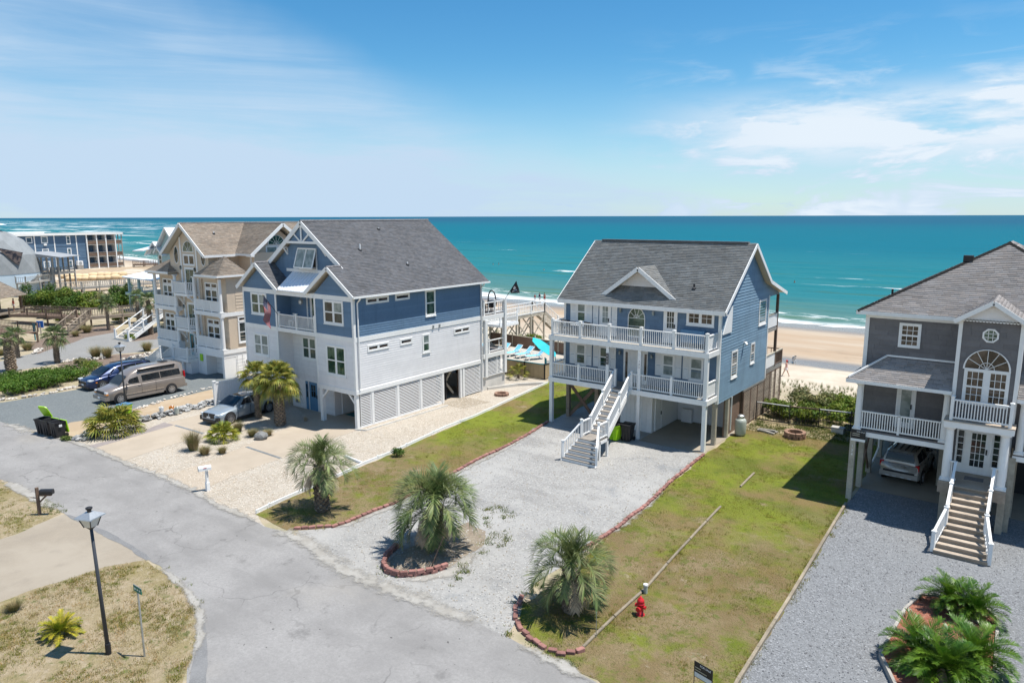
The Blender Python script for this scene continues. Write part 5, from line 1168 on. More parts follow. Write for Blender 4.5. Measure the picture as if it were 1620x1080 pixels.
# ------------------------------------------------------------------ beige three-storey house with garages
def house_beige():
    X0, X1, Y0, YB = -64.8, -54.1, 32.2, 44.2; cx = -59.4; YC = 32.75
    h = thing('beach_house', 'beige three storey house with tan roof, oval windows and white balconies', 'house', (cx, Y0, 0))
    F, FC, FI, Rr = Fr('F', Y0), Fr('F', YC), Fr('F', 32.85), Fr('R', X1)
    k = .745; hw = 3.55
    w = MB().box(X0, X1, 32.85, YB, 2.2, 8.5); w.box(cx-1.75, cx+1.75, YC, 32.84, 1.0, 8.5); w.box(cx-3.1, cx+3.1, YC, YB, 8.5, 10.3); w.box(X0+.02, X1-.02, 35.6, 40.9, 8.5, 10.3); w = w.build('wall', 'beige', h)
    g = MB().box(X0, X1, 33.3, YB, 0, 2.2).build('garage_wall', 'white', h)
    siding(w, FI, X0, cx-1.8, 2.6, 8.4, .26, 'beige'); siding(w, FI, cx+1.8, X1, 2.6, 8.4, .26, 'beige')
    siding(w, FC, cx-1.75, cx+1.75, 1.6, 8.5, .26, 'beige'); siding(w, FC, cx-3.1, cx+3.1, 8.5, 10.2, .26, 'beige')
    siding(w, Rr, 33.6, YB, 2.6, 8.45, .26, 'beige', rise=.028); siding(g, Rr, 33.3, YB, 0.1, 1.75, .3, 'white')
    gable(h, FC, cx-3.1, cx+3.1, cx, 10.2, 10.2+3.1*k, 'beige', 'beige', .26)
    for i in range(22): fpiece('batten', 'white', g, Rr, 33.4+i*.48, 33.44+i*.48, .05, 1.9, .02, .045)
    # main roof and side wing roof
    ex0, ex1, ez, rz = cx-hw, cx+hw, 10.18, 12.83; yf = 32.1
    roof_plane(h, [(ex1, yf, ez), (ex1, 44.5, ez), (cx, 44.5, rz), (cx, yf, rz)], 'roof_d', .15, .34); roof_plane(h, [(ex0, 44.5, ez), (ex0, yf, ez), (cx, yf, rz), (cx, 44.5, rz)], 'roof_d', .3, .9)
    wy, wz, wr = 38.3, 12.8, -53.6
    roof_plane(h, [(cx, 35.0, 10.22), (wr, 35.0, 10.22), (wr, wy, wz), (cx, wy, wz)], 'roof_d', .15, .34); roof_plane(h, [(wr, 41.6, 10.22), (cx, 41.6, 10.22), (cx, wy, wz), (wr, wy, wz)], 'roof_d', .3, .9)
    ridge_caps(h, (cx, yf, rz), (cx, 44.5, rz)); ridge_caps(h, (cx, wy, wz), (wr, wy, wz))
    fr2 = Fr('R', -54.45); gw = gable(h, fr2, 35.6, 41.0, wy, 10.2, 12.3, 'beige'); siding(w, fr2, 35.6, 41.0, 8.6, 10.2, .26, 'beige', rise=.028)
    siding(gw, fr2, 0, 0, 10.2, 12.2, .26, 'beige', lambda z: (35.6+(z-10.2)*2.7/2.1, 41.0-(z-10.2)*2.7/2.1), rise=.028)
    poly_window(h, fr2, 38.1, 10.95, arc(.8, .75, 12), .1, 'glassgreen', bars=fan(.8, .75, 5)); window(h, fr2, 37.1, 39.2, 9.3, 10.75, 2, True, None, 'glass', .1)
    for a, b in (((wr+.02, 35.0, 10.22), (wr+.02, wy, wz)), ((wr+.02, 41.6, 10.22), (wr+.02, wy, wz)), ((ex0, yf-.02, ez), (cx, yf-.02, rz)), ((ex1, yf-.02, ez), (cx, yf-.02, rz))): edge_board(h, a, b, .26, .05, name='rake_board')
    MB().box(wr-.7, wr+.05, 34.98, 35.3, 10.0, 10.18).build('eave_return', 'white', h)
    edge_board(h, (ex1+.02, yf, ez), (ex1+.02, 35.2, ez), .2); edge_board(h, (ex1, 34.98, 10.22), (wr, 34.98, 10.22), .16)
    onebox('corner_board', 'white', h, -54.62, -54.42, 35.55, 35.75, 8.5, 10.1)
    # corner pavilion roofs
    for sx, xe, xi in ((1, -53.75, -56.3), (-1, -65.4, -62.5)):
        zt = 10.1 if sx > 0 else 9.6
        a, b = (xi, xe) if sx > 0 else (xe, xi); xm = -55.0 if sx > 0 else -63.6
        roof_plane(h, [(-57.2 if sx > 0 else xe, 31.85, 8.58), (xe if sx > 0 else -61.4, 31.85, 8.58), (xm, 33.4, zt)], 'roof_d', .15, .3)
        q = [(xe, 31.85, 8.58), (xe, 34.9, 8.58), (xm, 33.4, zt)]
        roof_plane(h, q if sx > 0 else [q[1], q[0], q[2]], 'roof_d', .15, .3)
        q = [(-57.2 if sx > 0 else -61.4, 34.9, 8.58), (-57.2 if sx > 0 else -61.4, 31.85, 8.58), (xm, 33.4, zt)]
        roof_plane(h, q if sx > 0 else [q[1], q[0], q[2]], 'roof_d', .3, .6)
        edge_board(h, (-57.2 if sx > 0 else xe, 31.83, 8.6), (xe if sx > 0 else -61.4, 31.83, 8.6), .18)
        if sx > 0: edge_board(h, (xe+.02, 31.85, 8.6), (xe+.02, 34.9, 8.6), .16)
        MB().box(a+.3 if sx < 0 else -57.1, b-.3 if sx > 0 else -61.5, 31.9, 33.6, 8.30, 8.42).build('soffit', 'beige', h)
    # wing porches: decks, columns, close-set railings
    for xa, xb in ((-64.85, -61.1), (-58.2, -54.1)):
        for z in (5.5, 2.4):
            onebox('deck_beam', 'white', h, xa, xb+.04, Y0-.03, 33.5, z-.33, z)
            railing(h, (xa+.2, Y0+.08, z), (xb-.2, Y0+.08, z), .92, (.33, .66), spacing=.11, postw=.09, bw=.075, posth=.02, cap=False)
            zt = 8.35 if z > 4 else 5.17
            for x in (xa+.12, xb-.12): m = MB(); m.lathe([(.15, z), (.13, zt)], (x, Y0+.12, 0), 12); m.box(x-.19, x+.19, Y0-.07, Y0+.31, z, z+.07); m.box(x-.17, x+.17, Y0-.05, Y0+.29, zt-.07, zt); m.build('column', 'white', h)
            wx = (-64.2, -62.8) if xa < -60 else (-57.2, -55.5)
            window(h, FI, wx[0], wx[1], z+.55, z+1.75, 2, True, None, 'glass', .1); window(h, FI, wx[0], wx[1], z+1.95, z+2.3, 2, False, None, 'glassbrown', .08, sill=False)
        for x in (xa+.05, xb-.32): onebox('garage_pier', 'white', h, x, x+.3, Y0, 33.4, 0, 2.07)
        gx = (xa+.9, xb-.35) if xa > -60 else (xa+.5, xb-.4)
        m = MB(); m.box(gx[0], gx[1], 33.15, 33.28, .02, 1.75); gd = m.build('garage_door', 'white', h)
        for i in range(3): piece('pane', 'glassbrown', gd, gx[0]+.2+i*.75, gx[0]+.75+i*.75, 33.13, 33.16, 1.5, 1.66)
        for z in (.45, .9, 1.35): piece('door_groove', 'tin', gd, gx[0], gx[1], 33.14, 33.155, z, z+.02)
        onebox('garage_beam', 'white', h, xa, xb, Y0-.01, 33.3, 1.75, 2.07)
    piece('wall_notice', 'lime', h, -57.75, -57.35, 32.14, 32.19, 1.15, 1.75)
    piece('garage_wall', 'white', h, -58.2, -56.9, Y0+.02, 33.2, 0, 1.75)
    onebox('deck_beam', 'white', h, X1-.05, X1+.06, Y0, YB, 5.17, 5.5); onebox('deck_beam', 'white', h, X1-.05, X1+.06, Y0, YB, 2.07, 2.4)
    window(h, Rr, 33.75, 34.6, 2.95, 4.55, 1, True, None, 'glass', .1); window(h, Rr, 33.75, 34.6, 4.7, 4.98, 1, False, None, 'glassbrown', .08, sill=False)
    poly_window(h, Rr, 34.4, 1.15, [(.26*math.cos(rad(22.5+45*i)), .26*math.sin(rad(22.5+45*i))) for i in range(8)], .12, 'glassbrown', bars=[((-.24, 0), (.24, 0)), ((0, -.24), (0, .24))])
    m = MB(); fbox(m, Rr, 35.0, 35.2, 2.5, 3.4, .04, .14); m.build('side_vent', 'white', h)
    # centre bay: pilasters, arched window, doors, balconies
    for x in (cx-1.2, cx+1.3): fpiece('pilaster', 'white', h, FC, x-.1, x+.1, 2.4, 11.6, .0, .07)
    poly_window(h, FC, cx+.05, 10.4, arc(.8, .85, 14), .12, 'glassgreen', bars=fan(.8, .85, 3)); window(h, FC, cx-.75, cx+.85, 9.3, 10.05, 2, False, None, 'glassbrown', .12, sill=False)
    for x in (cx-1.95, cx+2.35): poly_window(h, FC, x, 10.05 if x < cx else 10.0, ell(.33, .72), .08, 'glass')
    for z in (6.85, 3.8):
        door(h, FC, cx-.7, cx+.75, z+.05, z+2.1, 'white', 'glassgreen', (cx-.6, cx+.65, z+.2, z+2.0), (2, 1), name='balcony_door', handle=0)
        c = [(cx-1.55, YC), (cx-1.3, YC-.9), (cx+.85, YC-.9), (cx+1.15, YC)]
        m = MB(); m.prism([(x, y, z-.22) for x, y in c], (0, 0, .22)); m.build('balcony_floor', 'white', h, fixn=True)
        for i in range(3): railing(h, (*c[i], z), (*c[i+1], z), .95, (0, 1) if i == 1 else (), spacing=.12, postw=.13, bw=.07)
        for x in (cx-1.15, cx+.85):
            q = MB(); pts = [(x, YC-.05, z-1.1), (x, YC-.25, z-.75), (x, YC-.55, z-.42), (x, YC-.85, z-.25)]
            for a, b in zip(pts[:-1], pts[1:]): q.bar(a, b, .1, .16)
            q.build('bracket', 'white', h)
    for x, z in ((cx-1.25, 8.95), (cx+1.0, 8.85), (cx-1.25, 5.55), (cx+1.05, 5.5), (cx-1.2, 2.75), (cx+1.0, 2.7)): wall_lamp(h, FC, x, z, k=1.1)
    door(h, FC, cx-.75, cx-.1, 1.3, 3.2, 'teal', 'glass', (cx-.62, cx-.25, 1.6, 3.05), None, trim=.06, name='front_door'); door(h, FC, cx+.0, cx+.65, 1.3, 3.2, 'white', 'glassgreen', (cx+.12, cx+.52, 1.6, 3.05), None, trim=.06, name='side_door')
    # entry landing and steps towards the drive
    onebox('landing', 'white', h, cx-1.5, cx+1.25, YC-1.5, YC, 1.05, 1.3)
    onebox('landing_wall', 'white2', h, cx-1.4, cx+1.2, YC-1.2, YC, .0, 1.04)
    railing(h, (cx-1.0, YC-1.45, 1.3), (cx+1.2, YC-1.45, 1.3), .9, (0, 1), spacing=.12, bw=.05); railing(h, (cx+1.2, YC-1.4, 1.3), (cx+1.2, YC-.1, 1.3), .9, (), spacing=.12, bw=.05)
    stairs(h, (cx-3.7, YC-1.5, 0), (cx-3.7, YC-2.6, 0), (cx-1.2, YC-1.5, 1.3), (cx-1.2, YC-2.6, 1.3), 7)
    onebox('landing', 'white', h, cx-1.22, cx-.9, YC-2.6, YC-1.5, 1.1, 1.3)
    for y in (YC-1.5, YC-2.6): railing(h, (cx-3.7, y, .1), (cx-1.1, y, 1.35), .9, (0, 1), spacing=.13, bw=.05)
    onebox('post', 'white', h, cx+.1, cx+.25, YC-1.4, YC-1.25, 0, 1.05)
    pn = Vector((k, 0, 1)).normalized(); vent_pipe(h, 338, 370, (ex1, 40, ez), pn, .2, .06, 'white')
    return h
house_beige()
# ------------------------------------------------------------------ far left: motel, dome house, pavilion, boardwalks
def motel():
    X, z1 = -202.5, 8.9
    h = thing('motel', 'long blue three storey motel with wooden balconies at its sea end', 'building', (X-6, 76, 0)); Rr = Fr('R', X)
    w = MB().box(X-12, X, 58, 84, 0, z1); w.box(X-12, X-1.9, 84, 91.3, 0, z1); w = w.build('wall', 'motel_blue', h)
    siding(w, Rr, 58, 84, .2, 8.8, .36, 'motel_blue', rise=.05)
    onebox('roof', 'concrete', h, X-12.4, X+.5, 57.5, 93.3, z1, z1+.28); onebox('roof_edge', 'white', h, X+.5, X+.62, 57.5, 93.4, z1-.1, z1+.34)
    onebox('roof_edge', 'white', h, X-12.4, X+.62, 93.3, 93.42, z1-.1, z1+.34); onebox('upper_roof', 'white', h, X-10, X-4, 62, 76, z1+.28, z1+.8)
    for y in (72.1, 76.55, 81.7): fpiece('trim_board', 'white', h, Rr, y-.12, y+.12, .1, 8.8, .0, .09)
    for z in (3.05, 6.05): fpiece('trim_board', 'motel_blue', h, Rr, 72.2, 84, z-.08, z+.08, 0, .08)
    for z in (7.1, 4.0, .9):
        window(h, Rr, 73.75, 74.95, z, z+1.4, 1, False, None, 'glasscurtain', .16); window(h, Rr, 79.5, 80.15, z-.4, z+1.4, 1, True, None, 'glassgreen', .16)
        m = MB(); fbox(m, Rr, 74.05, 74.7, z-.75, z-.3, 0, .3); m.build('wall_conditioner', 'white', h)
    window(h, Rr, 70.4, 71.5, 7.2, 8.4, 1, False, None, 'glass', .14)
    for y in (84.12, 86.58, 88.9, 91.3): fpiece('fin_wall', 'white', h, Rr, y-.13, y+.13, 0, z1, -1.9, .35)
    fpiece('post', 'wood_grey', h, Rr, 92.9, 93.1, 0, z1, .1, .3); fpiece('post', 'wood_grey', h, Rr, 92.9, 93.1, 0, z1, -1.9, -1.7)
    ys = (84.25, 86.7, 89.02, 91.42)
    for i, a in enumerate(ys):
        b = (ys+(93.0,))[i+1]-.24 if i < 3 else 92.9
        for z in (.35, 3.2, 6.3):
            fpiece('balcony_floor', 'wood_grey', h, Rr, a, b, z-.2, z, -1.9, .3); fpiece('balcony_rail', 'wood_brown', h, Rr, a, b, z+.1, z+.95, .2, .26)
            fpiece('hand_rail', 'wood_grey', h, Rr, a, b, z+.96, z+1.05, .14, .32)
            if i < 3: fpiece('balcony_door', 'glass', h, Rr, a+.2, b-1.1, z+.05, z+2.1, -1.92, -1.86)
            fpiece('inner_post', 'wood_brown', h, Rr, a+.05, a+.25, z, z+2.7, -.2, .0)
    return h
motel()
t = thing('condenser_unit', 'white air conditioner on a stand against the blue motel wall', 'air conditioner', (-201.6, 81.6, 0)); MB().box(-202.2, -201.2, 81, 82.3, 1.1, 2.2).build('case', 'white', t)
MB().lathe([(.4, 0), (.4, .04)], (-201.18, 81.65, 1.65), 12, axis='X').build('fan_grille', 'tin', t); onebox('stand', 'wood_grey', t, -202.2, -201.2, 81, 82.3, 0, 1.1)

MATS['dome_shingle'] = M('pale_dome_shingle', (.235, .25, .26), .85, .12, .8, tint=True, grain=.5)
def dome_house():
    h = thing('dome_house', 'grey shingled geodesic dome house with pale walls and a small cupola', 'house', (-147.7, 45.5, 0), YAW)
    n = 12; R = 7.6; lv = [(0, 3.9), (24, 0), (47, 0), (68, 0)]
    rings = [(R*math.cos(rad(a)), 3.8+R*math.sin(rad(a))) for a in (0, 25, 48, 68, 82)]
    d = MB()
    for i in range(len(rings)-1):
        for k in range(n):
            a0, a1 = [2*math.pi*(k+.5*(i % 2)+q)/n for q in (0, 1)]; b0 = 2*math.pi*(k+.5*(i % 2)+.5)/n; b1 = b0+2*math.pi/n
            P = lambda r, a: (r[0]*math.cos(a), r[0]*math.sin(a), r[1])
            s = random.uniform(.9, 1.1); T = (s, s, s)
            d.add([P(rings[i], a0), P(rings[i], a1), P(rings[i+1], b0)], [(0, 1, 2)], 0, T); s = random.uniform(.9, 1.1)
            d.add([P(rings[i], a1), P(rings[i+1], b1), P(rings[i+1], b0)], [(0, 1, 2)], 0, (s, s, s))
    d.add([(rings[-1][0]*math.cos(2*math.pi*k/n), rings[-1][0]*math.sin(2*math.pi*k/n), rings[-1][1]) for k in range(n)], [tuple(range(n))])
    d.build('dome_roof', 'dome_shingle', h, tint=True)
    MB().lathe([(R-.1, 0), (R-.05, 3.85)], (0, 0, 0), n).build('wall', 'dome_white', h)
    m = MB(); m.lathe([(1.9, 10.9), (1.9, 12.1)], (0, 0, 0), 8); c = m.build('cupola', 'white', h); MB().lathe([(3.0, 12.05), (.2, 12.9)], (0, 0, 0), 8).build('cupola_roof', 'metalroof', c)
    for k in range(8): a = 2*math.pi*(k+.5)/8; o = MB().box(-.25, .25, -.03, .03, 11.3, 11.8).build('cupola_window', 'glass', c, local=True); o.location = (1.78*math.cos(a), 1.78*math.sin(a), 0); o.rotation_euler = (0, 0, a+math.pi/2)
    a = rad(-42); q = lambda r, an, z: (r*math.cos(an), r*math.sin(an), z)
    MB().add([q(6.6, rad(-46), 8.4), q(7.6, rad(-24), 5.3), q(7.2, rad(-14), 7.4)], [(0, 1, 2)]).build('roof_window', 'glassbrown', h)
    # sheltered deck to the right of the dome
    z = 3.5
    onebox('deck_floor', 'wood_grey', h, 5.8, 10.1, 2.6, 7.4, z-.25, z); onebox('deck_roof', 'grey_roof', h, 3.2, 10.9, 2.0, 8, 6.3, 6.4)
    MB().prism([(3.2, 2.0, 6.4), (10.9, 2.0, 6.4), (5.0, 2.0, 7.2)], (0, 6, 0)).build('roof_slope', 'grey_roof', h, fixn=True)
    for x in (6.0, 7.0, 8.0, 9.0, 10.0):
        for y in (2.7, 7.3): MB().box(x-.11, x+.11, y-.11, y+.11, 0, 6.4).build('post', 'wood_grey', h)
    railing(h, (5.9, 2.65, z), (10.1, 2.65, z), 1.0, (.3, .65, 1), mat='wood_grey', spacing=.2, bw=.08); railing(h, (10.1, 2.65, z), (10.1, 7.4, z), 1.0, (.5,), mat='wood_grey', spacing=.3, bw=.08)
    MB().prism([(3.6, 2.6, 3.5), (6.6, 2.6, 3.5), (5.6, 2.6, 6.35), (4.6, 2.6, 6.35)], (0, .1, 0)).build('glass_wall', 'glassbrown', h, fixn=True); onebox('base_wall', 'dome_white', h, 3, 6.8, 2.7, 6, 0, 3.5)
    for y in (4.2, 6.0): onebox('deck_chair', 'teal', h, 7.4, 8.0, y, y+.6, z+.02, z+.9)
    onebox('deck_floor', 'wood_grey', h, 6.9, 8.6, -4.4, 2.6, 2.2, 2.4); stairs(h, (8.0, -1.0, 2.4), (7.0, -1.0, 2.4), (8.0, 1.0, 3.5), (7.0, 1.0, 3.5), 6, 'wood_grey', None, string='wood_grey'); railing(h, (8.6, -4.3, 2.4), (8.6, 2.5, 2.4), .95, (0, .5, 1), mat='wood_grey', spacing=.3)
    railing(h, (6.9, -4.3, 2.4), (8.6, -4.3, 2.4), .95, (0, 1), mat='wood_grey', spacing=.3)
    for x, y in ((7.0, -4.2), (8.5, -4.2), (8.5, -.5)): onebox('post', 'wood_grey', h, x-.1, x+.1, y-.1, y+.1, 0, 2.2)
    return h
dome_house()
def pavilion():
    h = thing('pavilion', 'open wooden pavilion with a brown shingle roof at the left edge', 'pavilion', (-114.9, 33.0, 0), YAW)
    ez, rz = 2.8, 5.3
    roof_plane(h, [(-12, -2.6, ez), (4.6, -2.6, ez), (2.4, .6, rz), (-12, .6, rz)], 'roof_d', .2, .5); roof_plane(h, [(4.6, -2.6, ez), (4.6, 3.8, ez), (2.4, .6, rz)], 'roof_d', .2, .5); roof_plane(h, [(4.6, 3.8, ez), (-12, 3.8, ez), (-12, .6, rz), (2.4, .6, rz)], 'roof_d', .4, 1)
    for x in (-6, -2.0, .8, 3.9):
        for y in (-2.1, 3.3): onebox('post', 'wood_brown', h, x-.14, x+.14, y-.14, y+.14, 0, ez)
    onebox('back_screen', 'wood_brown', h, -8, .6, 3.4, 3.5, .8, 2.6); onebox('deck_floor', 'wood', h, -9, 4.4, -2.4, 3.7, .55, .8)
    edge_board(h, (-12, -2.62, ez), (4.6, -2.62, ez), .2, .05, 'wood_grey'); return h
pavilion()

def boardwalk(name, label, pts, width, mat, rail=.95, side=(1, 1), spacing=.25, postgap=2.4, cat='boardwalk', bw=.045):
    "timber walk along pts (deck level): boards, joists, posts and rails"
    h = thing(name, label, cat, (pts[0][0], pts[0][1], 0))
    P = [Vector(p) for p in pts]
    for i, (a, b) in enumerate(zip(P[:-1], P[1:])):
        d = b-a; L = math.hypot(d.x, d.y); s = Vector((-d.y, d.x, 0)).normalized()*width/2
        n = max(1, int(L/.3))
        if abs(d.z) < .05:
            for k in range(n):
                q = a.lerp(b, (k+.5)/n); o = bpy.data.objects.new('deck_board', cube(mat)); link(o, h); o.location = q-Vector((0, 0, .02))-org(h); o.scale = (L/n-.015, width, .04); o.rotation_euler = (0, 0, math.atan2(d.y, d.x))
            for e in (-1, 1): stick('joist', mat, h, a+s*e*.96-Vector((0, 0, .17)), b+s*e*.96-Vector((0, 0, .17)), .06, .24)
        else:
            lo, hi = (a, b) if a.z < b.z else (b, a)
            stairs(h, lo+s, lo-s, hi+s, hi-s, max(2, int(abs(d.z)/.18)), mat, None, string=mat)
        for e, on in ((1, side[0]), (-1, side[1])):
            if on: k = max(1, int(L/postgap)); railing(h, a+s*e, b+s*e, rail, [j/k for j in range(k+1)], spacing=spacing, mat=mat, cap=False, postw=.12, posth=.05, bw=bw)
            k = max(1, int(L/postgap))
            for j in range(k+1):
                q = a.lerp(b, j/k)+s*e*.9; zg = float(profile(np.array(q.x), np.array(q.y)))
                if q.z-zg > .35 and abs(d.z) < .05: piece('pile', mat, h, q.x-.08, q.x+.08, q.y-.08, q.y+.08, zg-.05, q.z-.05)
    return h
boardwalk('boardwalk', 'brown timber boardwalk with steps down beside the palm trees', [(-89.7, 33.6, .05), (-94.3, 37.9, 1.25), (-93.3, 42, 1.25), (-92.3, 46.5, 1.25)], 1.5, 'wood')
boardwalk('boardwalk', 'dark timber walk leading left past the shrubs to the pavilion', [(-94.9, 38.3, 1.25), (-99.5, 36.6, 1.25), (-106, 34.8, 1.0)], 2.0, 'wood_brown')
boardwalk('timber_deck', 'brown timber viewing deck with railings at the far left', [(-93.5, 27.6, 1.15), (-86.6, 29.0, 1.15)], 2.6, 'wood_brown', cat='deck')
boardwalk('boardwalk', 'long grey raised walkway in front of the sand bags', [(-141.5, 51, .9), (-139.4, 56.5, .9), (-138.8, 64, .9), (-138.2, 72, .9)], 1.8, 'wood_grey', spacing=.35, bw=.08)
boardwalk('beach_walkway', 'white railed walkway and stairs down to the beach behind the slate roofed house', [(-45.2, 44.6, 2.9), (-45.2, 65, 2.9), (-45.2, 73, -2.2)], 1.7, 'wood_pale', spacing=.3)
bw_ = [o for o in COL.objects if o.name.startswith('beach_walkway')][0]
for r in [c for c in bw_.children if c.name.startswith('railing')]:
    r.data.materials[0] = MATS['white']
    for c in r.children:
        if c.name.startswith('baluster'): c.data = cube('white')
        else: c.data.materials[0] = MATS['white']
railing(bw_, (-44.3, 54.2, 2.9), (-42.2, 54.2, 2.9), .95, (0, 1), spacing=.14); railing(bw_, (-42.2, 54.2, 2.9), (-42.2, 57, 2.9), .95, (1,), spacing=.14); onebox('landing', 'white', bw_, -44.4, -42.1, 54.1, 57.1, 2.65, 2.9)
m = MB()
for y in (55, 58, 61, 64):
    for x in (-45.9, -44.5): m.bar((x, y-1.3, .1), (x, y+1.3, 2.5), .05, .14); m.bar((x+.06, y+1.3, .1), (x+.06, y-1.3, 2.5), .05, .14)
m.build('cross_brace', 'wood_pale', bw_)
boardwalk('boardwalk', 'distant timber beach access with steps beyond the motel', [(-199, 94, .7), (-196, 104, .7), (-195.5, 109, -1.0)], 2.2, 'wood_brown', spacing=.6, bw=.1)
# sand bags below the motel
sbm = []
for i in range(3):
    m = MB(); V = []
    m.lathe([(.02, -1.0), (.42, -.85), (.55, -.3), (.55, .3), (.42, .85), (.02, 1.0)], (0, 0, .45), 10, axis='X'); sbm.append(m.mesh('sand_bag', 'sandbag', smooth=True))
t = thing('sandbag_wall', 'bank of big tan sand bags between the grey walkway and the motel', 'sandbags', (-166, 70, 0))
for row in range(2):
    for i in range(9):
        a = Vector((-168.3+row*1.6, 64.6, 0)).lerp(Vector((-162+row*1.6, 75.5, 0)), (i+.5*row)/9); o = bpy.data.objects.new('sand_bag', sbm[i % 3]); link(o, t)
        o.location = a-org(t)+Vector((0, 0, .5*(1-row))); o.rotation_euler = (random.uniform(-.1, .1), 0, 1.05+random.uniform(-.2, .2)); o.scale = (1.0, 1.35, 1.0+random.uniform(-.15, .2))
region('bare_sand', [(-206, 70, 0), (-170, 62, 0), (-140, 52, 0), (-136, 72, 0), (-150, 84, 0), (-190, 98, 0), (-200, 98, 0)], .02, 'sandpath', .5, 2)
def aqua_house():
    h = thing('beach_house', 'aqua gabled house with white metal porch roof peeking out behind the beige house', 'house', (-90, 50, 0))
    w = MB().box(-95.6, -84, 48.4, 60, 2.6, 8.7).build('wall', 'aqua', h); F = Fr('F', 48.4); siding(w, F, -95.6, -84, 2.8, 8.6, .25, 'aqua')
    F0 = Fr('F', 48.2)
    for u0, u1, um, z0, z1 in ((-95.3, -88.5, -91.9, 8.6, 11.9), (-97.6, -93, -95.2, 8.3, 10.0)):
        gable(h, F0, u0+.3, u1-.3, um, z0, z1-.2, 'aqua', 'aqua', .25)
        for a in (u0, u1):
            q = [(a, 47.7, z0+.1), (a, 60, z0+.1), (um, 60, z1+.1), (um, 47.7, z1+.1)]
            m = MB(); m.prism(q if a > um else q, (0, 0, -.1)); m.build('metal_roof', 'metalroof', h, fixn=True); edge_board(h, (a, 47.68, z0+.1), (um, 47.68, z1+.1), .22, .05, name='rake_board')
    window(h, F, -95.2, -94.5, 7.2, 8.3, 1, True, None, 'glass', .1)
    m = MB(); m.prism([(-98.6, 46.6, 8.9), (-95.8, 46.6, 9.0), (-95.8, 49.5, 9.6), (-98.6, 49.5, 9.5)], (0, 0, -.12)); m.build('metal_roof', 'metalroof', h, fixn=True)
    m = MB(); m.prism([(-107.6, 49.0, 4.85), (-97.6, 48.3, 4.85), (-96, 58, 6.6), (-107, 58, 6.4)], (0, 0, -.15)); m.build('porch_roof', 'metalroof', h, fixn=True)
    for x, y in ((-106.8, 49.6), (-103.5, 49.4), (-98.4, 49.0), (-106.6, 57)): onebox('post', 'aqua', h, x-.16, x+.16, y-.16, y+.16, 0, 4.75)
    onebox('porch_floor', 'wood_grey', h, -107.2, -96, 49.2, 58, 2.3, 2.6); onebox('porch_beam', 'aqua', h, -107.2, -96, 49.1, 49.25, 2.25, 2.62); railing(h, (-106.8, 49.5, 2.6), (-98.4, 49.2, 2.6), .95, (0, .5, 1), mat='aqua', spacing=.25)
    return h
aqua_house()
t = thing('outdoor_stairs', 'white timber stairs with handrails beside the gravel path behind the beige house', 'stairs', (-80.6, 36.2, 0))
stairs(t, (-81.9, 36.0, 0), (-79.3, 36.2, 0), (-87.5, 45.2, 3.2), (-85.3, 45.8, 3.2), 16, 'wood_grey', 'white', string='white')
railing(t, (-81.9, 36.0, .1), (-87.5, 45.2, 3.3), .95, (0, .25, .5, .75, 1), spacing=5, postw=.16); railing(t, (-79.3, 36.2, .1), (-85.3, 45.8, 3.3), .95, (0, .25, .5, .75, 1), spacing=5, postw=.16); onebox('landing', 'white', t, -89, -84.8, 45.4, 48.4, 2.9, 3.2)

# ------------------------------------------------------------------ fences and edgings
t = thing('vinyl_fence', 'white vinyl privacy fence beside the parked silver sedan', 'fence', (-46.9, 27, 0))
for i, y in enumerate((27.0, 29.5, 32.0, 34.5)):
    m = MB(); m.box(-46.98, -46.82, y-.08, y+.08, 0, 1.75); m.box(-47.01, -46.79, y-.11, y+.11, 1.75, 1.8); m.build('post', 'vinyl', t)
    if i < 3:
        onebox('rail', 'vinyl', t, -46.94, -46.86, y+.08, y+2.42, .12, .24); onebox('rail', 'vinyl', t, -46.94, -46.86, y+.08, y+2.42, 1.58, 1.68)
        for k in range(13): piece('picket', 'vinyl', t, -46.92, -46.885, y+.09+k*.18, y+.09+k*.18+.172, .24, 1.58)
def polyline_boards(t, name, mat, pts, hgt, th, maxlen=2.4):
    for a, b in zip(pts[:-1], pts[1:]):
        a = Vector(a); b = Vector(b); n = max(1, round((b-a).length/maxlen))
        for i in range(n):
            p, q = a.lerp(b, i/n), a.lerp(b, (i+1)/n); d = (q-p).normalized()*.006
            stick(name, mat, t, p+d+Vector((0, 0, hgt/2)), q-d+Vector((0, 0, hgt/2)), th, hgt)
t = thing('board_edging', 'low white board edging between the shell yard and the lawn', 'edging', G(575, 735))
L = [G(*p) for p in ((405, 812), (447, 792), (540, 752), (575, 735), (620, 717), (665, 696), (705, 677), (750, 660), (867, 606))]
polyline_boards(t, 'edging_board', 'vinyl', L, .17, .06)
for a, b in zip(L[:-1], L[1:]):
    q = a.lerp(b, .5); piece('stake', 'white', t, q.x-.05, q.x+.05, q.y-.04, q.y+.04, 0, .21)
polyline_boards(t, 'edging_board', 'vinyl', [G(575, 735), G(546, 723)], .14, .08)
t = thing('board_edging', 'pale board edging along the foot of the louvred side wall', 'edging', (-33.9, 29.2, 0))
polyline_boards(t, 'edging_board', 'curb', [(-34.2, 28.9, 0), (-33.5, 29.2, 0), (-33.4, 36.8, 0)], .1, .06); 
t = thing('board_edging', 'pale concrete curb at the back corner of the shell yard', 'edging', (-33, 45.9, 0)); polyline_boards(t, 'edging_board', 'curb', [(-34.1, 42.2, 0), (-33.0, 44.6, 0), (-31.6, 46.2, 0)], .22, .12)
for lab, a, b in (('trench drain across the driveway in front of the sedan', (277, 673), (322, 686)), ('trench drain across the driveway beside the pindo palm', (390, 707), (444, 725))):
    t = thing('trench_drain', 'narrow dark '+lab, 'drain', G(*a)); a, b = G(*a), G(*b); stick('grate', 'tin', t, a+Vector((0, 0, .018)), b+Vector((0, 0, .018)), .16, .02)
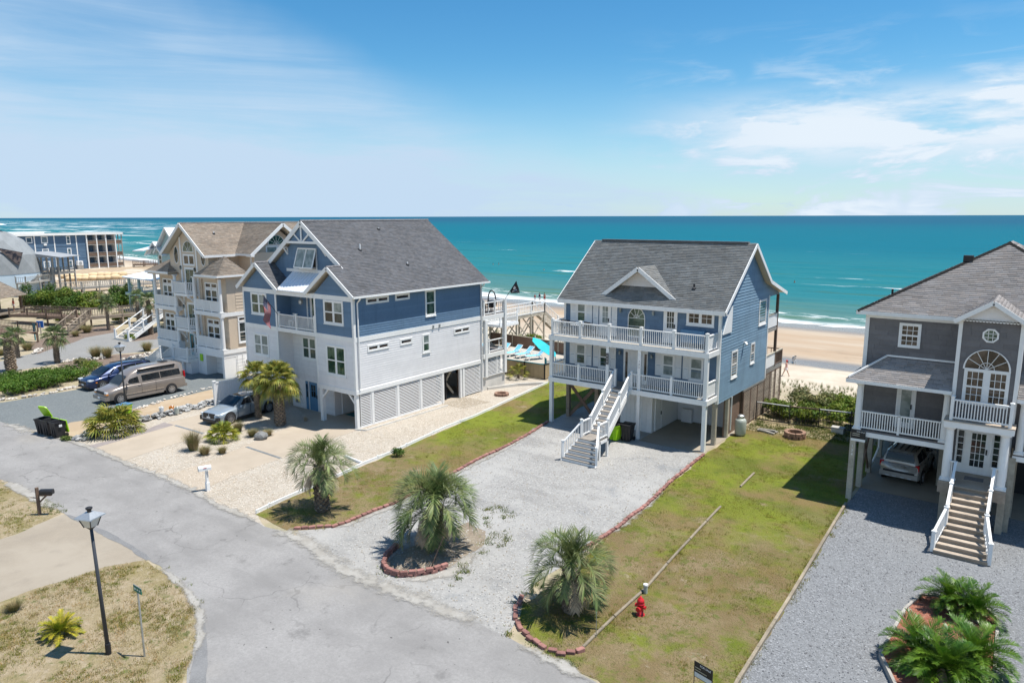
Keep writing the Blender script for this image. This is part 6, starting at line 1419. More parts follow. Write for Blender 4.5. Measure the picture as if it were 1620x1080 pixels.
# landscape timbers on the lawn
TB = [((921, 1026), (971, 977)), ((971, 977), (1021, 932)), ((1021, 932), (1055, 893)), ((1055, 893), (1091, 854)), ((1091, 854), (1117, 826)), ((1117, 826), (1140, 802)), ((1171, 771), (1193, 749))]
where = ['lowest one, by the red edging blocks', 'second from the road, beside the hydrant', 'just above the white pipe', 'at the middle of the line', 'next above the middle one', 'last one of the unbroken line', 'short stray piece further up the lawn']
for (a, b), w_ in zip(TB, where):
    a, b = G(*a), G(*b); d = (b-a).normalized(); t = thing('landscape_timber', 'weathered landscape timber on the grass, '+w_, 'timber', a.lerp(b, .5), group='landscape timbers across the lawn')
    m = MB(); m.tube([a+d*.03+Vector((0, 0, .05)), a.lerp(b, .5)+Vector((0, 0, .06)), b-d*.03+Vector((0, 0, .05))], .052, 8); m.build('beam', 'timber', t)
t = thing('board_edging', 'grey timber edging along the blue gravel lot', 'edging', G(1250, 948)); polyline_boards(t, 'edging_board', 'timber', [G(1338, 798), G(1250, 946), G(1168, 1078), G(1110, 1180)], .13, .1, 2.2)

def block_mesh(name, mat, l=.30, w=.16, hh=.13):
    m = MB(); c = .035
    P = [(-l/2, -w/2+c), (-l/2+c, -w/2), (l/2-c, -w/2), (l/2, -w/2+c), (l/2-.02, w/2), (-l/2+.02, w/2)]
    m.prism([(x, y, 0) for x, y in P], (0, 0, hh)); o = m.mesh(name, mat); bm = bmesh.new(); bm.from_mesh(o); bmesh.ops.recalc_face_normals(bm, faces=bm.faces)
    bmesh.ops.bevel(bm, geom=[e for e in bm.edges if all(v.co.z > hh*.9 for v in e.verts)], offset=.015, segments=1, affect='EDGES'); bm.to_mesh(o); bm.free(); return o
EB = block_mesh('edging_block', 'brick'); FB_ = block_mesh('ring_block', 'firebrick', .38, .2, .2)
def edging(label, pts, rows=1, jit=.02, gap=.31):
    t = thing('stone_edging', label, 'edging', pts[0]); z = 0
    for r in range(rows):
        acc = .15*(r % 2)
        for a, b in zip(pts[:-1], pts[1:]):
            a = Vector(a); b = Vector(b); L = (b-a).length; d = (b-a)/L; s = acc
            while s < L:
                q = a+d*s; o = bpy.data.objects.new('edging_block', EB); link(o, t)
                o.location = q+Vector((random.uniform(-jit, jit), random.uniform(-jit, jit), .125*r+random.uniform(-.02, .0)))-org(t); o.rotation_euler = (random.uniform(-.06, .06), random.uniform(-.06, .06), math.atan2(d.y, d.x)+random.uniform(-.1, .1)); s += gap*random.uniform(.97, 1.06)
            acc = s-L
    return t
edging('row of red edging blocks along the left lawn', gp([(470, 837), (500, 835), (530, 833), (550, 826), (580, 813), (625, 796), (690, 762), (720, 747), (760, 725), (800, 707), (835, 688), (866, 668)]))
edging('row of red edging blocks from the deck post down the right lawn', gp([(1112, 721), (1090, 738), (1065, 759), (1045, 778), (1021, 801), (1000, 816), (977, 835), (948, 854), (920, 872)]))
edging('curved row of red edging blocks around the palm by the road', gp([(824, 948), (816, 962), (815, 980), (823, 997), (836, 1009), (850, 1020), (866, 1030), (885, 1034), (905, 1035), (925, 1029)]), jit=.05)
edging('two course ring of red blocks around the palm island', gp([(628, 866), (612, 882), (607, 896), (612, 906), (630, 912), (655, 911), (685, 906), (710, 898)]), 2)
def rocks(label, pts, n, width, size, mat='rock', hgt=.3, name='rock_border'):
    t = thing(name, label, 'rocks', pts[0]); ms = []
    for k in range(5):
        bm = bmesh.new(); bmesh.ops.create_icosphere(bm, subdivisions=1, radius=.5)
        for v in bm.verts: v.co *= random.uniform(.72, 1.1); v.co.z *= .75
        me = bpy.data.meshes.new('rock'); bm.to_mesh(me); bm.free(); me.materials.append(MATS[mat]); ms.append(me)
    P = [Vector(p) for p in pts]; Ls = [(b-a).length for a, b in zip(P[:-1], P[1:])]
    for i in range(n):
        s = random.random()*sum(Ls); k = 0
        while s > Ls[k] and k < len(Ls)-1: s -= Ls[k]; k += 1
        d = (P[k+1]-P[k])/Ls[k]; nv = Vector((-d.y, d.x, 0)); u = random.gauss(0, .33)
        q = P[k]+d*s+nv*max(-1, min(1, u))*width; sz = size*random.uniform(.55, 1.35)
        o = bpy.data.objects.new('rock', random.choice(ms)); link(o, t); o.location = q+Vector((0, 0, sz*.2+hgt*max(0, 1-abs(u)*2)*random.random()))-org(t)
        o.scale = (sz*random.uniform(.9, 1.5), sz, sz*random.uniform(.7, 1.0)); o.rotation_euler = (random.uniform(-.4, .4), random.uniform(-.4, .4), random.uniform(0, 6.3))
    return t
rocks('border of grey rocks between the two driveways', gp([(118, 697), (150, 690), (190, 676), (215, 669), (250, 661), (290, 650), (318, 644), (336, 636)]), 210, .62, .34)
rocks('bank of pale rocks beside the beige house', gp([(192, 576), (215, 571), (235, 567), (251, 563)]), 190, .75, .36, 'rockpale', .5)
rocks('broken line of pale rocks along the shrub bed', gp([(0, 634), (40, 629), (80, 622), (110, 614), (134, 611)]), 70, .3, .24, 'rockpale', .1)
rocks('scatter of small rocks beside the van', gp([(200, 652), (235, 642), (262, 633), (300, 623), (334, 612)]), 60, .35, .2, 'rockpale', .05)
rocks('small heap of pale rocks by the grasses near the palm', gp([(54, 560), (66, 553)]), 26, .4, .35, 'rockpale', .3)
rocks('pale rocks at the back of the hedge', gp([(96, 574), (110, 571), (145, 570), (165, 567)]), 60, .35, .3, 'rockpale', .2)
t = thing('boulder', 'single grey boulder under the two palms', 'rock', G(414, 694)); 
bm = bmesh.new(); bmesh.ops.create_icosphere(bm, subdivisions=2, radius=.42)
for v in bm.verts: v.co *= random.uniform(.88, 1.08); v.co.z *= .7
me = bpy.data.meshes.new('stone'); bm.to_mesh(me); bm.free(); me.materials.append(MATS['rock']); o = bpy.data.objects.new('stone', me); link(o, t); o.location = (0, 0, .2)
def fire_ring(label, c, r, k, rows=2):
    t = thing('fire_pit', label, 'fire pit', c)
    for j in range(rows):
        for i in range(k):
            a = 2*math.pi*(i+.5*j)/k; o = bpy.data.objects.new('ring_block', FB_); link(o, t); o.location = (r*math.cos(a), r*math.sin(a), .19*j); o.rotation_euler = (0, 0, a+math.pi/2); o.scale = (2*math.pi*r/k/.4, 1, 1)
    MB().lathe([(r*.95, .02), (r*.95, .12)], (0, 0, 0), 14).build('ash_bed', 'dark', t); return t
fire_ring('brown block fire ring on the grass near the black fence', Vector((-11.43, 43.8, 0)), .52, 10); fire_ring('brown stone fire ring on the shell yard behind the louvred side', Vector((-32.2, 41.5, 0)), .45, 11, 1)
# iron fence between the two right hand houses
t = thing('iron_fence', 'low black iron fence with pale top rail behind the fire ring', 'fence', (-11.4, 46.6, 0)); P = [(-14.6, 46.2, 0), (-12.5, 46.3, 0), (-10.8, 46.7, 0), (-9.0, 47, 0), (-7.2, 47.1, 0)]
for i, (a, b) in enumerate(zip(P[:-1], P[1:])): 
    railing(t, a, b, 1.2, (0, 1) if i == 0 else (1,), spacing=.17, mat='black', bw=.02, bd=.02, postw=.06, toprail=(.03, .03), cap=False); stick('top_rail', 'white' if i % 2 == 0 else 'wood_brown', t, Vector(a)+Vector((0, 0, 1.24)), Vector(b)+Vector((0, 0, 1.24)), .05)
# pool terrace
t = region('pool_terrace', [(-46, 48, 0), (-33.2, 48, 0), (-33.2, 57, 0), (-46, 57.5, 0)], .3, 'deckslab', 0)
t = thing('pool_fence', 'tan mesh pool fence with black posts and teal top rail', 'fence', (-34.5, 47.7, 0)); P = [(-36.6, 47.65, 0), (-34.5, 47.66, 0), (-32.5, 47.68, 0), (-32.6, 52.5, 0)]
for i, (a, b) in enumerate(zip(P[:-1], P[1:])):
    a = Vector(a); b = Vector(b); d = (b-a); n = int(d.length/.16)
    for k in range(n): p, q = a.lerp(b, k/n), a.lerp(b, (k+.94)/n); stick('mesh_slat', 'tan_fence', t, p+Vector((0, 0, .65)), q+Vector((0, 0, .65)), .025, 1.2)
    stick('top_rail', 'teal' if i < 2 else 'black', t, a+Vector((0, 0, 1.28)), b+Vector((0, 0, 1.28)), .07); stick('bottom_rail', 'black', t, a+Vector((0, 0, .05)), b+Vector((0, 0, .05)), .04)
    for p in (a, b): piece('post', 'black', t, p.x-.045, p.x+.045, p.y-.045, p.y+.045, 0, 1.34)
t = thing('terrace_fence', 'dark screened fence with pale cap behind the loungers', 'fence', (-38, 56.6, 0)); P = [(-46, 57.4, .3), (-43, 57.3, .3), (-40, 57.0, .3), (-37, 56.6, .3), (-34, 56.1, .3), (-31.8, 55.6, .3)]
for a, b in zip(P[:-1], P[1:]):
    a = Vector(a); b = Vector(b); stick('screen_panel', 'wood_brown', t, a+Vector((0, 0, .55)), b+Vector((0, 0, .55)), .03, 1.1); stick('cap_rail', 'wood_pale', t, a+Vector((0, 0, 1.14)), b+Vector((0, 0, 1.14)), .14, .05); piece('post', 'wood_pale', t, a.x-.06, a.x+.06, a.y-.06, a.y+.06, .3, 1.7)
# ------------------------------------------------------------------ vehicles (local axes: x forward, y left, z up)
def vehicle(label, cat, loc, head, paint, L, W, wb, fo, low, cab, r, glass, name, rimk=5, extras=None, wr=.10):
    """low: stations (x, z_bottom, z_shoulder, z_top, half width bottom, half width shoulder, half width top)
    cab: stations (x, z_belt, z_roof, half width belt, half width roof); x measured from the nose backwards"""
    t = thing(name, label, cat, loc, head)
    X = lambda x: fo+wb/2-x
    def loft(st, ring):
        vs = []; fs = []; n = None
        for s in st:
            rg = ring(s); n = len(rg); vs += rg
        for i in range(len(st)-1):
            for k in range(n-1): fs.append((i*n+k, i*n+k+1, (i+1)*n+k+1, (i+1)*n+k))
        fs += [tuple(range(n)), tuple(range((len(st)-1)*n, len(st)*n))]
        return vs, fs
    def ringl(s):
        x, zb, zs, zt, wb_, ws, wt = s; x = X(x); h = [(wb_, zb), (ws*.985, zb+(zs-zb)*.35), (ws, zs-(zs-zb)*.25), (ws*.985, zs), (wt, zt-.03), (wt*.55, zt+.008), (0, zt+.015)]
        return [(x, y, z) for y, z in h]+[(x, -y, z) for y, z in h[-2::-1]]
    def ringc(s):
        x, zb, zr, wb_, wr_ = s; x = X(x); h = [(wb_, zb), (wb_+(wr_-wb_)*.85, zb+(zr-zb)*.86), (wr_*.9, zr-.02), (wr_*.5, zr+.015), (0, zr+.025)]
        return [(x, y, z) for y, z in h]+[(x, -y, z) for y, z in h[-2::-1]]
    v, f = loft(low, ringl); m = MB().add(v, f); b = m.build('body', paint, t, True, local=True, fixn=True)
    v, f = loft(cab, ringc); MB().add(v, f).build('cabin', paint, t, True, local=True, fixn=True)
    for o in (b,):
        for p in o.data.polygons: p.use_smooth = True
    def side(x, z):
        for a, c in zip(cab[:-1], cab[1:]):
            if a[0] <= x <= c[0]:
                q = (x-a[0])/(c[0]-a[0]); g = [a[i]+(c[i]-a[i])*q for i in range(5)]; u = (z-g[1])/max(.05, .86*(g[2]-g[1]))
                return g[3]+(g[4]-g[3])*.85*min(1, max(0, u))
        return cab[-1][3]
    for s in (1, -1):
        for poly in glass['side']:
            pv = [(X(x), s*(side(x, z)+.012), z) for x, z in poly]
            MB().prism(pv, (0, -s*.03, 0)).build('side_window', 'carglass', t, local=True, fixn=True)
    for nm in ('windscreen', 'rear_window'):
        (x0, z0, w0), (x1, z1, w1) = glass[nm]; k = .018 if nm == 'windscreen' else -.018
        MB().add([(X(x0)+k, -w0, z0+.06), (X(x0)+k, w0, z0+.06), (X((x0+x1)/2)+k*1.4, w0*.5+w1*.5, (z0+z1)/2+.085), (X(x1)+k, w1, z1+.07), (X(x1)+k, -w1, z1+.07), (X((x0+x1)/2)+k*1.4, -w0*.5-w1*.5, (z0+z1)/2+.085)], [(0, 1, 2, 5), (5, 2, 3, 4)]).build(nm, 'carglass', t, True, local=True)
    hw = W/2
    for wx in (fo, fo+wb):
        for s in (1, -1):
            MB().lathe([(r+.075, 0), (r+.075, .03)], (X(wx), s*(hw-.02)-.015, r+.01), 20, axis='Y').build('wheel_arch', 'blackplastic', t, local=True)
            wh = MB().lathe([(r*.6, -.11), (r*.93, -.11), (r, -.07), (r, .07), (r*.93, .11), (r*.6, .11)], (0, 0, 0), 22, axis='Y').build('wheel', 'rubber', t, True, local=True); wh.location = (X(wx), s*(hw-.07), r)
            q = MB(); q.lathe([(r*.66, .10), (r*.62, .114), (.0, .113)], (0, 0, 0), 22, axis='Y'); 
            for i in range(rimk): a = 2*math.pi*i/rimk; q.bar((0, .115, 0), (r*.6*math.cos(a), .125, r*.6*math.sin(a)), wr, .03, 0 if rimk else 0, up=(0, 1, 0))
            q.lathe([(r*.70, .105), (r*.70, .13), (r*.62, .13), (r*.62, .105)], (0, 0, 0), 22, axis='Y'); q.m = [1]*22*2+[1, 1]+[0]*(len(q.m)-46)
            o = q.build('rim', ['rim', 'black'], wh, False, local=True); o.rotation_euler = (0, 0, 0 if s > 0 else math.pi)
    if extras: extras(t, X, hw)
    return t
def blk(t, name, mat, X, x0, x1, y0, y1, z0, z1): return MB().box(min(X(x0), X(x1)), max(X(x0), X(x1)), y0, y1, z0, z1).build(name, mat, t, local=True)
def trim_side(t, X, hw, mirror_x, mirror_z, handles, hz, paint, door_lines, dz):
    for s in (1, -1):
        m = MB(); m.bar((X(mirror_x), s*(hw-.1), mirror_z-.05), (X(mirror_x), s*(hw+.06), mirror_z), .05, .05); m.box(X(mirror_x)-.07, X(mirror_x)+.07, s*(hw+.11)-.09, s*(hw+.11)+.09, mirror_z-.06, mirror_z+.09); m.build('wing_mirror', paint, t, local=True, fixn=True)
        for x in handles: MB().box(X(x)-.1, X(x)+.1, s*hw-.02, s*hw+.02, hz-.02, hz+.02).build('door_handle', 'chrome', t, local=True)
        for x in door_lines: MB().box(X(x)-.008, X(x)+.008, s*(hw-.004)-.006, s*(hw-.004)+.006, dz[0], dz[1]).build('door_gap', 'dark', t, local=True)
def ex_sedan(t, X, hw):
    trim_side(t, X, hw, 1.75, 1.0, (2.75, 3.75), .88, 'car_grey', (1.5, 2.55, 3.55), (.32, .95))
    for s in (1, -1):
        blk(t, 'grille', 'black', X, -.02, .06, min(s*.05, s*.52), max(s*.05, s*.52), .48, .80); blk(t, 'headlight', 'headlight', X, .03, .2, min(s*.55, s*.86), max(s*.55, s*.86), .70, .76)
        blk(t, 'air_intake', 'blackplastic', X, .0, .16, min(s*.6, s*.88), max(s*.6, s*.88), .30, .58); blk(t, 'taillight', 'taillight', X, 5.22, 5.38, min(s*.35, s*.9), max(s*.35, s*.9), .86, .93)
        blk(t, 'sill', 'blackplastic', X, 1.4, 3.9, min(s*(hw-.1), s*(hw-.005)), max(s*(hw-.1), s*(hw-.005)), .2, .3)
    blk(t, 'bumper', 'black', X, -.03, .1, -.6, .6, .22, .40); blk(t, 'number_plate', 'white', X, -.04, -.02, -.16, .16, .5, .6)
    c = MB(); c.add([(X(2.3), -.5, 1.495), (X(2.3), .5, 1.495), (X(3.6), .48, 1.535), (X(3.6), -.48, 1.535)], [(0, 1, 2, 3)]); c.build('roof_glass', 'carglass', t, local=True)
hw = .975
vehicle('silver blue sedan with dark glass parked below the two palms', 'car', (-42.95, 26.45, .012), rad(-81.8), 'car_grey', 5.39, 1.95, 3.215, .88,
 [(0, .25, .62, .72, .60, .70, .55), (.12, .20, .70, .80, .78, .86, .66), (.5, .18, .74, .87, .90, .94, .74), (1.4, .18, .86, .99, .93, .965, .80), (2.4, .18, .90, 1.0, .93, .97, .84), (3.8, .18, .93, 1.03, .93, .97, .84), (4.7, .2, .92, 1.06, .92, .955, .78), (5.2, .26, .86, 1.03, .86, .90, .70), (5.39, .34, .80, .96, .72, .80, .62)],
 [(1.35, .97, .98, .80, .70), (2.25, .98, 1.44, .86, .62), (2.9, 1.0, 1.52, .87, .62), (3.6, 1.0, 1.51, .87, .61), (4.4, 1.02, 1.32, .84, .58), (5.0, 1.03, 1.05, .76, .6)], .37,
 dict(side=[[(1.85, 1.02), (2.32, 1.37), (2.75, 1.43), (2.78, 1.03)], [(2.86, 1.03), (2.84, 1.43), (3.55, 1.42), (4.15, 1.28), (4.3, 1.06)]], windscreen=((1.42, 1.0, .74), (2.2, 1.41, .58)), rear_window=((4.95, 1.07, .6), (4.4, 1.31, .52))), 'sedan', 10, ex_sedan, .05)
def ex_van(t, X, hw):
    trim_side(t, X, hw, 1.45, 1.36, (2.35,), 1.12, 'car_taupe', (1.35, 2.5, 3.55), (.5, 1.25))
    for s in (1, -1):
        blk(t, 'headlight', 'headlight', X, -.01, .14, min(s*.62, s*.94), max(s*.62, s*.94), .86, .98); blk(t, 'indicator', 'amber', X, -.012, .2, min(s*.60, s*.96), max(s*.60, s*.96), .76, .855)
        blk(t, 'taillight', 'taillight', X, 5.72, 5.83, min(s*.86, s*.99), max(s*.86, s*.99), 1.15, 1.62); blk(t, 'side_stripe', 'chrome', X, 1.3, 4.1, min(s*hw, s*(hw+.012)), max(s*hw, s*(hw+.012)), .60, .63)
        blk(t, 'running_board', 'car_taupe', X, 1.35, 4.05, min(s*(hw-.1), s*(hw+.07)), max(s*(hw-.1), s*(hw+.07)), .28, .42); blk(t, 'roof_window', 'carglass', X, 2.35, 5.15, min(s*.77, s*.86), max(s*.77, s*.86), 2.12, 2.25)
    blk(t, 'grille', 'blackplastic', X, -.02, .1, -.6, .6, .78, .98); blk(t, 'bumper', 'car_taupe', X, -.12, .2, -.98, .98, .36, .64); blk(t, 'bumper', 'car_taupe', X, 5.7, 5.95, -.98, .98, .40, .62)
    blk(t, 'roof_vent', 'black', X, 4.4, 4.9, -.3, .3, 2.36, 2.44); blk(t, 'number_plate', 'white', X, -.14, -.12, -.16, .16, .46, .58)
vehicle('tall taupe conversion van with raised roof parked on the gravel', 'van', (-53.82, 25.05, .012), rad(-90.5), 'car_taupe', 5.83, 2.02, 3.76, .92,
 [(0, .42, .80, .95, .78, .86, .72), (.15, .36, .90, 1.06, .92, .97, .80), (.6, .34, 1.02, 1.16, .96, 1.0, .86), (1.15, .34, 1.12, 1.27, .98, 1.01, .88), (1.7, .34, 1.16, 1.28, .98, 1.01, .92), (5.2, .36, 1.18, 1.28, .98, 1.01, .93), (5.7, .40, 1.18, 1.28, .97, 1.0, .92), (5.83, .44, 1.15, 1.26, .93, .97, .9)],
 [(.95, 1.22, 1.24, .86, .76), (1.55, 1.25, 1.80, .94, .78), (1.95, 1.26, 2.10, .95, .74), (2.5, 1.26, 2.30, .96, .72), (3.4, 1.26, 2.37, .96, .72), (5.3, 1.26, 2.36, .96, .72), (5.75, 1.26, 2.22, .94, .72)], .37,
 dict(side=[[(1.5, 1.33), (1.72, 1.66), (2.32, 1.76), (2.36, 1.33)], [(2.6, 1.36), (2.58, 1.80), (3.9, 1.84), (3.92, 1.38)], [(3.98, 1.38), (3.96, 1.84), (5.45, 1.84), (5.5, 1.40)]], windscreen=((1.02, 1.27, .80), (1.62, 1.82, .70)), rear_window=((5.76, 1.4, .7), (5.76, 1.9, .62))), 'van', 9, ex_van, .07)
def ex_mini(t, X, hw):
    trim_side(t, X, hw, 1.55, 1.12, (2.55, 3.2), 1.0, 'car_navy', (1.45, 2.75), (.4, 1.1))
    for s in (1, -1):
        blk(t, 'headlight', 'headlight', X, .06, .42, min(s*.58, s*.92), max(s*.58, s*.92), .76, .86); blk(t, 'taillight', 'taillight', X, 5.0, 5.12, min(s*.8, s*.98), max(s*.8, s*.98), .95, 1.3); blk(t, 'roof_rail', 'black', X, 2.4, 4.4, min(s*.6, s*.64), max(s*.6, s*.64), 1.72, 1.77)
        blk(t, 'indicator', 'amber', X, .5, .62, min(s*(hw-.06), s*(hw+.0)), max(s*(hw-.06), s*(hw+.0)), .60, .68)
    blk(t, 'grille', 'black', X, -.02, .12, -.5, .5, .5, .7); blk(t, 'grille_bar', 'chrome', X, -.03, .1, -.55, .55, .71, .74); blk(t, 'bumper', 'blackplastic', X, -.03, .2, -.8, .8, .22, .36); blk(t, 'number_plate', 'white', X, -.05, -.03, -.16, .16, .42, .54)
vehicle('dark navy minivan parked beside the hedge behind the taupe van', 'minivan', (-59.45, 25.85, .012), rad(-88), 'car_navy', 5.12, 2.0, 3.0, 1.0,
 [(0, .25, .62, .74, .66, .76, .6), (.15, .2, .74, .84, .84, .92, .72), (.6, .2, .84, .95, .94, .98, .80), (1.2, .2, .94, 1.06, .96, 1.0, .86), (2, .2, .99, 1.1, .96, 1.0, .9), (4.6, .22, 1.02, 1.12, .96, 1.0, .9), (5.0, .28, 1.0, 1.12, .92, .96, .86), (5.12, .36, .95, 1.08, .86, .9, .82)],
 [(.95, 1.04, 1.05, .86, .74), (1.75, 1.08, 1.50, .91, .72), (2.4, 1.1, 1.70, .92, .70), (3.4, 1.1, 1.75, .92, .70), (4.6, 1.1, 1.71, .91, .69), (5.0, 1.1, 1.55, .88, .68), (5.1, 1.1, 1.15, .85, .7)], .35,
 dict(side=[[(1.6, 1.14), (2.0, 1.48), (2.7, 1.6), (2.72, 1.14)], [(2.8, 1.14), (2.78, 1.6), (3.75, 1.62), (3.77, 1.15)], [(3.85, 1.16), (3.83, 1.62), (4.75, 1.56), (4.85, 1.22)]], windscreen=((1.02, 1.08, .80), (1.85, 1.52, .66)), rear_window=((5.1, 1.2, .74), (5.02, 1.54, .62))), 'minivan', 7, ex_mini, .07)
def ex_suv(t, X, hw):
    trim_side(t, X, hw, 1.3, 1.1, (2.2, 3.1), .98, 'car_silver', (1.3, 2.35, 3.3), (.4, 1.05))
    for s in (1, -1):
        blk(t, 'headlight', 'headlight', X, .0, .2, min(s*.5, s*.8), max(s*.5, s*.8), .75, .9); blk(t, 'taillight', 'taillight', X, 4.30, 4.455, min(s*.70, s*.88), max(s*.70, s*.88), .88, 1.16); blk(t, 'roof_rail', 'black', X, 1.9, 4.0, min(s*.58, s*.62), max(s*.58, s*.62), 1.72, 1.78)
    blk(t, 'bumper', 'car_silver', X, 4.36, 4.53, -.86, .86, .42, .66); blk(t, 'bumper_strip', 'blackplastic', X, 4.40, 4.54, -.70, .70, .66, .74); blk(t, 'garnish', 'chrome', X, 4.42, 4.465, -.5, .5, 1.07, 1.11); blk(t, 'number_plate', 'white', X, 4.43, 4.46, -.42, -.12, .90, 1.03)
    for y in (-.5, -.18, .18, .5): blk(t, 'reflector', 'headlight', X, 4.5, 4.54, y-.09, y+.09, .44, .48)
    for y in (-.4, -.13, .13, .4): blk(t, 'roof_rib', 'black', X, 1.9, 4.0, y-.02, y+.02, 1.72, 1.755)
vehicle('champagne coloured suv seen from behind under the grey house', 'suv', (-4.93, 41.05, .016), rad(87), 'car_silver', 4.46, 1.8, 2.62, .85,
 [(0, .35, .70, .84, .66, .76, .6), (.15, .28, .82, .94, .80, .86, .7), (.6, .26, .92, 1.02, .86, .89, .76), (1.2, .26, .98, 1.08, .88, .90, .8), (3.6, .28, 1.04, 1.14, .88, .90, .82), (4.3, .34, 1.04, 1.14, .86, .88, .80), (4.46, .42, 1.0, 1.12, .80, .84, .78)],
 [(.95, 1.06, 1.07, .8, .7), (1.6, 1.1, 1.58, .84, .66), (2.2, 1.12, 1.70, .85, .65), (4.0, 1.12, 1.70, .84, .64), (4.3, 1.12, 1.62, .82, .63), (4.43, 1.12, 1.14, .79, .68)], .36,
 dict(side=[[(1.55, 1.15), (1.8, 1.52), (2.3, 1.6), (2.32, 1.15)], [(2.4, 1.15), (2.38, 1.6), (3.2, 1.6), (3.22, 1.15)], [(3.3, 1.16), (3.28, 1.6), (4.1, 1.56), (4.15, 1.2)]], windscreen=((1.0, 1.1, .74), (1.62, 1.55, .6)), rear_window=((4.42, 1.18, .66), (4.31, 1.58, .56))), 'suv', 5, ex_suv, .1)

# ------------------------------------------------------------------ bins
def cart(label, loc, rz, body, lid, opn, group=None, sticker=False):
    t = thing('trash_cart', label, 'trash cart', loc, rz, group)
    m = MB(); b, c, hh = .24, .31, 1.0
    lo = [(-b, -b-.02, .08), (b, -b-.02, .08), (b, b, .08), (-b, b, .08)]; hi = [(-c, -c-.05, hh), (c, -c-.05, hh), (c, c+.03, hh), (-c, c+.03, hh)]; k = .03
    li = [(x*.85, y*.85, z+.04) for x, y, z in lo]; hi2 = [(x-math.copysign(k, x), y-math.copysign(k, y), z) for x, y, z in hi]
    m.add(lo+hi+hi2+li, [(3, 2, 1, 0)]+[(i, (i+1) % 4, 4+(i+1) % 4, 4+i) for i in range(4)]+[(4+i, 4+(i+1) % 4, 8+(i+1) % 4, 8+i) for i in range(4)]+[(8+i, 8+(i+1) % 4, 12+(i+1) % 4, 12+i) for i in range(4)]+[(12, 13, 14, 15)])
    m.box(-.14, -.06, -c-.03, -b-.02, .1, .8); m.box(.06, .14, -c-.03, -b-.02, .1, .8)
    m.build('body', body, t, local=True)
    r = MB()
    for q in ((-c-.03, c+.03, -c-.08, -c-.04), (-c-.03, c+.03, c+.02, c+.06)): r.box(*q, hh-.05, hh+.012)
    for q in ((-c-.03, -c+.0, -c-.04, c+.02), (c, c+.03, -c-.04, c+.02)): r.box(*q, hh-.05, hh+.01)
    r.build('rim', body, t, local=True)
    MB().tube([(-.26, c+.1, hh-.02), (.26, c+.1, hh-.02)], .02, 6).build('handle', body, t, local=True)
    for s in (-1, 1): MB().lathe([(.13, -.03), (.13, .03)], (s*.30, b+.06, .13), 14, axis='X').build('wheel', 'rubber', t, local=True)
    l = MB(); l.prism([(-.35, 0, 0), (.35, 0, 0), (.35, .72, .0), (.25, .8, .0), (-.25, .8, .0), (-.35, .72, .0)], (0, 0, .05)); l.box(-.2, .2, .2, .5, .05, .085)
    o = l.build('lid', lid, t, local=True, fixn=True); o.location = (0, c+.06, hh+.02); o.rotation_euler = (rad(opn), 0, math.pi) if opn < 200 else (0, 0, math.pi)
    o.rotation_euler = (-rad(opn), 0, math.pi)
    if sticker: MB().box(.31, .33, -.12, .06, .72, .86).build('sticker', 'white', t, local=True).rotation_euler = (0, .04, 0)
    return t
cg = 'black trash carts with lime lids at the road'
cart('leftmost of three black trash carts, lime lid raised high', G(70.5, 685.5), rad(20), 'blackplastic', 'lime', -62, cg)
cart('middle one of three open black trash carts by the road', G(80.5, 688), rad(12), 'blackplastic', 'lime', -255, cg)
cart('rightmost of three black trash carts, with a white sticker', G(93.5, 691), rad(8), 'blackplastic', 'lime', -262, cg, True)
cart('bright lime trash cart with dark lid behind the shrubby palm', G(199, 663), rad(15), 'lime', 'doorblue', 0)
cart('lime trash cart half hidden behind the central steps', Vector((-19.95, 36.85, .01)), rad(-6), 'lime', 'blackplastic', 0)
cart('black trash cart beside the lime one under the central deck', Vector((-19.3, 37.2, .01)), rad(4), 'blackplastic', 'blackplastic', 0)

# ------------------------------------------------------------------ street furniture
def street_lamp(label, base, lean=(0, 0)):
    t = thing('street_lamp', label, 'street lamp', base, rad(22)); l = Vector((lean[0], lean[1], 0))
    m = MB(); m.tube([(0, 0, 0), l*.5+Vector((0, 0, 2.1)), l+Vector((0, 0, 4.15))], [.066, .055, .045], 12); m.build('pole', 'lamppost', t, True, local=True)
    MB().lathe([(.085, 0), (.085, .35), (.078, .37)], (0, 0, 0), 12).build('base_collar', 'black', t, local=True)
    q = lambda r, z: [(l.x+r*sx, l.y+r*sy, z) for sx, sy in ((-1, -1), (1, -1), (1, 1), (-1, 1))]
    m = MB(); m.add(q(.12, 4.2)+q(.21, 4.5), [(3, 2, 1, 0)]+[(i, (i+1) % 4, 4+(i+1) % 4, 4+i) for i in range(4)]); g = m.build('lantern_glass', 'lanternglass', t, local=True)
    m = MB()
    for a, b in zip(q(.125, 4.19), q(.215, 4.5)): m.bar(a, b, .025, .025)
    m.lathe([(.05, 4.1), (.12, 4.17), (.17, 4.2)], (l.x, l.y, 0), 4, phase=math.pi/4); m.build('lantern_frame', 'black', t, local=True)
    m = MB(); m.add(q(.30, 4.5)+q(.29, 4.53)+q(.09, 4.66), [(3, 2, 1, 0)]+[(i, (i+1) % 4, 4+(i+1) % 4, 4+i) for i in range(4)]+[(4+i, 4+(i+1) % 4, 8+(i+1) % 4, 8+i) for i in range(4)]+[(8, 9, 10, 11)]); m.build('lantern_roof', 'tin', t, local=True)
    MB().lathe([(.06, 4.66), (.06, 4.72), (.09, 4.74), (.10, 4.79), (.03, 4.82)], (l.x, l.y, 0), 12).build('finial', 'black', t, local=True)
    return t
MATS['lanternglass'] = M('frosted_lantern_glass', (.58, .57, .53), .25, .06, 5, spec=.5)
street_lamp('tall dark lamp post with square lantern on the dry grass corner', G(172, 1034), (-.12, -.02)); street_lamp('dark lamp post with pale lantern in front of the taupe van', G(199.6, 648), (-.02, 0))
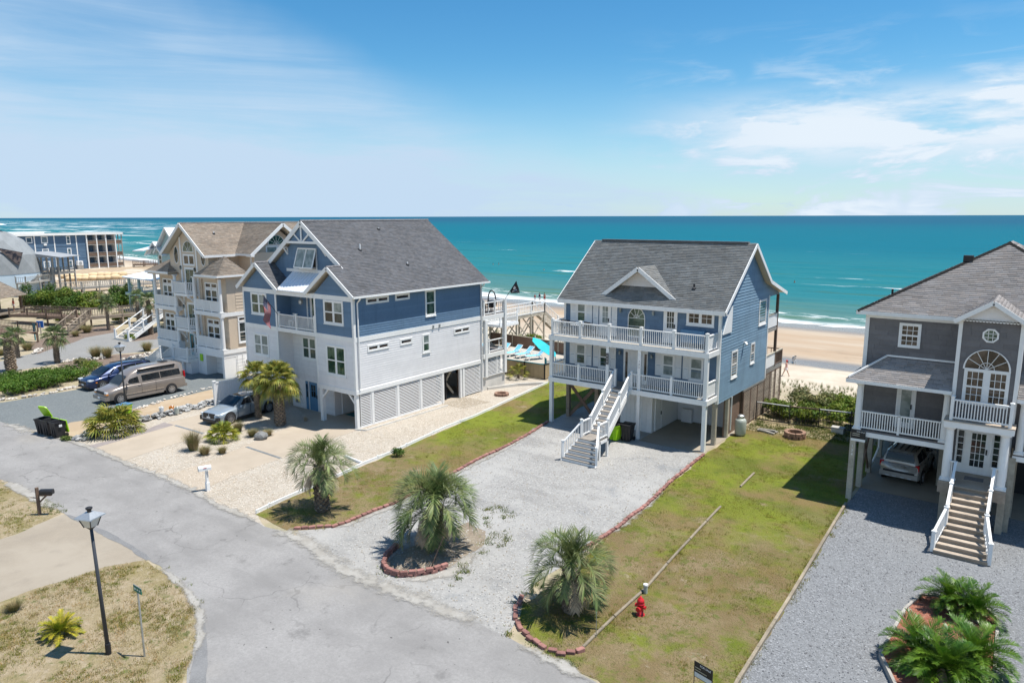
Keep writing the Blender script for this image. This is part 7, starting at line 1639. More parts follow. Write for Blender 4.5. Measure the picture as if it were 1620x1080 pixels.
b = G(229, 1038); t = thing('street_sign', 'green street name sign on a thin grey post', 'sign', b)
m = MB(); m.tube([b, b+Vector((-.04, 0, 2.12))], .03, 8); m.build('post', 'tin', t); MB().box(b.x-.27, b.x+.2, b.y-.012, b.y+.012, 2.12, 2.3).build('sign_plate', 'signgreen', t)
MB().box(b.x-.29, b.x+.22, b.y-.008, b.y+.008, 2.3, 2.32).build('plate_edge', 'tin', t)
for i in range(9): onebox('print_mark', 'white', t, b.x-.22+i*.043, b.x-.195+i*.043, b.y-.016, b.y-.012, 2.175+.01*(i % 3), 2.24) if i not in (3, 6) else None
b = G(329, 776); t = thing('mailbox', 'white mailbox on a white post at the shell yard', 'mailbox', b)
MB().box(b.x-.055, b.x+.055, b.y-.055, b.y+.055, 0, 1.08).build('post', 'white', t); MB().box(b.x-.08, b.x+.08, b.y-.08, b.y+.08, 0, .45).build('post_sleeve', 'white', t)
m = MB(); d = Vector((-.35, -.94, 0)).normalized(); s = Vector((d.y, -d.x, 0)); prof = [(-.11, 1.08), (.11, 1.08), (.11, 1.22), (.07, 1.30), (-.07, 1.30), (-.11, 1.22)]
m.prism([b+s*y+Vector((0, 0, z))+d*.36 for y, z in prof], -d*.58); m.build('box', 'white', t, fixn=True); 
m = MB(); m.prism([b+s*y*.96+Vector((0, 0, z))+d*.375 for y, z in prof], -d*.015); m.build('box_door', 'tin', t, fixn=True)
q = b+s*-.115+Vector((0, 0, 1.22)); stick('flag', 'red', t, q+d*.0, q+d*.14, .012, .03)
for i in range(3): onebox('number_mark', 'tin', t, b.x+.056, b.x+.06, b.y-.03, b.y+.03, .92-.1*i, .98-.1*i)
b = G(63, 814); t = thing('mailbox', 'black mailbox on a brown wooden post by the road', 'mailbox', b)
MB().box(b.x-.06, b.x+.06, b.y-.06, b.y+.06, 0, 1.3).build('post', 'wood_brown', t); d = Vector((.75, .65, 0)).normalized(); s = Vector((d.y, -d.x, 0))
m = MB(); m.bar(b+Vector((0, 0, .95)), b+d*.62+Vector((0, 0, .95)), .1, .08); m.bar(b+Vector((0, 0, .55)), b+d*.4+Vector((0, 0, .93)), .07, .07); m.build('bracket', 'wood_brown', t)
m = MB(); m.prism([b+s*y+Vector((0, 0, z-.09))+d*.7 for y, z in prof], -d*.56); m.build('box', 'black', t, fixn=True); stick('newspaper_holder', 'wood', t, b+Vector((0, 0, .8)), b-d*.3+Vector((0, 0, .85)), .04)
b = G(1013, 972); t = thing('fire_hydrant', 'red fire hydrant on the patchy lawn', 'fire hydrant', b)
MB().lathe([(.15, 0), (.15, .03), (.105, .035), (.105, .38), (.135, .39), (.135, .43), (.115, .44), (.115, .47)], b, 16).build('barrel', 'red', t, True); MB().lathe([(.125, .47), (.12, .53), (.09, .59), (.04, .62), (.03, .68), (.0, .68)], b, 16).build('bonnet', 'red', t, True)
for s in (-1, 1): MB().lathe([(.055, .09), (.055, .16), (.065, .16), (.065, .19)] if s > 0 else [(.055, -.09), (.055, -.16), (.065, -.16), (.065, -.19)], b+Vector((0, 0, .32)), 12, axis='X').build('hose_cap', 'red', t)
MB().lathe([(.07, -.09), (.07, -.17), (.085, -.17), (.085, -.21)], b+Vector((0, 0, .28)), 12, axis='Y').build('pumper_cap', 'red', t)
b = G(1021, 938); t = thing('pipe_stub', 'short pale utility pipe beside the landscape timbers', 'pipe', b); MB().tube([b, b+Vector((0, 0, .3))], .075, 12).build('pipe', 'tanktan', t); MB().lathe([(.085, .3), (.085, .36), (.03, .38)], b, 12).build('cap', 'white', t)
b = G(1111, 1096); t = thing('yard_sign', 'black for sale yard sign at the bottom edge', 'sign', b); u = Vector((.62, -.16, 0)).normalized(); c = b+Vector((0, 0, .62)); n = Vector((-u.y, u.x, 0))
MB().prism([c+u*-.31+Vector((0, 0, -.24)), c+u*.31+Vector((0, 0, -.24)), c+u*.31+Vector((0, 0, .24)), c+u*-.31+Vector((0, 0, .24))], n*.015).build('sign_panel', 'black', t, fixn=True)
MB().prism([c-n*.004+u*-.29+Vector((0, 0, -.22)), c-n*.004+u*.29+Vector((0, 0, -.22)), c-n*.004+u*.29+Vector((0, 0, -.08)), c-n*.004+u*-.29+Vector((0, 0, -.08))], n*.004).build('lower_panel', 'loungepale', t, fixn=True) if 'loungepale' in MATS else MB().prism([c-n*.004+u*-.29+Vector((0, 0, -.22)), c-n*.004+u*.29+Vector((0, 0, -.22)), c-n*.004+u*.29+Vector((0, 0, -.08)), c-n*.004+u*-.29+Vector((0, 0, -.08))], n*.004).build('lower_panel', 'headlight', t, fixn=True)
lettering(t, 'FOR SALE', c-n*.006+u*.07+Vector((0, 0, .17)), .085, u, (0, 0, 1), 'white')
for z, w in ((.07, .2), (-.01, .4)): stick('print_line', 'tin', t, c-n*.004+u*-.28+Vector((0, 0, z)), c-n*.004+u*(-.28+w)+Vector((0, 0, z)), .006, .025)
for s in (-1, 1): p = c+u*.30*s; MB().tube([(p.x, p.y, 0), (p.x, p.y, .86)], .012, 6).build('stake', 'black', t)
for (x, y, h_, lab) in ((751, 893, 0, ''), (943, 1008, .9, 'thin grey rod standing in the grass beside the palm by the road')):
    if h_: b = G(x, y); t = thing('marker_rod', lab, 'rod', b); MB().tube([b, b+Vector((0, 0, h_))], .012, 6).build('rod', 'tin', t)
b = G(682, 902); t = thing('leaning_pole', 'thin brown pole leaning against the island palm', 'pole', b); MB().tube([b+Vector((0, 0, .1)), b+Vector((.35, .35, 1.35))], .02, 6).build('rod', 'wood_brown', t)
b = Vector((-14.25, 42.25, 0)); t = thing('propane_tank', 'grey green propane tank standing beside the brown lattice', 'tank', b)
MB().lathe([(.2, 0), (.2, .04), (.3, .06), (.33, .16), (.34, .5), (.34, .9), (.31, 1.02), (.22, 1.10)], b, 20).build('cylinder', 'tanktan', t, True); MB().lathe([(.21, 1.08), (.21, 1.26), (.12, 1.32)], b, 14).build('valve_collar', 'tin', t)
b = Vector((-13.1, 43.9, 0)); t = thing('lumber_pile', 'small pile of grey boards on the sandy grass', 'lumber', b)
for i in range(9): a = random.uniform(-.35, .35); p = b+Vector((random.uniform(-.35, .35), random.uniform(-.25, .25), .06+.05*(i//4))); d = Vector((math.cos(a), math.sin(a), random.uniform(-.06, .06)))*random.uniform(.35, .6); stick('board', 'wood_grey' if i % 3 else 'tread', t, p-d, p+d, .13, .04)
b = Vector((-9.55, 46.3, 0)); t = thing('crate', 'pale weathered crate on the sand by the black fence', 'crate', b); onebox('box', 'curb', t, b.x-.35, b.x+.35, b.y-.22, b.y+.22, 0, .34); onebox('lid', 'concrete', t, b.x-.37, b.x+.37, b.y-.24, b.y+.24, .34, .4)
b = Vector((-38.3, 31.0, 0)); t = thing('door_mat', 'teal door mat under the raised corner of the slate roofed house', 'mat', (-37.0, 31.3, 0)); onebox('mat', 'mat_teal', t, -37.5, -36.4, 30.9, 31.7, .016, .03)
for x, y, c, lab in ((256, 655, 'white', 'white bucket among the grey rocks'), (272, 654, 'amber', 'small orange bucket on the grey rocks'), (280, 656, 'tanktan', 'pale tub beside the orange bucket')):
    b = G(x, y); t = thing('bucket', lab, 'bucket', b); MB().lathe([(.13, .1), (.17, .5), (.15, .5), (.12, .2)], b, 12).build('pail', c, t); MB().tube([b+Vector((-.17, 0, .48)), b+Vector((0, .05, .62)), b+Vector((.17, 0, .48))], .012, 5).build('bail', 'tin', t)
for x, y, lab, mt in ((65.5, 533, 'blue notice sign on a post on the grass near the timber steps', 'signblue'), (56, 538, 'teal trail marker post left of the blue notice', 'teal')):
    b = G(x, y); t = thing('notice_sign', lab, 'sign', b); piece('post', 'wood_pale' if mt == 'signblue' else 'teal', t, b.x-.05, b.x+.05, b.y-.05, b.y+.05, 0, 1.6)
    r_ = CR.copy(); r_.z = 0; r_.normalize(); w_ = .36 if mt == 'signblue' else .14
    stick('sign_panel', mt, t, b-r_*w_+Vector((0, 0, 1.45)), b+r_*w_+Vector((0, 0, 1.45)), .05, .7 if mt == 'signblue' else .9)
    if mt == 'signblue': stick('sign_frame', 'white', t, b-r_*(w_+.04)+Vector((0, 0.03, 1.45)), b+r_*(w_+.04)+Vector((0, .03, 1.45)), .03, .8)

# ------------------------------------------------------------------ things on decks and terrace
def lounger(label, loc, rz):
    t = thing('sun_lounger', label, 'sun lounger', loc, rz, 'blue and white sun loungers on the pool terrace')
    z = .36
    m = MB()
    for s in (-.32, .32): m.bar((s, -1.0, z), (s, .35, z), .05, .07); m.bar((s, .3, z), (s*.98, .95, z+.55), .05, .06)
    m.bar((-.32, -1.0, z), (.32, -1.0, z), .05, .07); m.bar((-.32, .95, z+.55), (.32, .95, z+.55), .05, .06); m.build('frame', 'vinyl', t, local=True)
    for x, y in ((-.3, -.75), (.3, -.75), (-.3, .45), (.3, .45)): MB().bar((x, y, z), (x*1.15, y+(.12 if y > 0 else -.12), 0), .06, .06).build('leg', 'vinyl', t, local=True)
    MB().box(-.29, .29, -.97, .33, z+.01, z+.035).build('seat', 'loungeblue', t, local=True); MB().prism([(-.29, .33, z+.03), (.29, .33, z+.03), (.28, .93, z+.56), (-.28, .93, z+.56)], (0, .02, -.02)).build('backrest', 'loungeblue', t, local=True, fixn=True)
    for s in (-1, 1):
        m = MB(); m.bar((s*.38, -.1, z+.22), (s*.38, .4, z+.22), .05, .04); m.bar((s*.36, -.05, z), (s*.38, -.1, z+.22), .04, .04); m.build('armrest', 'vinyl', t, local=True)
for x, y, r, lab in ((-39.9, 53.3, -8, 'second blue lounger from the house end of the terrace'), (-38.6, 53.3, -14, 'middle blue lounger with its back upright'), (-37.2, 53.1, -28, 'blue lounger nearest the turquoise umbrella'), (-41.4, 53.4, -6, 'blue lounger mostly hidden behind the house corner column'), (-43.4, 52.6, 0, 'blue lounger glimpsed through the lower deck of the slate roofed house')): lounger(lab, (x, y, .3), rad(r))
t = thing('patio_umbrella', 'turquoise cantilever umbrella tilted over the pool terrace', 'umbrella', (-33.7, 53.6, .3))
c = GY(863, 546, 51.0); a = (CR*.83-CU*.56).normalized(); f = Vector((-math.sin(YAW), math.cos(YAW), 0)); bb = (f-a*f.dot(a)+CU*.22).normalized(); n = a.cross(bb).normalized(); n = n if n.z > 0 else -n
k = 8; rim_ = [c+(a*math.cos(2*math.pi*(i+.5)/k)+bb*math.sin(2*math.pi*(i+.5)/k))*1.32-n*.2 for i in range(k)]; m = MB()
m.add([c+n*.18]+rim_, [(0, i+1, (i+1) % k+1) for i in range(k)]); cn = m.build('canopy', 'turquoise', t)
sm_ = cn.modifiers.new('thickness', 'SOLIDIFY'); sm_.thickness = .02
for i in range(k): stick('rib', 'tin', t, c+n*.13, rim_[i]-n*.03, .025)
mast = Vector((-33.7, 53.6, .3)); MB().tube([mast, mast+Vector((0, 0, 2.9))], .04, 8).build('mast', 'tin', t); stick('arm', 'teal', t, mast+Vector((0, 0, 2.6)), c+n*.2, .06); onebox('base_slab', 'concrete', t, mast.x-.4, mast.x+.4, mast.y-.4, mast.y+.4, .3, .38)
def chair(label, loc, rz, mat, group=None, name='deck_chair', s=1.0):
    t = thing(name, label, 'chair', loc, rz, group)
    for x in (-.26, .26):
        for y in (-.25, .25): MB().bar((x*s, y*s, 0), (x*s, y*s, (.62 if y < 0 else .95)*s), .04, .04, up=(1, 0, 0)).build('leg', mat, t, local=True)
    MB().box(-.27*s, .27*s, -.27*s, .27*s, .42*s, .46*s).build('seat', mat, t, local=True)
    m = MB()
    for i in range(5): m.box((-.22+.1*i)*s, (-.18+.1*i)*s, .24*s, .27*s, .46*s, .95*s)
    m.box(-.28*s, .28*s, .23*s, .28*s, .9*s, .97*s); m.build('backrest', mat, t, local=True)
    for x in (-.28, .28): MB().box((x-.03)*s, (x+.03)*s, -.28*s, .26*s, .62*s, .66*s).build('armrest', mat, t, local=True)
zz = 5.87
for x, y, r, lab in ((-34.75, 42.3, 200, 'black chair on the top seaward deck, nearest the house wall'), (-35.0, 43.2, 150, 'black chair on the top seaward deck, in front of the hoop chair')): chair(lab, (x, y, zz), rad(r), 'black', 'black chairs on the top seaward deck')
t = thing('hanging_chair', 'black hoop backed egg chair on the top seaward deck', 'chair', (-34.9, 43.8, zz)); b = Vector((-34.9, 43.8, zz))
MB().tube([b+Vector((.38*math.cos(a_), 0, .95+.75*math.sin(a_))) for a_ in [math.pi*i/10-.2 for i in range(0, 12)]], .05, 8).build('hoop', 'black', t); MB().lathe([(.1, .35), (.36, .5), (.4, .75), (.36, .9)], b, 12).build('basket', 'black', t); MB().lathe([(.34, 0), (.34, .04), (.04, .08), (.04, .36)], b, 12).build('stand', 'black', t)
for x, r, lab in ((-24.75, 200, 'dark chair at the left end of the upper deck'), (-22.95, 160, 'dark chair right of the small deck table')): chair(lab, (x, 38.75, 5.76), rad(r), 'black', 'dark chairs on the upper front deck')
t = thing('deck_table', 'low pale table between the dark chairs on the upper deck', 'table', (-23.8, 38.8, 5.76)); onebox('table_top', 'white', t, -24.3, -23.3, 38.5, 39.1, 6.42, 6.47)
for x in (-24.2, -23.4):
    for y in (38.55, 39.05): onebox('leg', 'black', t, x-.02, x+.02, y-.02, y+.02, 5.76, 6.42)
for x, y, r, lab in ((-33.9, 50.3, 140, 'teal garden chair in front of the umbrella mast'), (-33.75, 51.6, 120, 'teal garden chair behind the first teal one')): chair(lab, (x, y, .3), rad(r), 'teal', 'teal garden chairs by the pool fence')
# ------------------------------------------------------------------ vegetation
def spread(nm, V, F, T, mat): return nmesh(nm, V, F, mat, T, mesh_only=True)
def pinnate(nm, mat, L=1.6, el=50, bend=95, n=34, leaf=.42, lw=.03, start=.18, vee=35, twist=.0, seed=0, droop=.5, fwd=.5):
    "a feather frond: an arched rachis along +x with a leaflet pair at every step"
    r = random.Random(seed); V = []; F = []; T = []
    def quad(a, b, c, d, k): i = len(V); V.extend([a, b, c, d]); F.append((i, i+1, i+2, i+3)); T.extend([k]*4)
    pts = []; p = Vector((0, 0, 0)); m = n+8
    for i in range(m+1):
        t = i/m; a = rad(el-bend*t**1.35); pts.append((p.copy(), Vector((math.cos(a), 0, math.sin(a))))); p = p+Vector((math.cos(a), 0, math.sin(a)))*L/m
    for i in range(m):
        w = .018*(1-i/m)+.004; (a, _), (b, _) = pts[i], pts[i+1]; k = (1.0, .98, .8)
        quad(a+Vector((0, -w, .004)), a+Vector((0, w, .004)), b+Vector((0, w*.9, .004)), b+Vector((0, -w*.9, .004)), k)
    for i in range(m):
        t = i/m
        if t < start: continue
        u = (t-start)/(1-start); ll = leaf*(.35+1.25*math.sin(math.pi*min(1, u*.86+.10))**.8)*r.uniform(.85, 1.1)
        q, d = pts[i]; up = Vector((-d.z, 0, d.x))
        for s in (-1, 1):
            v = rad(vee+r.uniform(-9, 9)); out = Vector((0, s, 0))*math.cos(v)+up*math.sin(v)
            f_ = fwd+u*.5+r.uniform(-.12, .12); dr = (out*(1-f_*.35)+d*f_).normalized()
            w = dr.cross(up).normalized()*lw*.5
            a = q; b = q+dr*ll*.55; c = q+dr*ll+Vector((0, 0, -ll*droop*r.uniform(.1, .6)))
            k = r.uniform(.75, 1.25); k = (k*r.uniform(.93, 1.1), k, k*r.uniform(.8, 1.05))
            quad(a-w*.7, a+w*.7, b+w, b-w, k); quad(b-w, b+w, c+w*.15, c-w*.15, k)
    return spread(nm, V, F, T, mat)
def fanleaf(nm, mat, R=.75, pet=.7, n=24, el=35, sag=.5, seed=0, span=250):
    "a fan frond: a petiole along +x carrying a circle of folded blades"
    r = random.Random(seed); V = []; F = []; T = []
    def quad(a, b, c, d, k): i = len(V); V.extend([a, b, c, d]); F.append((i, i+1, i+2, i+3)); T.extend([k]*4)
    e = rad(el); d = Vector((math.cos(e), 0, math.sin(e))); tip = d*pet+Vector((0, 0, -.08*pet)); w = Vector((0, .018, 0))
    quad(-w, w, tip*1.0+w*.7, tip-w*.7, (1.1, 1.1, .7))
    n2 = Vector((-math.sin(e+.5), 0, math.cos(e+.5))); dd = Vector((math.cos(e-.35), 0, math.sin(e-.35)))
    for i in range(n):
        a = rad(-span/2+span*(i+.5)/n); dr = (dd*math.cos(a)+Vector((0, math.sin(a), 0))).normalized(); ll = R*(.78+.22*math.cos(a))*r.uniform(.88, 1.08)
        sd = dr.cross(n2).normalized()*.034*R/.75; k = r.uniform(.75, 1.3); k = (k*r.uniform(.95, 1.15), k, k*r.uniform(.7, 1.1)); lift = n2*.03*(1 if i % 2 else -1)
        b = tip+dr*ll*.5+lift; c = tip+dr*ll*.8+Vector((0, 0, -ll*sag*.28)); f_ = tip+dr*ll+Vector((0, 0, -ll*sag*r.uniform(.5, 1.1)))
        quad(tip-sd*.4, tip+sd*.4, b+sd, b-sd, k); quad(b-sd, b+sd, c+sd*.7, c-sd*.7, k); quad(c-sd*.7, c+sd*.7, f_+sd*.1, f_-sd*.1, k)
    return spread(nm, V, F, T, mat)
def hang(par, nm, me, loc, az, tilt=0.0, sc=1.0):
    o = bpy.data.objects.new(nm, me); link(o, par); o.location = loc; o.rotation_mode = 'QUATERNION'
    o.rotation_quaternion = Quaternion((0, 0, 1), az) @ Quaternion((0, 1, 0), -tilt); o.scale = (sc, sc, sc); return o
def palm_trunk(t, h, r0, r1, seed=0, boots=True, mat='trunk', lean=(0, 0)):
    r = random.Random(seed); m = MB(); n = max(4, int(h/.16)); pts = []; rs = []
    for i in range(n+1):
        u = i/n; pts.append((lean[0]*u*u, lean[1]*u*u, h*u)); rs.append((r0+(r1-r0)*u)*r.uniform(.94, 1.06))
    m.tube(pts, rs, 12); m.build('trunk', mat, t, False, local=True)
    if boots:
        mm = MB(); mm.add([(0, -.05, 0), (0, .05, 0), (.07, .045, .1), (.075, -.045, .1), (.02, 0, .13)], [(0, 1, 2, 3), (3, 2, 4), (0, 3, 4), (1, 4, 2)]); me = mm.mesh('leaf_boot', 'boot')
        k = 0
        for j in range(int(h/.12)):
            for i in range(8):
                u = (j+.5*(i % 2)*0+.3)/(h/.12); a = 2*math.pi*(i+.5*(j % 2))/8; rr = (r0+(r1-r0)*u)*.96
                if k < 280: hang(t, 'leaf_boot', me, (lean[0]*u*u+rr*math.cos(a), lean[1]*u*u+rr*math.sin(a), h*u), a, rad(r.uniform(-12, 12)), r.uniform(.85, 1.25)*r0/.2); k += 1
PF = [pinnate('frond', 'pindo', L_, e, b, 42, .40, .024, .14, v, seed=i, droop=.35, fwd=.45) for i, (e, b, v, L_) in enumerate(((84, 150, 46, 1.7), (70, 165, 46, 1.85), (54, 160, 42, 1.9), (36, 145, 36, 1.85), (14, 115, 28, 1.75), (-12, 85, 18, 1.5)))]
PD = [pinnate('dead_frond', 'deadleaf', 1.35, e, b, 26, .26, .026, .2, 5, seed=40+i, droop=.9) for i, (e, b) in enumerate(((-35, 50), (-50, 35)))]
def pindo(label, loc, trunk, sc, n=40, dead=8, seed=0, fr=.24, lift=0):
    r = random.Random(seed); t = thing('pindo_palm', label, 'palm tree', loc); palm_trunk(t, trunk, .27, fr, seed)
    for i in range(n):
        u = i/n; k = min(5, int(u**1.2*5.5)); a = i*2.39996+r.uniform(-.25, .25); hang(t, 'frond', PF[k], (.10*math.cos(a), .10*math.sin(a), trunk+.15-.35*u), a, rad(r.uniform(-9, 9)+lift), sc*r.uniform(.86, 1.1))
    for i in range(dead): a = r.uniform(0, 6.3); hang(t, 'dead_frond', r.choice(PD), (.2*math.cos(a), .2*math.sin(a), trunk-.12), a, rad(r.uniform(-12, 5)), sc*r.uniform(.7, 1.0))
    return t
pindo('pindo palm with drooping dead fronds at the roadside corner of the left lawn', G(510, 808), 2.2, .98, 28, 20, 1, lift=8)
pindo('biggest silvery pindo palm, on the stone ringed island in the drive', G(690, 868), 1.85, 1.14, 42, 14, 2, .26, 4)
pindo('pindo palm inside the curved block edging at the foot of the right lawn', G(903, 966), 1.55, .92, 30, 12, 3, lift=8)
SB = [fanleaf('frond', 'sabal', .82, .75, 26, e, s, i) for i, (e, s) in enumerate(((75, .35), (52, .45), (28, .55), (2, .7), (-22, .8)))]
SDd = [fanleaf('dead_frond', 'deadleaf', .62, .55, 18, e, .9, 9+i, 200) for i, e in enumerate((-30, -50))]
def sabal(label, loc, trunk, sc, n=36, seed=0, r0=.25, dead=7, boots=True, dull=False, lean=(0, 0), group=None):
    r = random.Random(seed); t = thing('cabbage_palm', label, 'palm tree', loc, group=group); palm_trunk(t, trunk, r0, r0*.8, seed, boots, lean=lean)
    for i in range(n):
        u = i/n; a = i*2.39996+r.uniform(-.3, .3); o = hang(t, 'frond', (SBD if dull else SB)[min(4, int(u*5))], (lean[0]+.08*math.cos(a), lean[1]+.08*math.sin(a), trunk+.1-.25*u), a, rad(r.uniform(-12, 12)), sc*r.uniform(.85, 1.1))
    for i in range(dead): a = r.uniform(0, 6.3); hang(t, 'dead_frond', r.choice(SDd), (lean[0]+.12*math.cos(a), lean[1]+.12*math.sin(a), trunk-.15), a, rad(r.uniform(-10, 8)), sc*r.uniform(.7, 1))
    return t
SBD = [fanleaf('frond', 'sabaldull', .6, .5, 16, e, s, 30+i) for i, (e, s) in enumerate(((70, .3), (48, .4), (25, .5), (0, .6), (-25, .7)))]
sabal('bigger cabbage palm with thick criss cross trunk in front of the slate roofed house', G(443.5, 673), 3.0, .98, 44, 11, .29, 12)
sabal('smaller cabbage palm close beside the bigger one, next to the sedan', G(409, 661), 2.95, .78, 30, 12, .19, 9)
sabal('palm with broad cut leaf stems on its trunk, nearest the left edge', G(18, 587), 2.9, .75, 16, 21, .36, 2, dull=True); sabal('small palm standing just behind the leftmost palm', G(28, 566), 2.3, 1.0, 20, 22, .2, 2, dull=True)
sabal('slim palm at the back of the hedge beside the gravel path', G(91, 574), 2.6, 1.15, 26, 23, .22, 3, dull=True); sabal('bare trunked palm in front of the brown boardwalk', G(172, 522), 3.3, 1.1, 24, 24, .2, 3, False, True)
sabal('left one of two palms beside the white outdoor stairs', G(221, 522), 4.0, 1.05, 18, 25, .2, 2, dull=True); sabal('right one of two palms beside the white outdoor stairs', G(239, 529), 4.0, 1.15, 22, 26, .23, 3, dull=True)
PL = [fanleaf('frond', 'palmetto', .5, .55, 16, e, .35, 60+i, 200) for i, e in enumerate((70, 48, 25, 8))]; PY_ = [fanleaf('frond', 'sabal', .62, .8, 16, e, .45, 70+i, 220) for i, e in enumerate((68, 48, 28, 8))]
def rosette(name, label, cat, loc, meshes, n, sc, seed, stem=.25, r0=.16, group=None, dead=0):
    r = random.Random(seed); t = thing(name, label, cat, loc, group=group); m = MB(); m.tube([(0, 0, -.02), (0, 0, stem*.6), (0, 0, stem)], [r0*1.15, r0, r0*.7], 9); m.build('stem', 'trunk', t, local=True)
    for i in range(n):
        u = i/n; a = i*2.39996+r.uniform(-.3, .3); hang(t, 'frond', meshes[min(len(meshes)-1, int(u*len(meshes)))], (.05*math.cos(a), .05*math.sin(a), stem), a, rad(r.uniform(-10, 10)), sc*r.uniform(.85, 1.12))
    for i in range(dead): a = r.uniform(0, 6.3); hang(t, 'dead_frond', r.choice(SDd), (.05*math.cos(a), .05*math.sin(a), stem*.7), a, rad(r.uniform(-10, 12)), sc*.9)
    return t
rosette('saw_palmetto', 'bright yellow green palmetto in front of the sedan', 'palmetto', G(353, 696), PL, 46, 1.05, 5); rosette('fan_palm', 'wide trunkless fan palm on the grey rocks by the lime cart', 'palm', G(181, 685), PY_, 50, 1.35, 6, .35, dead=12)
rosette('fan_palm', 'young fan palm on the sand in front of the tan pool fence', 'palm', Vector((-34.6, 46.9, 0)), PY_, 16, .85, 7, .4, .1, dead=5)
SG = [pinnate('frond', 'sago', 1.05, e, b, 40, .17, .016, .08, 28, seed=80+i, droop=.25, fwd=.35) for i, (e, b) in enumerate(((75, 60), (58, 75), (40, 75), (22, 70), (4, 60)))]
SY = [pinnate('frond', 'sagoyellow', .62, e, b, 26, .11, .016, .06, 30, seed=90+i, droop=.25, fwd=.4) for i, (e, b) in enumerate(((70, 45), (48, 55), (26, 50), (8, 40)))]
def sago(label, x, y, sc, n, seed, cone=False, z=.12, stem=.35):
    t = rosette('sago_palm', label, 'sago palm', G(x, y)+Vector((0, 0, z)), SG, n, sc, seed, stem, .2, 'sago palms in the timber edged bed')
    if cone: MB().lathe([(.12, 0), (.16, .08), (.12, .18), (.03, .24)], (0, 0, stem), 12).build('seed_cone', 'tan_fence', t, True, local=True)
sago('dark sago palm at the back left of the timber edged bed', 1503, 968, .95, 46, 31); sago('sago palm at the back right of the bed', 1540, 985, .9, 44, 32)
sago('sago palm at the front left of the bed', 1452, 1052, 1.05, 46, 33); sago('largest sago palm, with a tan cone, at the front of the bed', 1492, 1082, 1.12, 52, 34, True); sago('sago palm at the front right edge of the bed', 1540, 1062, 1.1, 50, 35)
rosette('sago_palm', 'small yellowing sago palm alone on the dry grass corner', 'sago palm', G(97, 1003), SY, 34, 1.05, 41, .12, .1)
t = thing('raised_bed', 'timber edged bed of red bark at the lower right corner', 'planter', G(1490, 1010)); B = gp([(1432, 968), (1457, 946), (1545, 955), (1578, 985), (1570, 1105), (1520, 1150), (1420, 1100), (1392, 1040)])
polyline_boards(t, 'bed_board', 'wood_grey', B+[B[0]], .2, .09, 2.0); region('bark_mulch', B, .13, 'redmulch', 0, parent=t)

def blades(n, h, spread_, lean=.6, w=.012, seed=0, segs=2, base=.08):
    g = np.random.default_rng(seed); a = g.uniform(0, 2*np.pi, n); rb = base*np.sqrt(g.uniform(0, 1, n)); H = h*g.uniform(.55, 1.1, n); S_ = spread_*g.uniform(.1, 1.0, n); b2 = a+g.normal(0, .5, n)
    bx, by = rb*np.cos(a), rb*np.sin(a); dx, dy = np.cos(b2), np.sin(b2); px, py = -dy*w, dx*w; V = []; 
    for k in range(segs+1):
        u = k/segs; x = bx+dx*S_*u**1.6; y = by+dy*S_*u**1.6; z = H*(u-.28*lean*u**2.4); ww = 1-u*.92
        V += [np.stack([x-px*ww, y-py*ww, z], -1), np.stack([x+px*ww, y+py*ww, z], -1)]
    V = np.stack(V, 1); m = 2*(segs+1); i0 = (np.arange(n)*m)[:, None]; F = np.concatenate([np.stack([i0[:, 0]+2*k, i0[:, 0]+2*k+1, i0[:, 0]+2*k+3, i0[:, 0]+2*k+2], -1) for k in range(segs)])
    k = g.uniform(.7, 1.3, n)[:, None, None]*np.ones((1, m, 3)); k[:, :, 0] *= g.uniform(.9, 1.15, n)[:, None]
    return V.reshape(-1, 3), F, k.reshape(-1, 3)
GRM = [nmesh('foliage', *blades(760, .85, .62, seed=i, base=.2)[:2], 'grassclump', blades(760, .85, .62, seed=i, base=.2)[2], mesh_only=True) for i in range(3)]
def grass(label, x, y, sc=1.0, k=0, zs=1.0, group='ornamental grass clumps'):
    t = thing('grass_clump', label, 'grass clump', G(x, y), random.uniform(0, 6), group); o = bpy.data.objects.new('foliage', GRM[k % 3]); link(o, t); o.scale = (sc, sc, sc*zs); return t
for x, y, s, zs, lab in ((306, 712, 1.05, 1.5, 'tallest grass clump on the shell yard between the driveways'), (324, 719, .8, .9, 'low grass clump right of the tallest one on the shell yard'), (352, 717, .62, .9, 'smallest grass clump in front of the palmetto'), (377, 682, .8, 1.1, 'tan grass clump below the smaller cabbage palm'), (400, 690, .8, .8, 'dark grass clump left of the boulder'), (424, 689, .7, .8, 'grass clump right of the boulder under the bigger palm'),
        (152, 566, 1.3, 1.2, 'left one of two round grass clumps beside the gravel path'), (170, 566, 1.25, 1.2, 'right one of two round grass clumps beside the gravel path'), (233, 555, 1.2, 1.1, 'round grass clump on the mulch near the beige house corner'), (44, 554, 1.3, .9, 'tan grass clump behind the leftmost palms'), (4, 562, 1.0, 1.0, 'grass clump cut by the left edge'), (85, 545, 1.2, 1.0, 'grass clump behind the slim palm'), (138, 526, 1.4, .9, 'wide grass clump below the timber boardwalk'), (120, 532, 1.1, .8, 'grass clump at the foot of the timber steps'), (22, 965, .62, .8, 'brown tuft of grass at the left edge of the dry corner')): grass(lab, x, y, s, int(x), zs)
t = thing('small_shrub', 'tiny dark shrub on the shaded shell bed under the house corner', 'shrub', G(484, 666)); V, F, T = blades(120, .42, .3, .3, .012, 77); nmesh('foliage', V, F, 'deadleaf', T*.6, t)

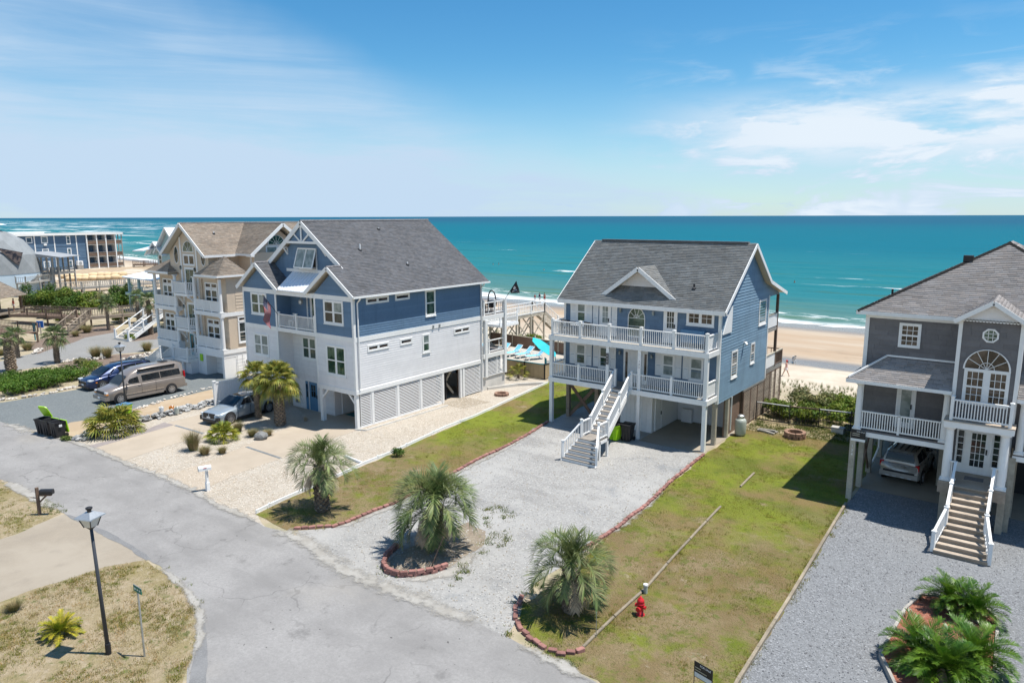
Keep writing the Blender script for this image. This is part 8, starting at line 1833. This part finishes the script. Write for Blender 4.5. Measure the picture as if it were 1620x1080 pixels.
def leafcloud(n, blobs, size=.05, seed=0, shell=.55):
    "leaf quads spread through a few overlapping ellipsoids"
    g = np.random.default_rng(seed); C = np.array([b[:3] for b in blobs]); Rr = np.array([b[3:6] for b in blobs]); wt = Rr.prod(1)**.67; k = g.choice(len(blobs), n, p=wt/wt.sum())
    d = g.normal(size=(n, 3)); d /= np.linalg.norm(d, axis=1)[:, None]; d[:, 2] = np.where(d[:, 2] < -.35, -d[:, 2], d[:, 2]); r = shell+(1-shell)*g.uniform(0, 1, n)**.7
    r = r*(1+.16*np.sin(7*d[:, 0]+3*k)+.14*np.sin(9*d[:, 1]-2*k)+.1*np.sin(11*d[:, 2])); P = C[k]+d*Rr[k]*r[:, None]; P[:, 2] = np.maximum(P[:, 2], .02)
    nn = d+g.normal(0, .55, (n, 3)); nn /= np.linalg.norm(nn, axis=1)[:, None]; u = np.cross(nn, g.normal(size=(n, 3))); u /= np.linalg.norm(u, axis=1)[:, None]; v = np.cross(nn, u); s = size*g.uniform(.6, 1.4, n)[:, None]
    V = np.stack([P-u*s*1.3, P-v*s*.6, P+u*s*1.3, P+v*s*.6], 1).reshape(-1, 3); F = np.arange(4*n).reshape(n, 4)
    ks = g.uniform(.7, 1.3, n)*(1+.18*np.sin(k*2.3)); T = np.repeat(np.stack([ks*g.uniform(.9, 1.2, n), ks, ks*g.uniform(.8, 1.1, n)], -1), 4, 0); return V, F, T
def shrub(label, loc, blobs, n, mat='shrub', size=.06, seed=0, name='shrub', group=None, cat='shrub'):
    t = thing(name, label, cat, loc, 0, group); V, F, T = leafcloud(n, blobs, size, seed); nmesh('foliage', V, F, mat, T, t)
    r = random.Random(seed)
    for b in blobs[:6]:
        MB().tube([(b[0]*.3, b[1]*.3, 0), (b[0]*.8, b[1]*.8, b[2]*.6), (b[0], b[1], b[2]+b[5]*.4)], [.03, .022, .008], 5).build('stem', 'stem', t, local=True)
    return t
# clipped hedge in front of the navy minivan
r = random.Random(4)
for i, (x, y, rx, lab) in enumerate(((10, 612, 2.0, 'leftmost mound of the low green hedge'), (40, 606, 2.0, 'second mound of the low hedge from the left edge'), (72, 603, 1.9, 'third mound of the low hedge, lightest green'), (104, 600, 1.7, 'right hand mound of the low hedge near the minivan'), (26, 622, 1.5, 'front mound of the low hedge above the broken rocks'), (70, 612, 1.6, 'front mound of the low hedge at its middle'))):
    bl = [(r.uniform(-rx, rx)*.6, r.uniform(-rx, rx)*.55, .3+r.random()*.25, .75+r.random()*.3, .75+r.random()*.3, .5+r.random()*.15) for _ in range(9)]
    shrub(lab, G(x, y), bl, 5200, 'juniper', .055, 50+i, 'low_hedge', 'low hedge by the gravel drive')
for x, y, lab, mt, sd in ((140, 586, 'straw tinted shrub behind the minivan', 'bayberry', 61), (128, 578, 'brownish tuft of shrub at the end of the hedge', 'oats', 62), (205, 538, 'small bright shrub at the foot of the white outdoor stairs', 'bayberry', 63)):
    shrub(lab, G(x, y), [(r.uniform(-.8, .8), r.uniform(-.5, .5), .35, .6, .6, .45) for _ in range(5)] if x > 130 and x < 200 else [(0, 0, .3, .55, .55, .4), (.3, .1, .25, .4, .4, .35)], 1500, mt, .05, sd)
for i, (x, y, rx, hh, mt, lab) in enumerate(((64, 488, 2.6, 2.5, 'shrub', 'tall dark green shrub at the left of the row behind the boardwalk'), (88, 489, 2.6, 2.2, 'bayberry', 'yellowish shrub second in the row behind the boardwalk'), (112, 489, 2.5, 2.1, 'shrub', 'rounded green shrub third in the row behind the boardwalk'), (137, 488, 2.4, 1.7, 'bayberry', 'pale flowering shrub behind the bare trunked palm'), (160, 486, 2.5, 1.9, 'oats', 'dull olive shrub right of the bare trunked palm'), (184, 485, 2.6, 2.6, 'shrub', 'tall bright green shrub next to the aqua porch'), (203, 484, 1.8, 1.7, 'bayberry', 'small shrub under the aqua porch roof'), (80, 503, 1.8, 1.0, 'oats', 'low olive shrub in front of the boardwalk'), (104, 508, 1.6, .9, 'bayberry', 'low shrub left of the timber steps'), (188, 509, 1.4, 1.3, 'bayberry', 'bright green shrub between the boardwalk and the white stairs'), (50, 484, 1.5, 1.2, 'oats', 'olive shrub beside the pavilion'))):
    bl = [(r.uniform(-rx, rx)*.7, r.uniform(-rx, rx)*.6, hh*r.uniform(.35, .7), rx*r.uniform(.3, .45), rx*r.uniform(.3, .45), hh*r.uniform(.28, .4)) for _ in range(10)]
    shrub(lab, G(x, y), [(q[0], q[1], q[2]*(1.4 if j % 2 else .6), q[3], q[4], q[5]*1.6) for j, q in enumerate(bl)] if y < 495 else bl, 5200, mt, .10, 70+i)
# dune shrubs between the two houses on the right
for i, (x, y, rx, hh, mt, lab) in enumerate(((-13.6, 48.3, 1.2, 1.0, 'bayberry', 'bright dune shrub against the lattice skirt'), (-12.4, 50.2, 1.5, 1.3, 'shrub', 'dark dune shrub behind the lattice skirt'), (-11.0, 49.0, 1.4, 1.0, 'bayberry', 'bright dune shrub in the middle of the patch'), (-10.6, 51.4, 1.6, 1.1, 'shrub', 'dark dune shrub at the back of the patch'), (-9.2, 49.6, 1.3, .9, 'bayberry', 'low dune shrub right of the middle one'), (-8.0, 48.2, 1.0, .7, 'oats', 'straw coloured dune shrub beside the grey house'), (-12.0, 47.6, 1.1, .8, 'bayberry', 'low bright shrub just behind the iron fence'), (-8.8, 52.2, 1.2, .8, 'oats', 'olive dune shrub on the seaward side'))):
    bl = [(r.uniform(-rx, rx)*.8, r.uniform(-rx, rx)*.7, hh*r.uniform(.3, .6), rx*.42, rx*.42, hh*.5) for _ in range(9)]
    shrub(lab, Vector((x, y, 0)), [(q[0], q[1], q[2]*1.3, *q[3:]) for q in bl], 3600, mt if mt != 'shrub' else ('bayberry' if i == 3 else 'oats'), .065, 90+i, 'dune_shrub', 'dune shrubs between the houses')
shrub('small round shrub at the white edging of the left lawn', G(628, 722), [(0, 0, .25, .3, .3, .28), (.15, .1, .2, .25, .25, .22)], 700, 'shrub', .04, 110)
shrub('low weed clump at the end of the grey rocks beside the carts', G(105, 696), [(0, 0, .1, .4, .3, .15)], 500, 'weed', .04, 111)
for i, (x, y) in enumerate(((820, 541), (808, 545), (842, 539))): shrub(('low green shrub left of the walkway posts', 'low shrub under the white walkway', 'flowering shrub behind the turquoise umbrella')[i], GY(x, y, 59.5), [(0, 0, .35, .8, .6, .4), (.6, .2, .3, .6, .5, .35)], 900, 'bayberry', .06, 115+i)

# ------------------------------------------------------------------ turf, weeds and beach grass: nobody could count these
def inside(P, poly):
    x, y = P[:, 0], P[:, 1]; c = np.zeros(len(P), bool); n = len(poly)
    for i in range(n):
        x0, y0 = poly[i][0], poly[i][1]; x1, y1 = poly[(i+1) % n][0], poly[(i+1) % n][1]
        if y0 == y1: continue
        c ^= ((y0 > y) != (y1 > y)) & (x < (x1-x0)*(y-y0)/(y1-y0)+x0)
    return c
def turf(name, poly, n, h=.06, w=.006, patch=1.2, thr=.0, seed=0, mat='lawn', tuft=1, tr=.05):
    g = np.random.default_rng(seed); A = np.array([(p[0], p[1]) for p in poly]); lo, hi = A.min(0), A.max(0)
    P = g.uniform(lo, hi, (n*3, 2)); P = P[inside(P, A)]
    f = np.sin(P[:, 0]*patch+1.7*np.sin(P[:, 1]*patch*.7))+np.sin(P[:, 1]*patch*1.3+1.1*np.sin(P[:, 0]*patch*1.9))+.6*np.sin(P[:, 0]*patch*3.7+P[:, 1]*patch*2.9)
    P = P[f+g.normal(0, .5, len(P)) > thr][:n]
    if tuft > 1: P = np.repeat(P, tuft, 0)+g.normal(0, tr, (len(P)*tuft, 2))
    m = len(P); a = g.uniform(0, 2*np.pi, m); H = h*g.uniform(.5, 1.5, m); l = H*g.uniform(.2, 1.2, m); b = a+np.pi/2+g.normal(0, .6, m); ww = w*g.uniform(.7, 1.5, m)
    z = np.full(m, .008); B0 = np.stack([P[:, 0]-np.cos(a)*ww, P[:, 1]-np.sin(a)*ww, z], -1); B1 = np.stack([P[:, 0]+np.cos(a)*ww, P[:, 1]+np.sin(a)*ww, z], -1); Tp = np.stack([P[:, 0]+np.cos(b)*l, P[:, 1]+np.sin(b)*l, z+H], -1)
    V = np.stack([B0, B1, Tp], 1).reshape(-1, 3); k = g.uniform(.6, 1.35, m); T = np.repeat(np.stack([k*g.uniform(.9, 1.5, m), k, k*.8], -1), 3, 0)
    return nmesh(name, V, np.arange(3*m).reshape(m, 3), mat, T, kind='stuff')
LL = gp([(409, 815), (447, 794), (540, 754), (620, 719), (665, 698), (750, 662)])+[Vector((-31.4, 46.5, 0)), Vector((-29.0, 49, 0)), Vector((-26, 49, 0))]+gp([(862, 668), (800, 706), (720, 745), (625, 794), (550, 825), (470, 836), (430, 826)])
LR = [Vector((-14.5, 44, 0)), Vector((-14.5, 37.6, 0))]+gp([(1114, 725), (1023, 803), (950, 857), (880, 925), (827, 957), (822, 985), (852, 1020), (941, 1075), (1060, 1160), (1166, 1080), (1248, 948), (1336, 799)])+[Vector((-7.0, 45, 0))]
LD = gp([(0, 955), (38, 940), (112, 916), (166, 898), (228, 888), (265, 911), (298, 941), (311, 968), (311, 1012), (296, 1056), (288, 1080), (268, 1180), (-60, 1330), (-300, 1000)])
turf('lawn_grass', LL, 26000, .05, .005, .9, .1, 1); turf('lawn_grass', LR, 36000, .045, .005, .8, .2, 2); turf('grass_tufts', LR, 900, .06, .006, 1.1, .3, 12, 'lawn', 16, .07); turf('grass_tufts', LL, 300, .06, .006, 1.1, .3, 13, 'lawn', 16, .07); turf('sparse_grass', LD, 2400, .06, .006, 1.5, .55, 3, 'lawn', 14, .06); turf('sparse_grass', gp([(-200, 700), (0, 761), (52, 788), (95, 813), (66, 825), (0, 851), (-300, 880)]), 1500, .06, .006, 1.5, -.3, 4, 'lawn', 14, .07)
turf('straw_grass', LD, 2600, .05, .006, 1.1, -.4, 5, 'grassclump', 12, .08); turf('straw_grass', LR, 9000, .04, .005, .7, .5, 6, 'grassclump')
turf('weeds', gp([(600, 915), (650, 922), (700, 935), (730, 915), (790, 870), (830, 830), (800, 800), (760, 800), (775, 850), (720, 900), (660, 915), (612, 908)]), 260, .07, .014, 1.6, .1, 7, 'weed', 16, .09)
turf('weeds', gp([(780, 985), (815, 945), (860, 905), (850, 935), (822, 960), (818, 985), (840, 1015), (880, 1035), (930, 1060), (915, 1062), (850, 1035), (800, 1005)]), 300, .06, .012, 1.6, -.4, 8, 'weed', 14, .07)
turf('weeds', [Vector((-14.5, 43.5, 0)), Vector((-7.5, 44.5, 0)), Vector((-7.3, 48.5, 0)), Vector((-14.5, 48.5, 0))], 800, .10, .012, 1.2, -.3, 9, 'weed', 12, .10)
def strips(name, lines, w, n, h, mat, seed, tuft=8, tr=.05):
    for i, L in enumerate(lines):
        P = [Vector((q[0], q[1], 0)) for q in L]; sd = [Vector((-(P[min(k+1, len(P)-1)]-P[max(0, k-1)]).y, (P[min(k+1, len(P)-1)]-P[max(0, k-1)]).x, 0)).normalized()*w/2 for k in range(len(P))]
        turf(name, [p+d for p, d in zip(P, sd)]+[p-d for p, d in reversed(list(zip(P, sd)))], n, h, .007, 1.6, -.2, seed+i, mat, tuft, tr)
strips('edge_grass', [gp([(405, 813), (447, 793), (540, 753), (620, 718), (665, 697), (750, 661), (867, 607)]), gp([(440, 838), (470, 838), (530, 834), (580, 815), (625, 798), (720, 749), (800, 709), (866, 669)]), gp([(1112, 722), (1065, 760), (1021, 802), (977, 836), (948, 855)]), gp([(1338, 797), (1250, 946), (1168, 1080)]), gp([(921, 1026), (1021, 932), (1091, 854), (1140, 802)])], .5, 150, .085, 'lawn', 300, 9)
strips('edge_weeds', [gp([(822, 950), (814, 980), (850, 1022), (905, 1038)]), gp([(604, 896), (612, 908), (655, 914), (715, 902)]), gp([(290, 1078), (314, 1012), (316, 967), (300, 938), (234, 886)]), gp([(54, 786), (98, 812)])], .6, 60, .08, 'weed', 320, 10)
def pebbles(name, poly, n, size, cols, seed):
    g = np.random.default_rng(seed); A = np.array([(p[0], p[1]) for p in poly]); P = g.uniform(A.min(0), A.max(0), (n*4, 2)); P = P[inside(P, A)][:n]; m = len(P)
    base = np.array([(1, 0, 0), (0, 1, 0), (-1, 0, 0), (0, -1, 0), (0, 0, .8), (0, 0, -.3)]); s = size*g.uniform(.5, 1.5, (m, 1, 1)); a = g.uniform(0, 6.3, m); c, q = np.cos(a), np.sin(a)
    B = np.repeat(base[None], m, 0)*g.uniform(.7, 1.3, (m, 6, 1))*s; V = np.stack([B[:, :, 0]*c[:, None]-B[:, :, 1]*q[:, None]+P[:, :1], B[:, :, 0]*q[:, None]+B[:, :, 1]*c[:, None]+P[:, 1:], B[:, :, 2]+.018], -1)
    f = np.array([(0, 1, 4), (1, 2, 4), (2, 3, 4), (3, 0, 4)]); F = (f[None]+(np.arange(m)*6)[:, None, None]).reshape(-1, 3); C = np.array(cols)[g.integers(len(cols), size=m)]*g.uniform(.8, 1.2, (m, 1))
    nmesh(name, V.reshape(-1, 3), F, 'pebble', np.repeat(C, 6, 0), kind='stuff')
pebbles('loose_stones', gp([(197, 732), (309, 777), (337, 796), (384, 816), (409, 812), (560, 738), (660, 697), (750, 660), (790, 640)])+[Vector((-34.1, 41, 0)), Vector((-34.1, 29, 0))]+gp([(514, 698), (376, 749), (321, 740), (394, 702), (345, 676), (259, 707)]), 12000, .024, [(.56, .49, .41), (.50, .42, .33), (.40, .33, .25), (.62, .57, .50)], 21)
pebbles('loose_stones', gp([(510, 880), (550, 832), (625, 800), (720, 752), (866, 672), (1100, 726), (1021, 805), (948, 858), (840, 930), (800, 1005), (700, 965)]), 7500, .024, [(.42, .42, .41), (.26, .26, .265), (.48, .47, .455), (.32, .28, .23)], 22)
pebbles('loose_stones', gp([(1336, 802), (1250, 950), (1166, 1080), (1300, 1200), (1620, 1300)])+[Vector((4, 30, 0)), Vector((4, 36.5, 0)), Vector((-6.4, 36.5, 0))], 9000, .023, [(.20, .21, .22), (.32, .33, .345), (.13, .13, .14), (.26, .27, .28)], 23)
def beach_grass():
    g = np.random.default_rng(5); V = []; F = []; T = []; k = 0; bs = [blades(26, .5, .3, .5, .008, 200+i) for i in range(5)]
    rows = [(x+g.normal(0, .25), y+g.normal(0, .2)) for y in np.arange(54, 69, .95) for x in np.arange(-26, 8, .85)]+[(g.uniform(-80, -26), g.uniform(60, 74)) for _ in range(420)]+[(g.uniform(-175, -100), g.uniform(56, 84)) for _ in range(260)]
    for x, y in rows:
        if -15 < x < -7 and y < 52.5: continue
        v, f, t = bs[g.integers(5)]; s = g.uniform(.5, 1.1); z = float(profile(np.array(x), np.array(y))); V.append(v*s+np.array([x, y, z])); F.append(f+k); T.append(t); k += len(v)
    nmesh('beach_grass', np.concatenate(V), np.concatenate(F), 'oats', np.concatenate(T), kind='stuff')
beach_grass()
# ------------------------------------------------------------------ flags
MATS['pinktop'] = M('pink_fabric', (.70, .42, .42), .8, .05, 6); MATS['pinkbottom'] = M('pale_fabric', (.72, .66, .66), .8, .05, 6)
def flag_cloth(t, name, corner, ex, ey, nx, ny, colour, mats, wave=.06, seed=0, taper=0.0):
    "cloth hung from corner: ex along the hoist, ey along the fly, rippled; colour(u, v) gives the material slot"
    corner = Vector(corner); ex = Vector(ex); ey = Vector(ey); n = ex.cross(ey).normalized(); m = MB()
    P = lambda u, v: corner+ex*u+ey*v*(1-taper*u)+n*wave*math.sin(v*7+u*3+seed)*min(1, v*2)+Vector((0, 0, -.06*v*v))
    vs = [P(i/nx, j/ny) for j in range(ny+1) for i in range(nx+1)]
    m.add(vs, [(j*(nx+1)+i, j*(nx+1)+i+1, (j+1)*(nx+1)+i+1, (j+1)*(nx+1)+i) for j in range(ny) for i in range(nx)])
    k = 0
    for j in range(ny):
        for i in range(nx): m.m[k] = colour((i+.5)/nx, (j+.5)/ny); k += 1
    o = m.build(name, mats, t, True); return o
MATS['flag_red'] = M('flag_red', (.40, .004, .014), .8, .08, 6); MATS['flag_blue'] = M('flag_blue', (.012, .022, .10), .8, .08, 6)
a = Vector((-41.86, 29.1, 6.75)); b_ = GY(416, 466.5, 27.7); t = thing('flag', 'striped flag with a blue starred corner hanging from its pole on the balcony', 'flag', a)
MB().tube([a, b_], [.02, .014], 8).build('pole', 'black', t); MB().lathe([(.0, -.04), (.045, 0), (.0, .04)], b_, 8).build('finial', 'tan_fence', t, True)
d = (a-b_).normalized(); c0 = b_+d*.08
def usf(u, v):
    if u < .54 and v < .42: return 2 if not (int(u*24) % 2 == 0 and int(v*40) % 2 == 0) else 1
    return 0 if int(u*13) % 2 == 0 else 1
flag_cloth(t, 'cloth', c0, d*.95, Vector((-.22, .05, -1.62)), 26, 40, usf, ['flag_red', 'flag_white', 'flag_blue'], .07)
a = Vector((-33.95, 44.3, 6.95)); b_ = GY(817, 444.5, 44.7); t = thing('flag', 'small black pirate style flag flying on the seaward deck of the slate roofed house', 'flag', a)
MB().tube([a, b_], .022, 6).build('pole', 'black', t)
def pir(u, v):
    x, y = (u-.45)/.16, (v-.36)/.17
    return 1 if x*x+y*y < 1 or (abs(v-.66) < .05 and abs(u-.5) < .25) else 0
d = (a-b_).normalized(); flag_cloth(t, 'cloth', b_, d*.92, Vector((.30, .05, -.86)), 16, 16, pir, ['black', 'white'], .06, 0, .85)

# ------------------------------------------------------------------ people and dog: skinned skeletons, clothes and hair as children
def figure(o_name, par, verts, edges, radii, mat, root=0, sub=2):
    me = bpy.data.meshes.new(o_name); me.from_pydata(verts, edges, []); me.materials.append(MATS[mat]); o = link(bpy.data.objects.new(o_name, me), par)
    md = o.modifiers.new('skin', 'SKIN'); md.use_smooth_shade = True
    for i, r in enumerate(radii): me.skin_vertices[0].data[i].radius = (r, r) if not isinstance(r, tuple) else r
    me.skin_vertices[0].data[root].use_root = True
    s = o.modifiers.new('subdivision', 'SUBSURF'); s.levels = sub; s.render_levels = sub; return o
def person(label, loc, rz, pose, h=1.75, top=None, bottom='red', hair='short', skin='skin', hat=None, female=False):
    t = thing('person', label, 'person', loc, rz); k = h/1.75
    fl, fr, al, ar = pose   # forward swing of left/right leg and left/right arm (metres at foot / hand)
    V = [(0, 0, .96), (0, .005, 1.12), (0, 0, 1.30), (0, 0, 1.44), (0, 0, 1.53), (0, .01, 1.63), (0, .01, 1.735)]; R = [(.145, .105), (.13 if not female else .11, .095), (.16, .11), (.12, .09), .052, (.078, .095), (.065, .08)]; E = [(0, 1), (1, 2), (2, 3), (3, 4), (4, 5), (5, 6)]
    for s, f in ((-1, fl), (1, fr)):
        i = len(V); V += [(s*.095, 0, .90), (s*.10, f*.5+.02, .50), (s*.10, f, .10), (s*.11, f+.03, .035), (s*.12, f+.16, .02)]; R += [.088, .058, .04, .04, .026]; E += [(0, i), (i, i+1), (i+1, i+2), (i+2, i+3), (i+3, i+4)]
    for s, f in ((-1, al), (1, ar)):
        i = len(V); V += [(s*.19, 0, 1.41), (s*.23, -.02+f*.25, 1.14), (s*.24, f*.8, .92+abs(f)*.25), (s*.24, f*1.0, .82+abs(f)*.3)]; R += [.055, .042, .032, .03]; E += [(3, i), (i, i+1), (i+1, i+2), (i+2, i+3)]
    V = [(x*k, y*k, z*k) for x, y, z in V]; R = [tuple(q*k for q in r) if isinstance(r, tuple) else r*k for r in R]
    figure('body', t, V, E, R, skin)
    m = MB(); m.lathe([(.155*k, .80*k), (.162*k, .90*k), (.15*k, 1.03*k)], (0, 0, 0), 12)
    for s, f in ((-1, fl), (1, fr)): m.tube([(s*.095*k, 0, .9*k), (s*.10*k, f*.25*k, .66*k)], [.105*k, .098*k], 10)
    sh = m.build('shorts', bottom, t, True, local=True); sh.scale = (1, .82, 1)
    if top: m = MB(); m.lathe([(.155*k, .98*k), (.14*k, 1.12*k), (.175*k, 1.30*k), (.16*k, 1.42*k), (.07*k, 1.47*k)], (0, 0, 0), 14); o = m.build('shirt', top, t, True, local=True); o.scale = (1.05, .78, 1)
    m = MB(); m.lathe([(.088*k, 1.62*k), (.098*k, 1.68*k), (.085*k, 1.74*k), (.03*k, 1.775*k)], (0, -.012*k, 0), 12); m.build('hair', hat or 'hair', t, True, local=True)
    if hair == 'long': MB().tube([(0, -.09*k, 1.68*k), (0, -.13*k, 1.52*k), (0, -.10*k, 1.36*k)], [.05*k, .05*k, .015*k], 8).build('ponytail', 'hair', t, True, local=True)
    f = MB()
    for s in (-1, 1): f.lathe([(.0, -.012), (.012, 0), (.0, .012)], (s*.032*k, .098*k, 1.645*k), 6)
    f.build('eyes', 'dark', t, local=True); n = MB(); n.add([(-.014, .095, 1.60), (.014, .095, 1.60), (0, .125, 1.605), (0, .098, 1.64)], [(0, 1, 2), (0, 2, 3), (1, 3, 2)]); n.v = [(x*k, y*k, z*k) for x, y, z in n.v]; n.build('nose', skin, t, local=True)
    hd = MB()
    for s, q in ((-1, al), (1, ar)):
        c = Vector((s*.24*k, q*k, (.80+abs(q)*.3)*k))
        for j in range(4): hd.tube([c+Vector((0, (-.03+.02*j)*k, -.02*k)), c+Vector((s*-.004*k, (-.03+.022*j)*k, (-.075-.012*(j in (1, 2)))*k)), c+Vector((s*-.022*k, (-.03+.022*j)*k, (-.10-.014*(j in (1, 2)))*k))], [.009*k, .008*k, .006*k], 5)
        hd.tube([c+Vector((0, .035*k, 0)), c+Vector((-s*.02*k, .06*k, -.045*k))], [.011*k, .007*k], 5)
    hd.build('fingers', skin, t, True, local=True); return t
zb = lambda x, y: float(profile(np.array(x), np.array(y)))
for x, y, hh, top, bot, rz, lab in ((-78.9, 115.6, 1.8, None, 'red', .1, 'tallest bather at the waterline in red swim shorts'), (-79.8, 115.2, 1.75, 'flag_blue', 'white', -.1, 'bather at the waterline in a dark top, in the middle'), (-81.2, 115.6, 1.4, 'flag_red', 'headlight', .2, 'child at the waterline left of the two bathers')):
    person(lab, (x, y, zb(x, y)), rz, (-.06, .06, .02, -.02), hh, top, bot)
person('woman in a pink top walking along the dry beach', (-20.2, 72.6, zb(-20.2, 72.6)), rad(115), (-.32, .34, .25, -.2), 1.68, 'pinktop' if 'pinktop' in MATS else 'headlight', 'pinkbottom' if 'pinkbottom' in MATS else 'headlight', 'long', hat='red', female=True)
person('person in a red top standing under the brown pavilion', (-112.3, 36.6, .8), rad(190), (.03, -.03, .1, .1), 1.7, 'red', 'headlight')
for x, y, hx, lab in ((780, 418, .3, 'left one of two swimmers in the sea beyond the slate roof'), (789, 417.5, .3, 'right one of two swimmers in the sea beyond the slate roof'), (860.5, 427, .3, 'swimmer alone near the small white breaker'), (1257, 446, .3, 'swimmer in the breaking wave right of the central house')):
    p = G(x, y, -3.1); t = person(lab, (p.x, p.y, -4.45), rad(150), (0, 0, .1, .1), 1.75, None, 'flag_blue')
# dog
p = G(1256, 573, -2.75); t = thing('dog', 'black and white dog trotting on the wet sand', 'dog', (p.x, p.y, zb(p.x, p.y)), rad(-60))
MATS['dogcoat'] = M('dog_white_coat', (.62, .60, .57), .9, .1, 6)
V = [(-.32, 0, .52), (-.05, 0, .52), (.25, 0, .54), (.42, 0, .70), (.50, 0, .78), (.66, 0, .73), (-.46, 0, .60), (-.62, 0, .72)]; R = [(.10, .11), (.12, .12), (.13, .15), .085, .085, .04, .04, .02]; E = [(0, 1), (1, 2), (2, 3), (3, 4), (4, 5), (0, 6), (6, 7)]
for s in (-1, 1):
    i = len(V); V += [(.24, s*.09, .40), (.24+.10*s, s*.09, .22), (.22+.14*s, s*.09, .03), (.26+.14*s, s*.09, .02)]; R += [.06, .035, .028, .03]; E += [(2, i), (i, i+1), (i+1, i+2), (i+2, i+3)]
    i = len(V); V += [(-.34, s*.09, .42), (-.28-.08*s, s*.09, .30), (-.42-.08*s, s*.09, .18), (-.38-.08*s, s*.09, .03), (-.33-.08*s, s*.09, .02)]; R += [.08, .055, .03, .028, .03]; E += [(0, i), (i, i+1), (i+1, i+2), (i+2, i+3), (i+3, i+4)]
figure('body', t, V, E, R, 'dogcoat'); m = MB()
m.lathe([(.02, -.09), (.10, -.06), (.105, .04), (.05, .09)], (.50, 0, .79), 10); m.build('head_patch', 'black', t, True, local=True)
for s in (-1, 1): MB().add([(.46, s*.06, .86), (.54, s*.05, .86), (.50, s*.13, .76), (.50, s*.06, .90)], [(0, 1, 2), (0, 2, 3), (1, 3, 2)]).build('ear', 'black', t, local=True)
MB().lathe([(.10, -.14), (.135, -.08), (.135, .06), (.09, .12)], (-.12, 0, .55), 10, axis='X').build('back_patch', 'black', t, True, local=True)
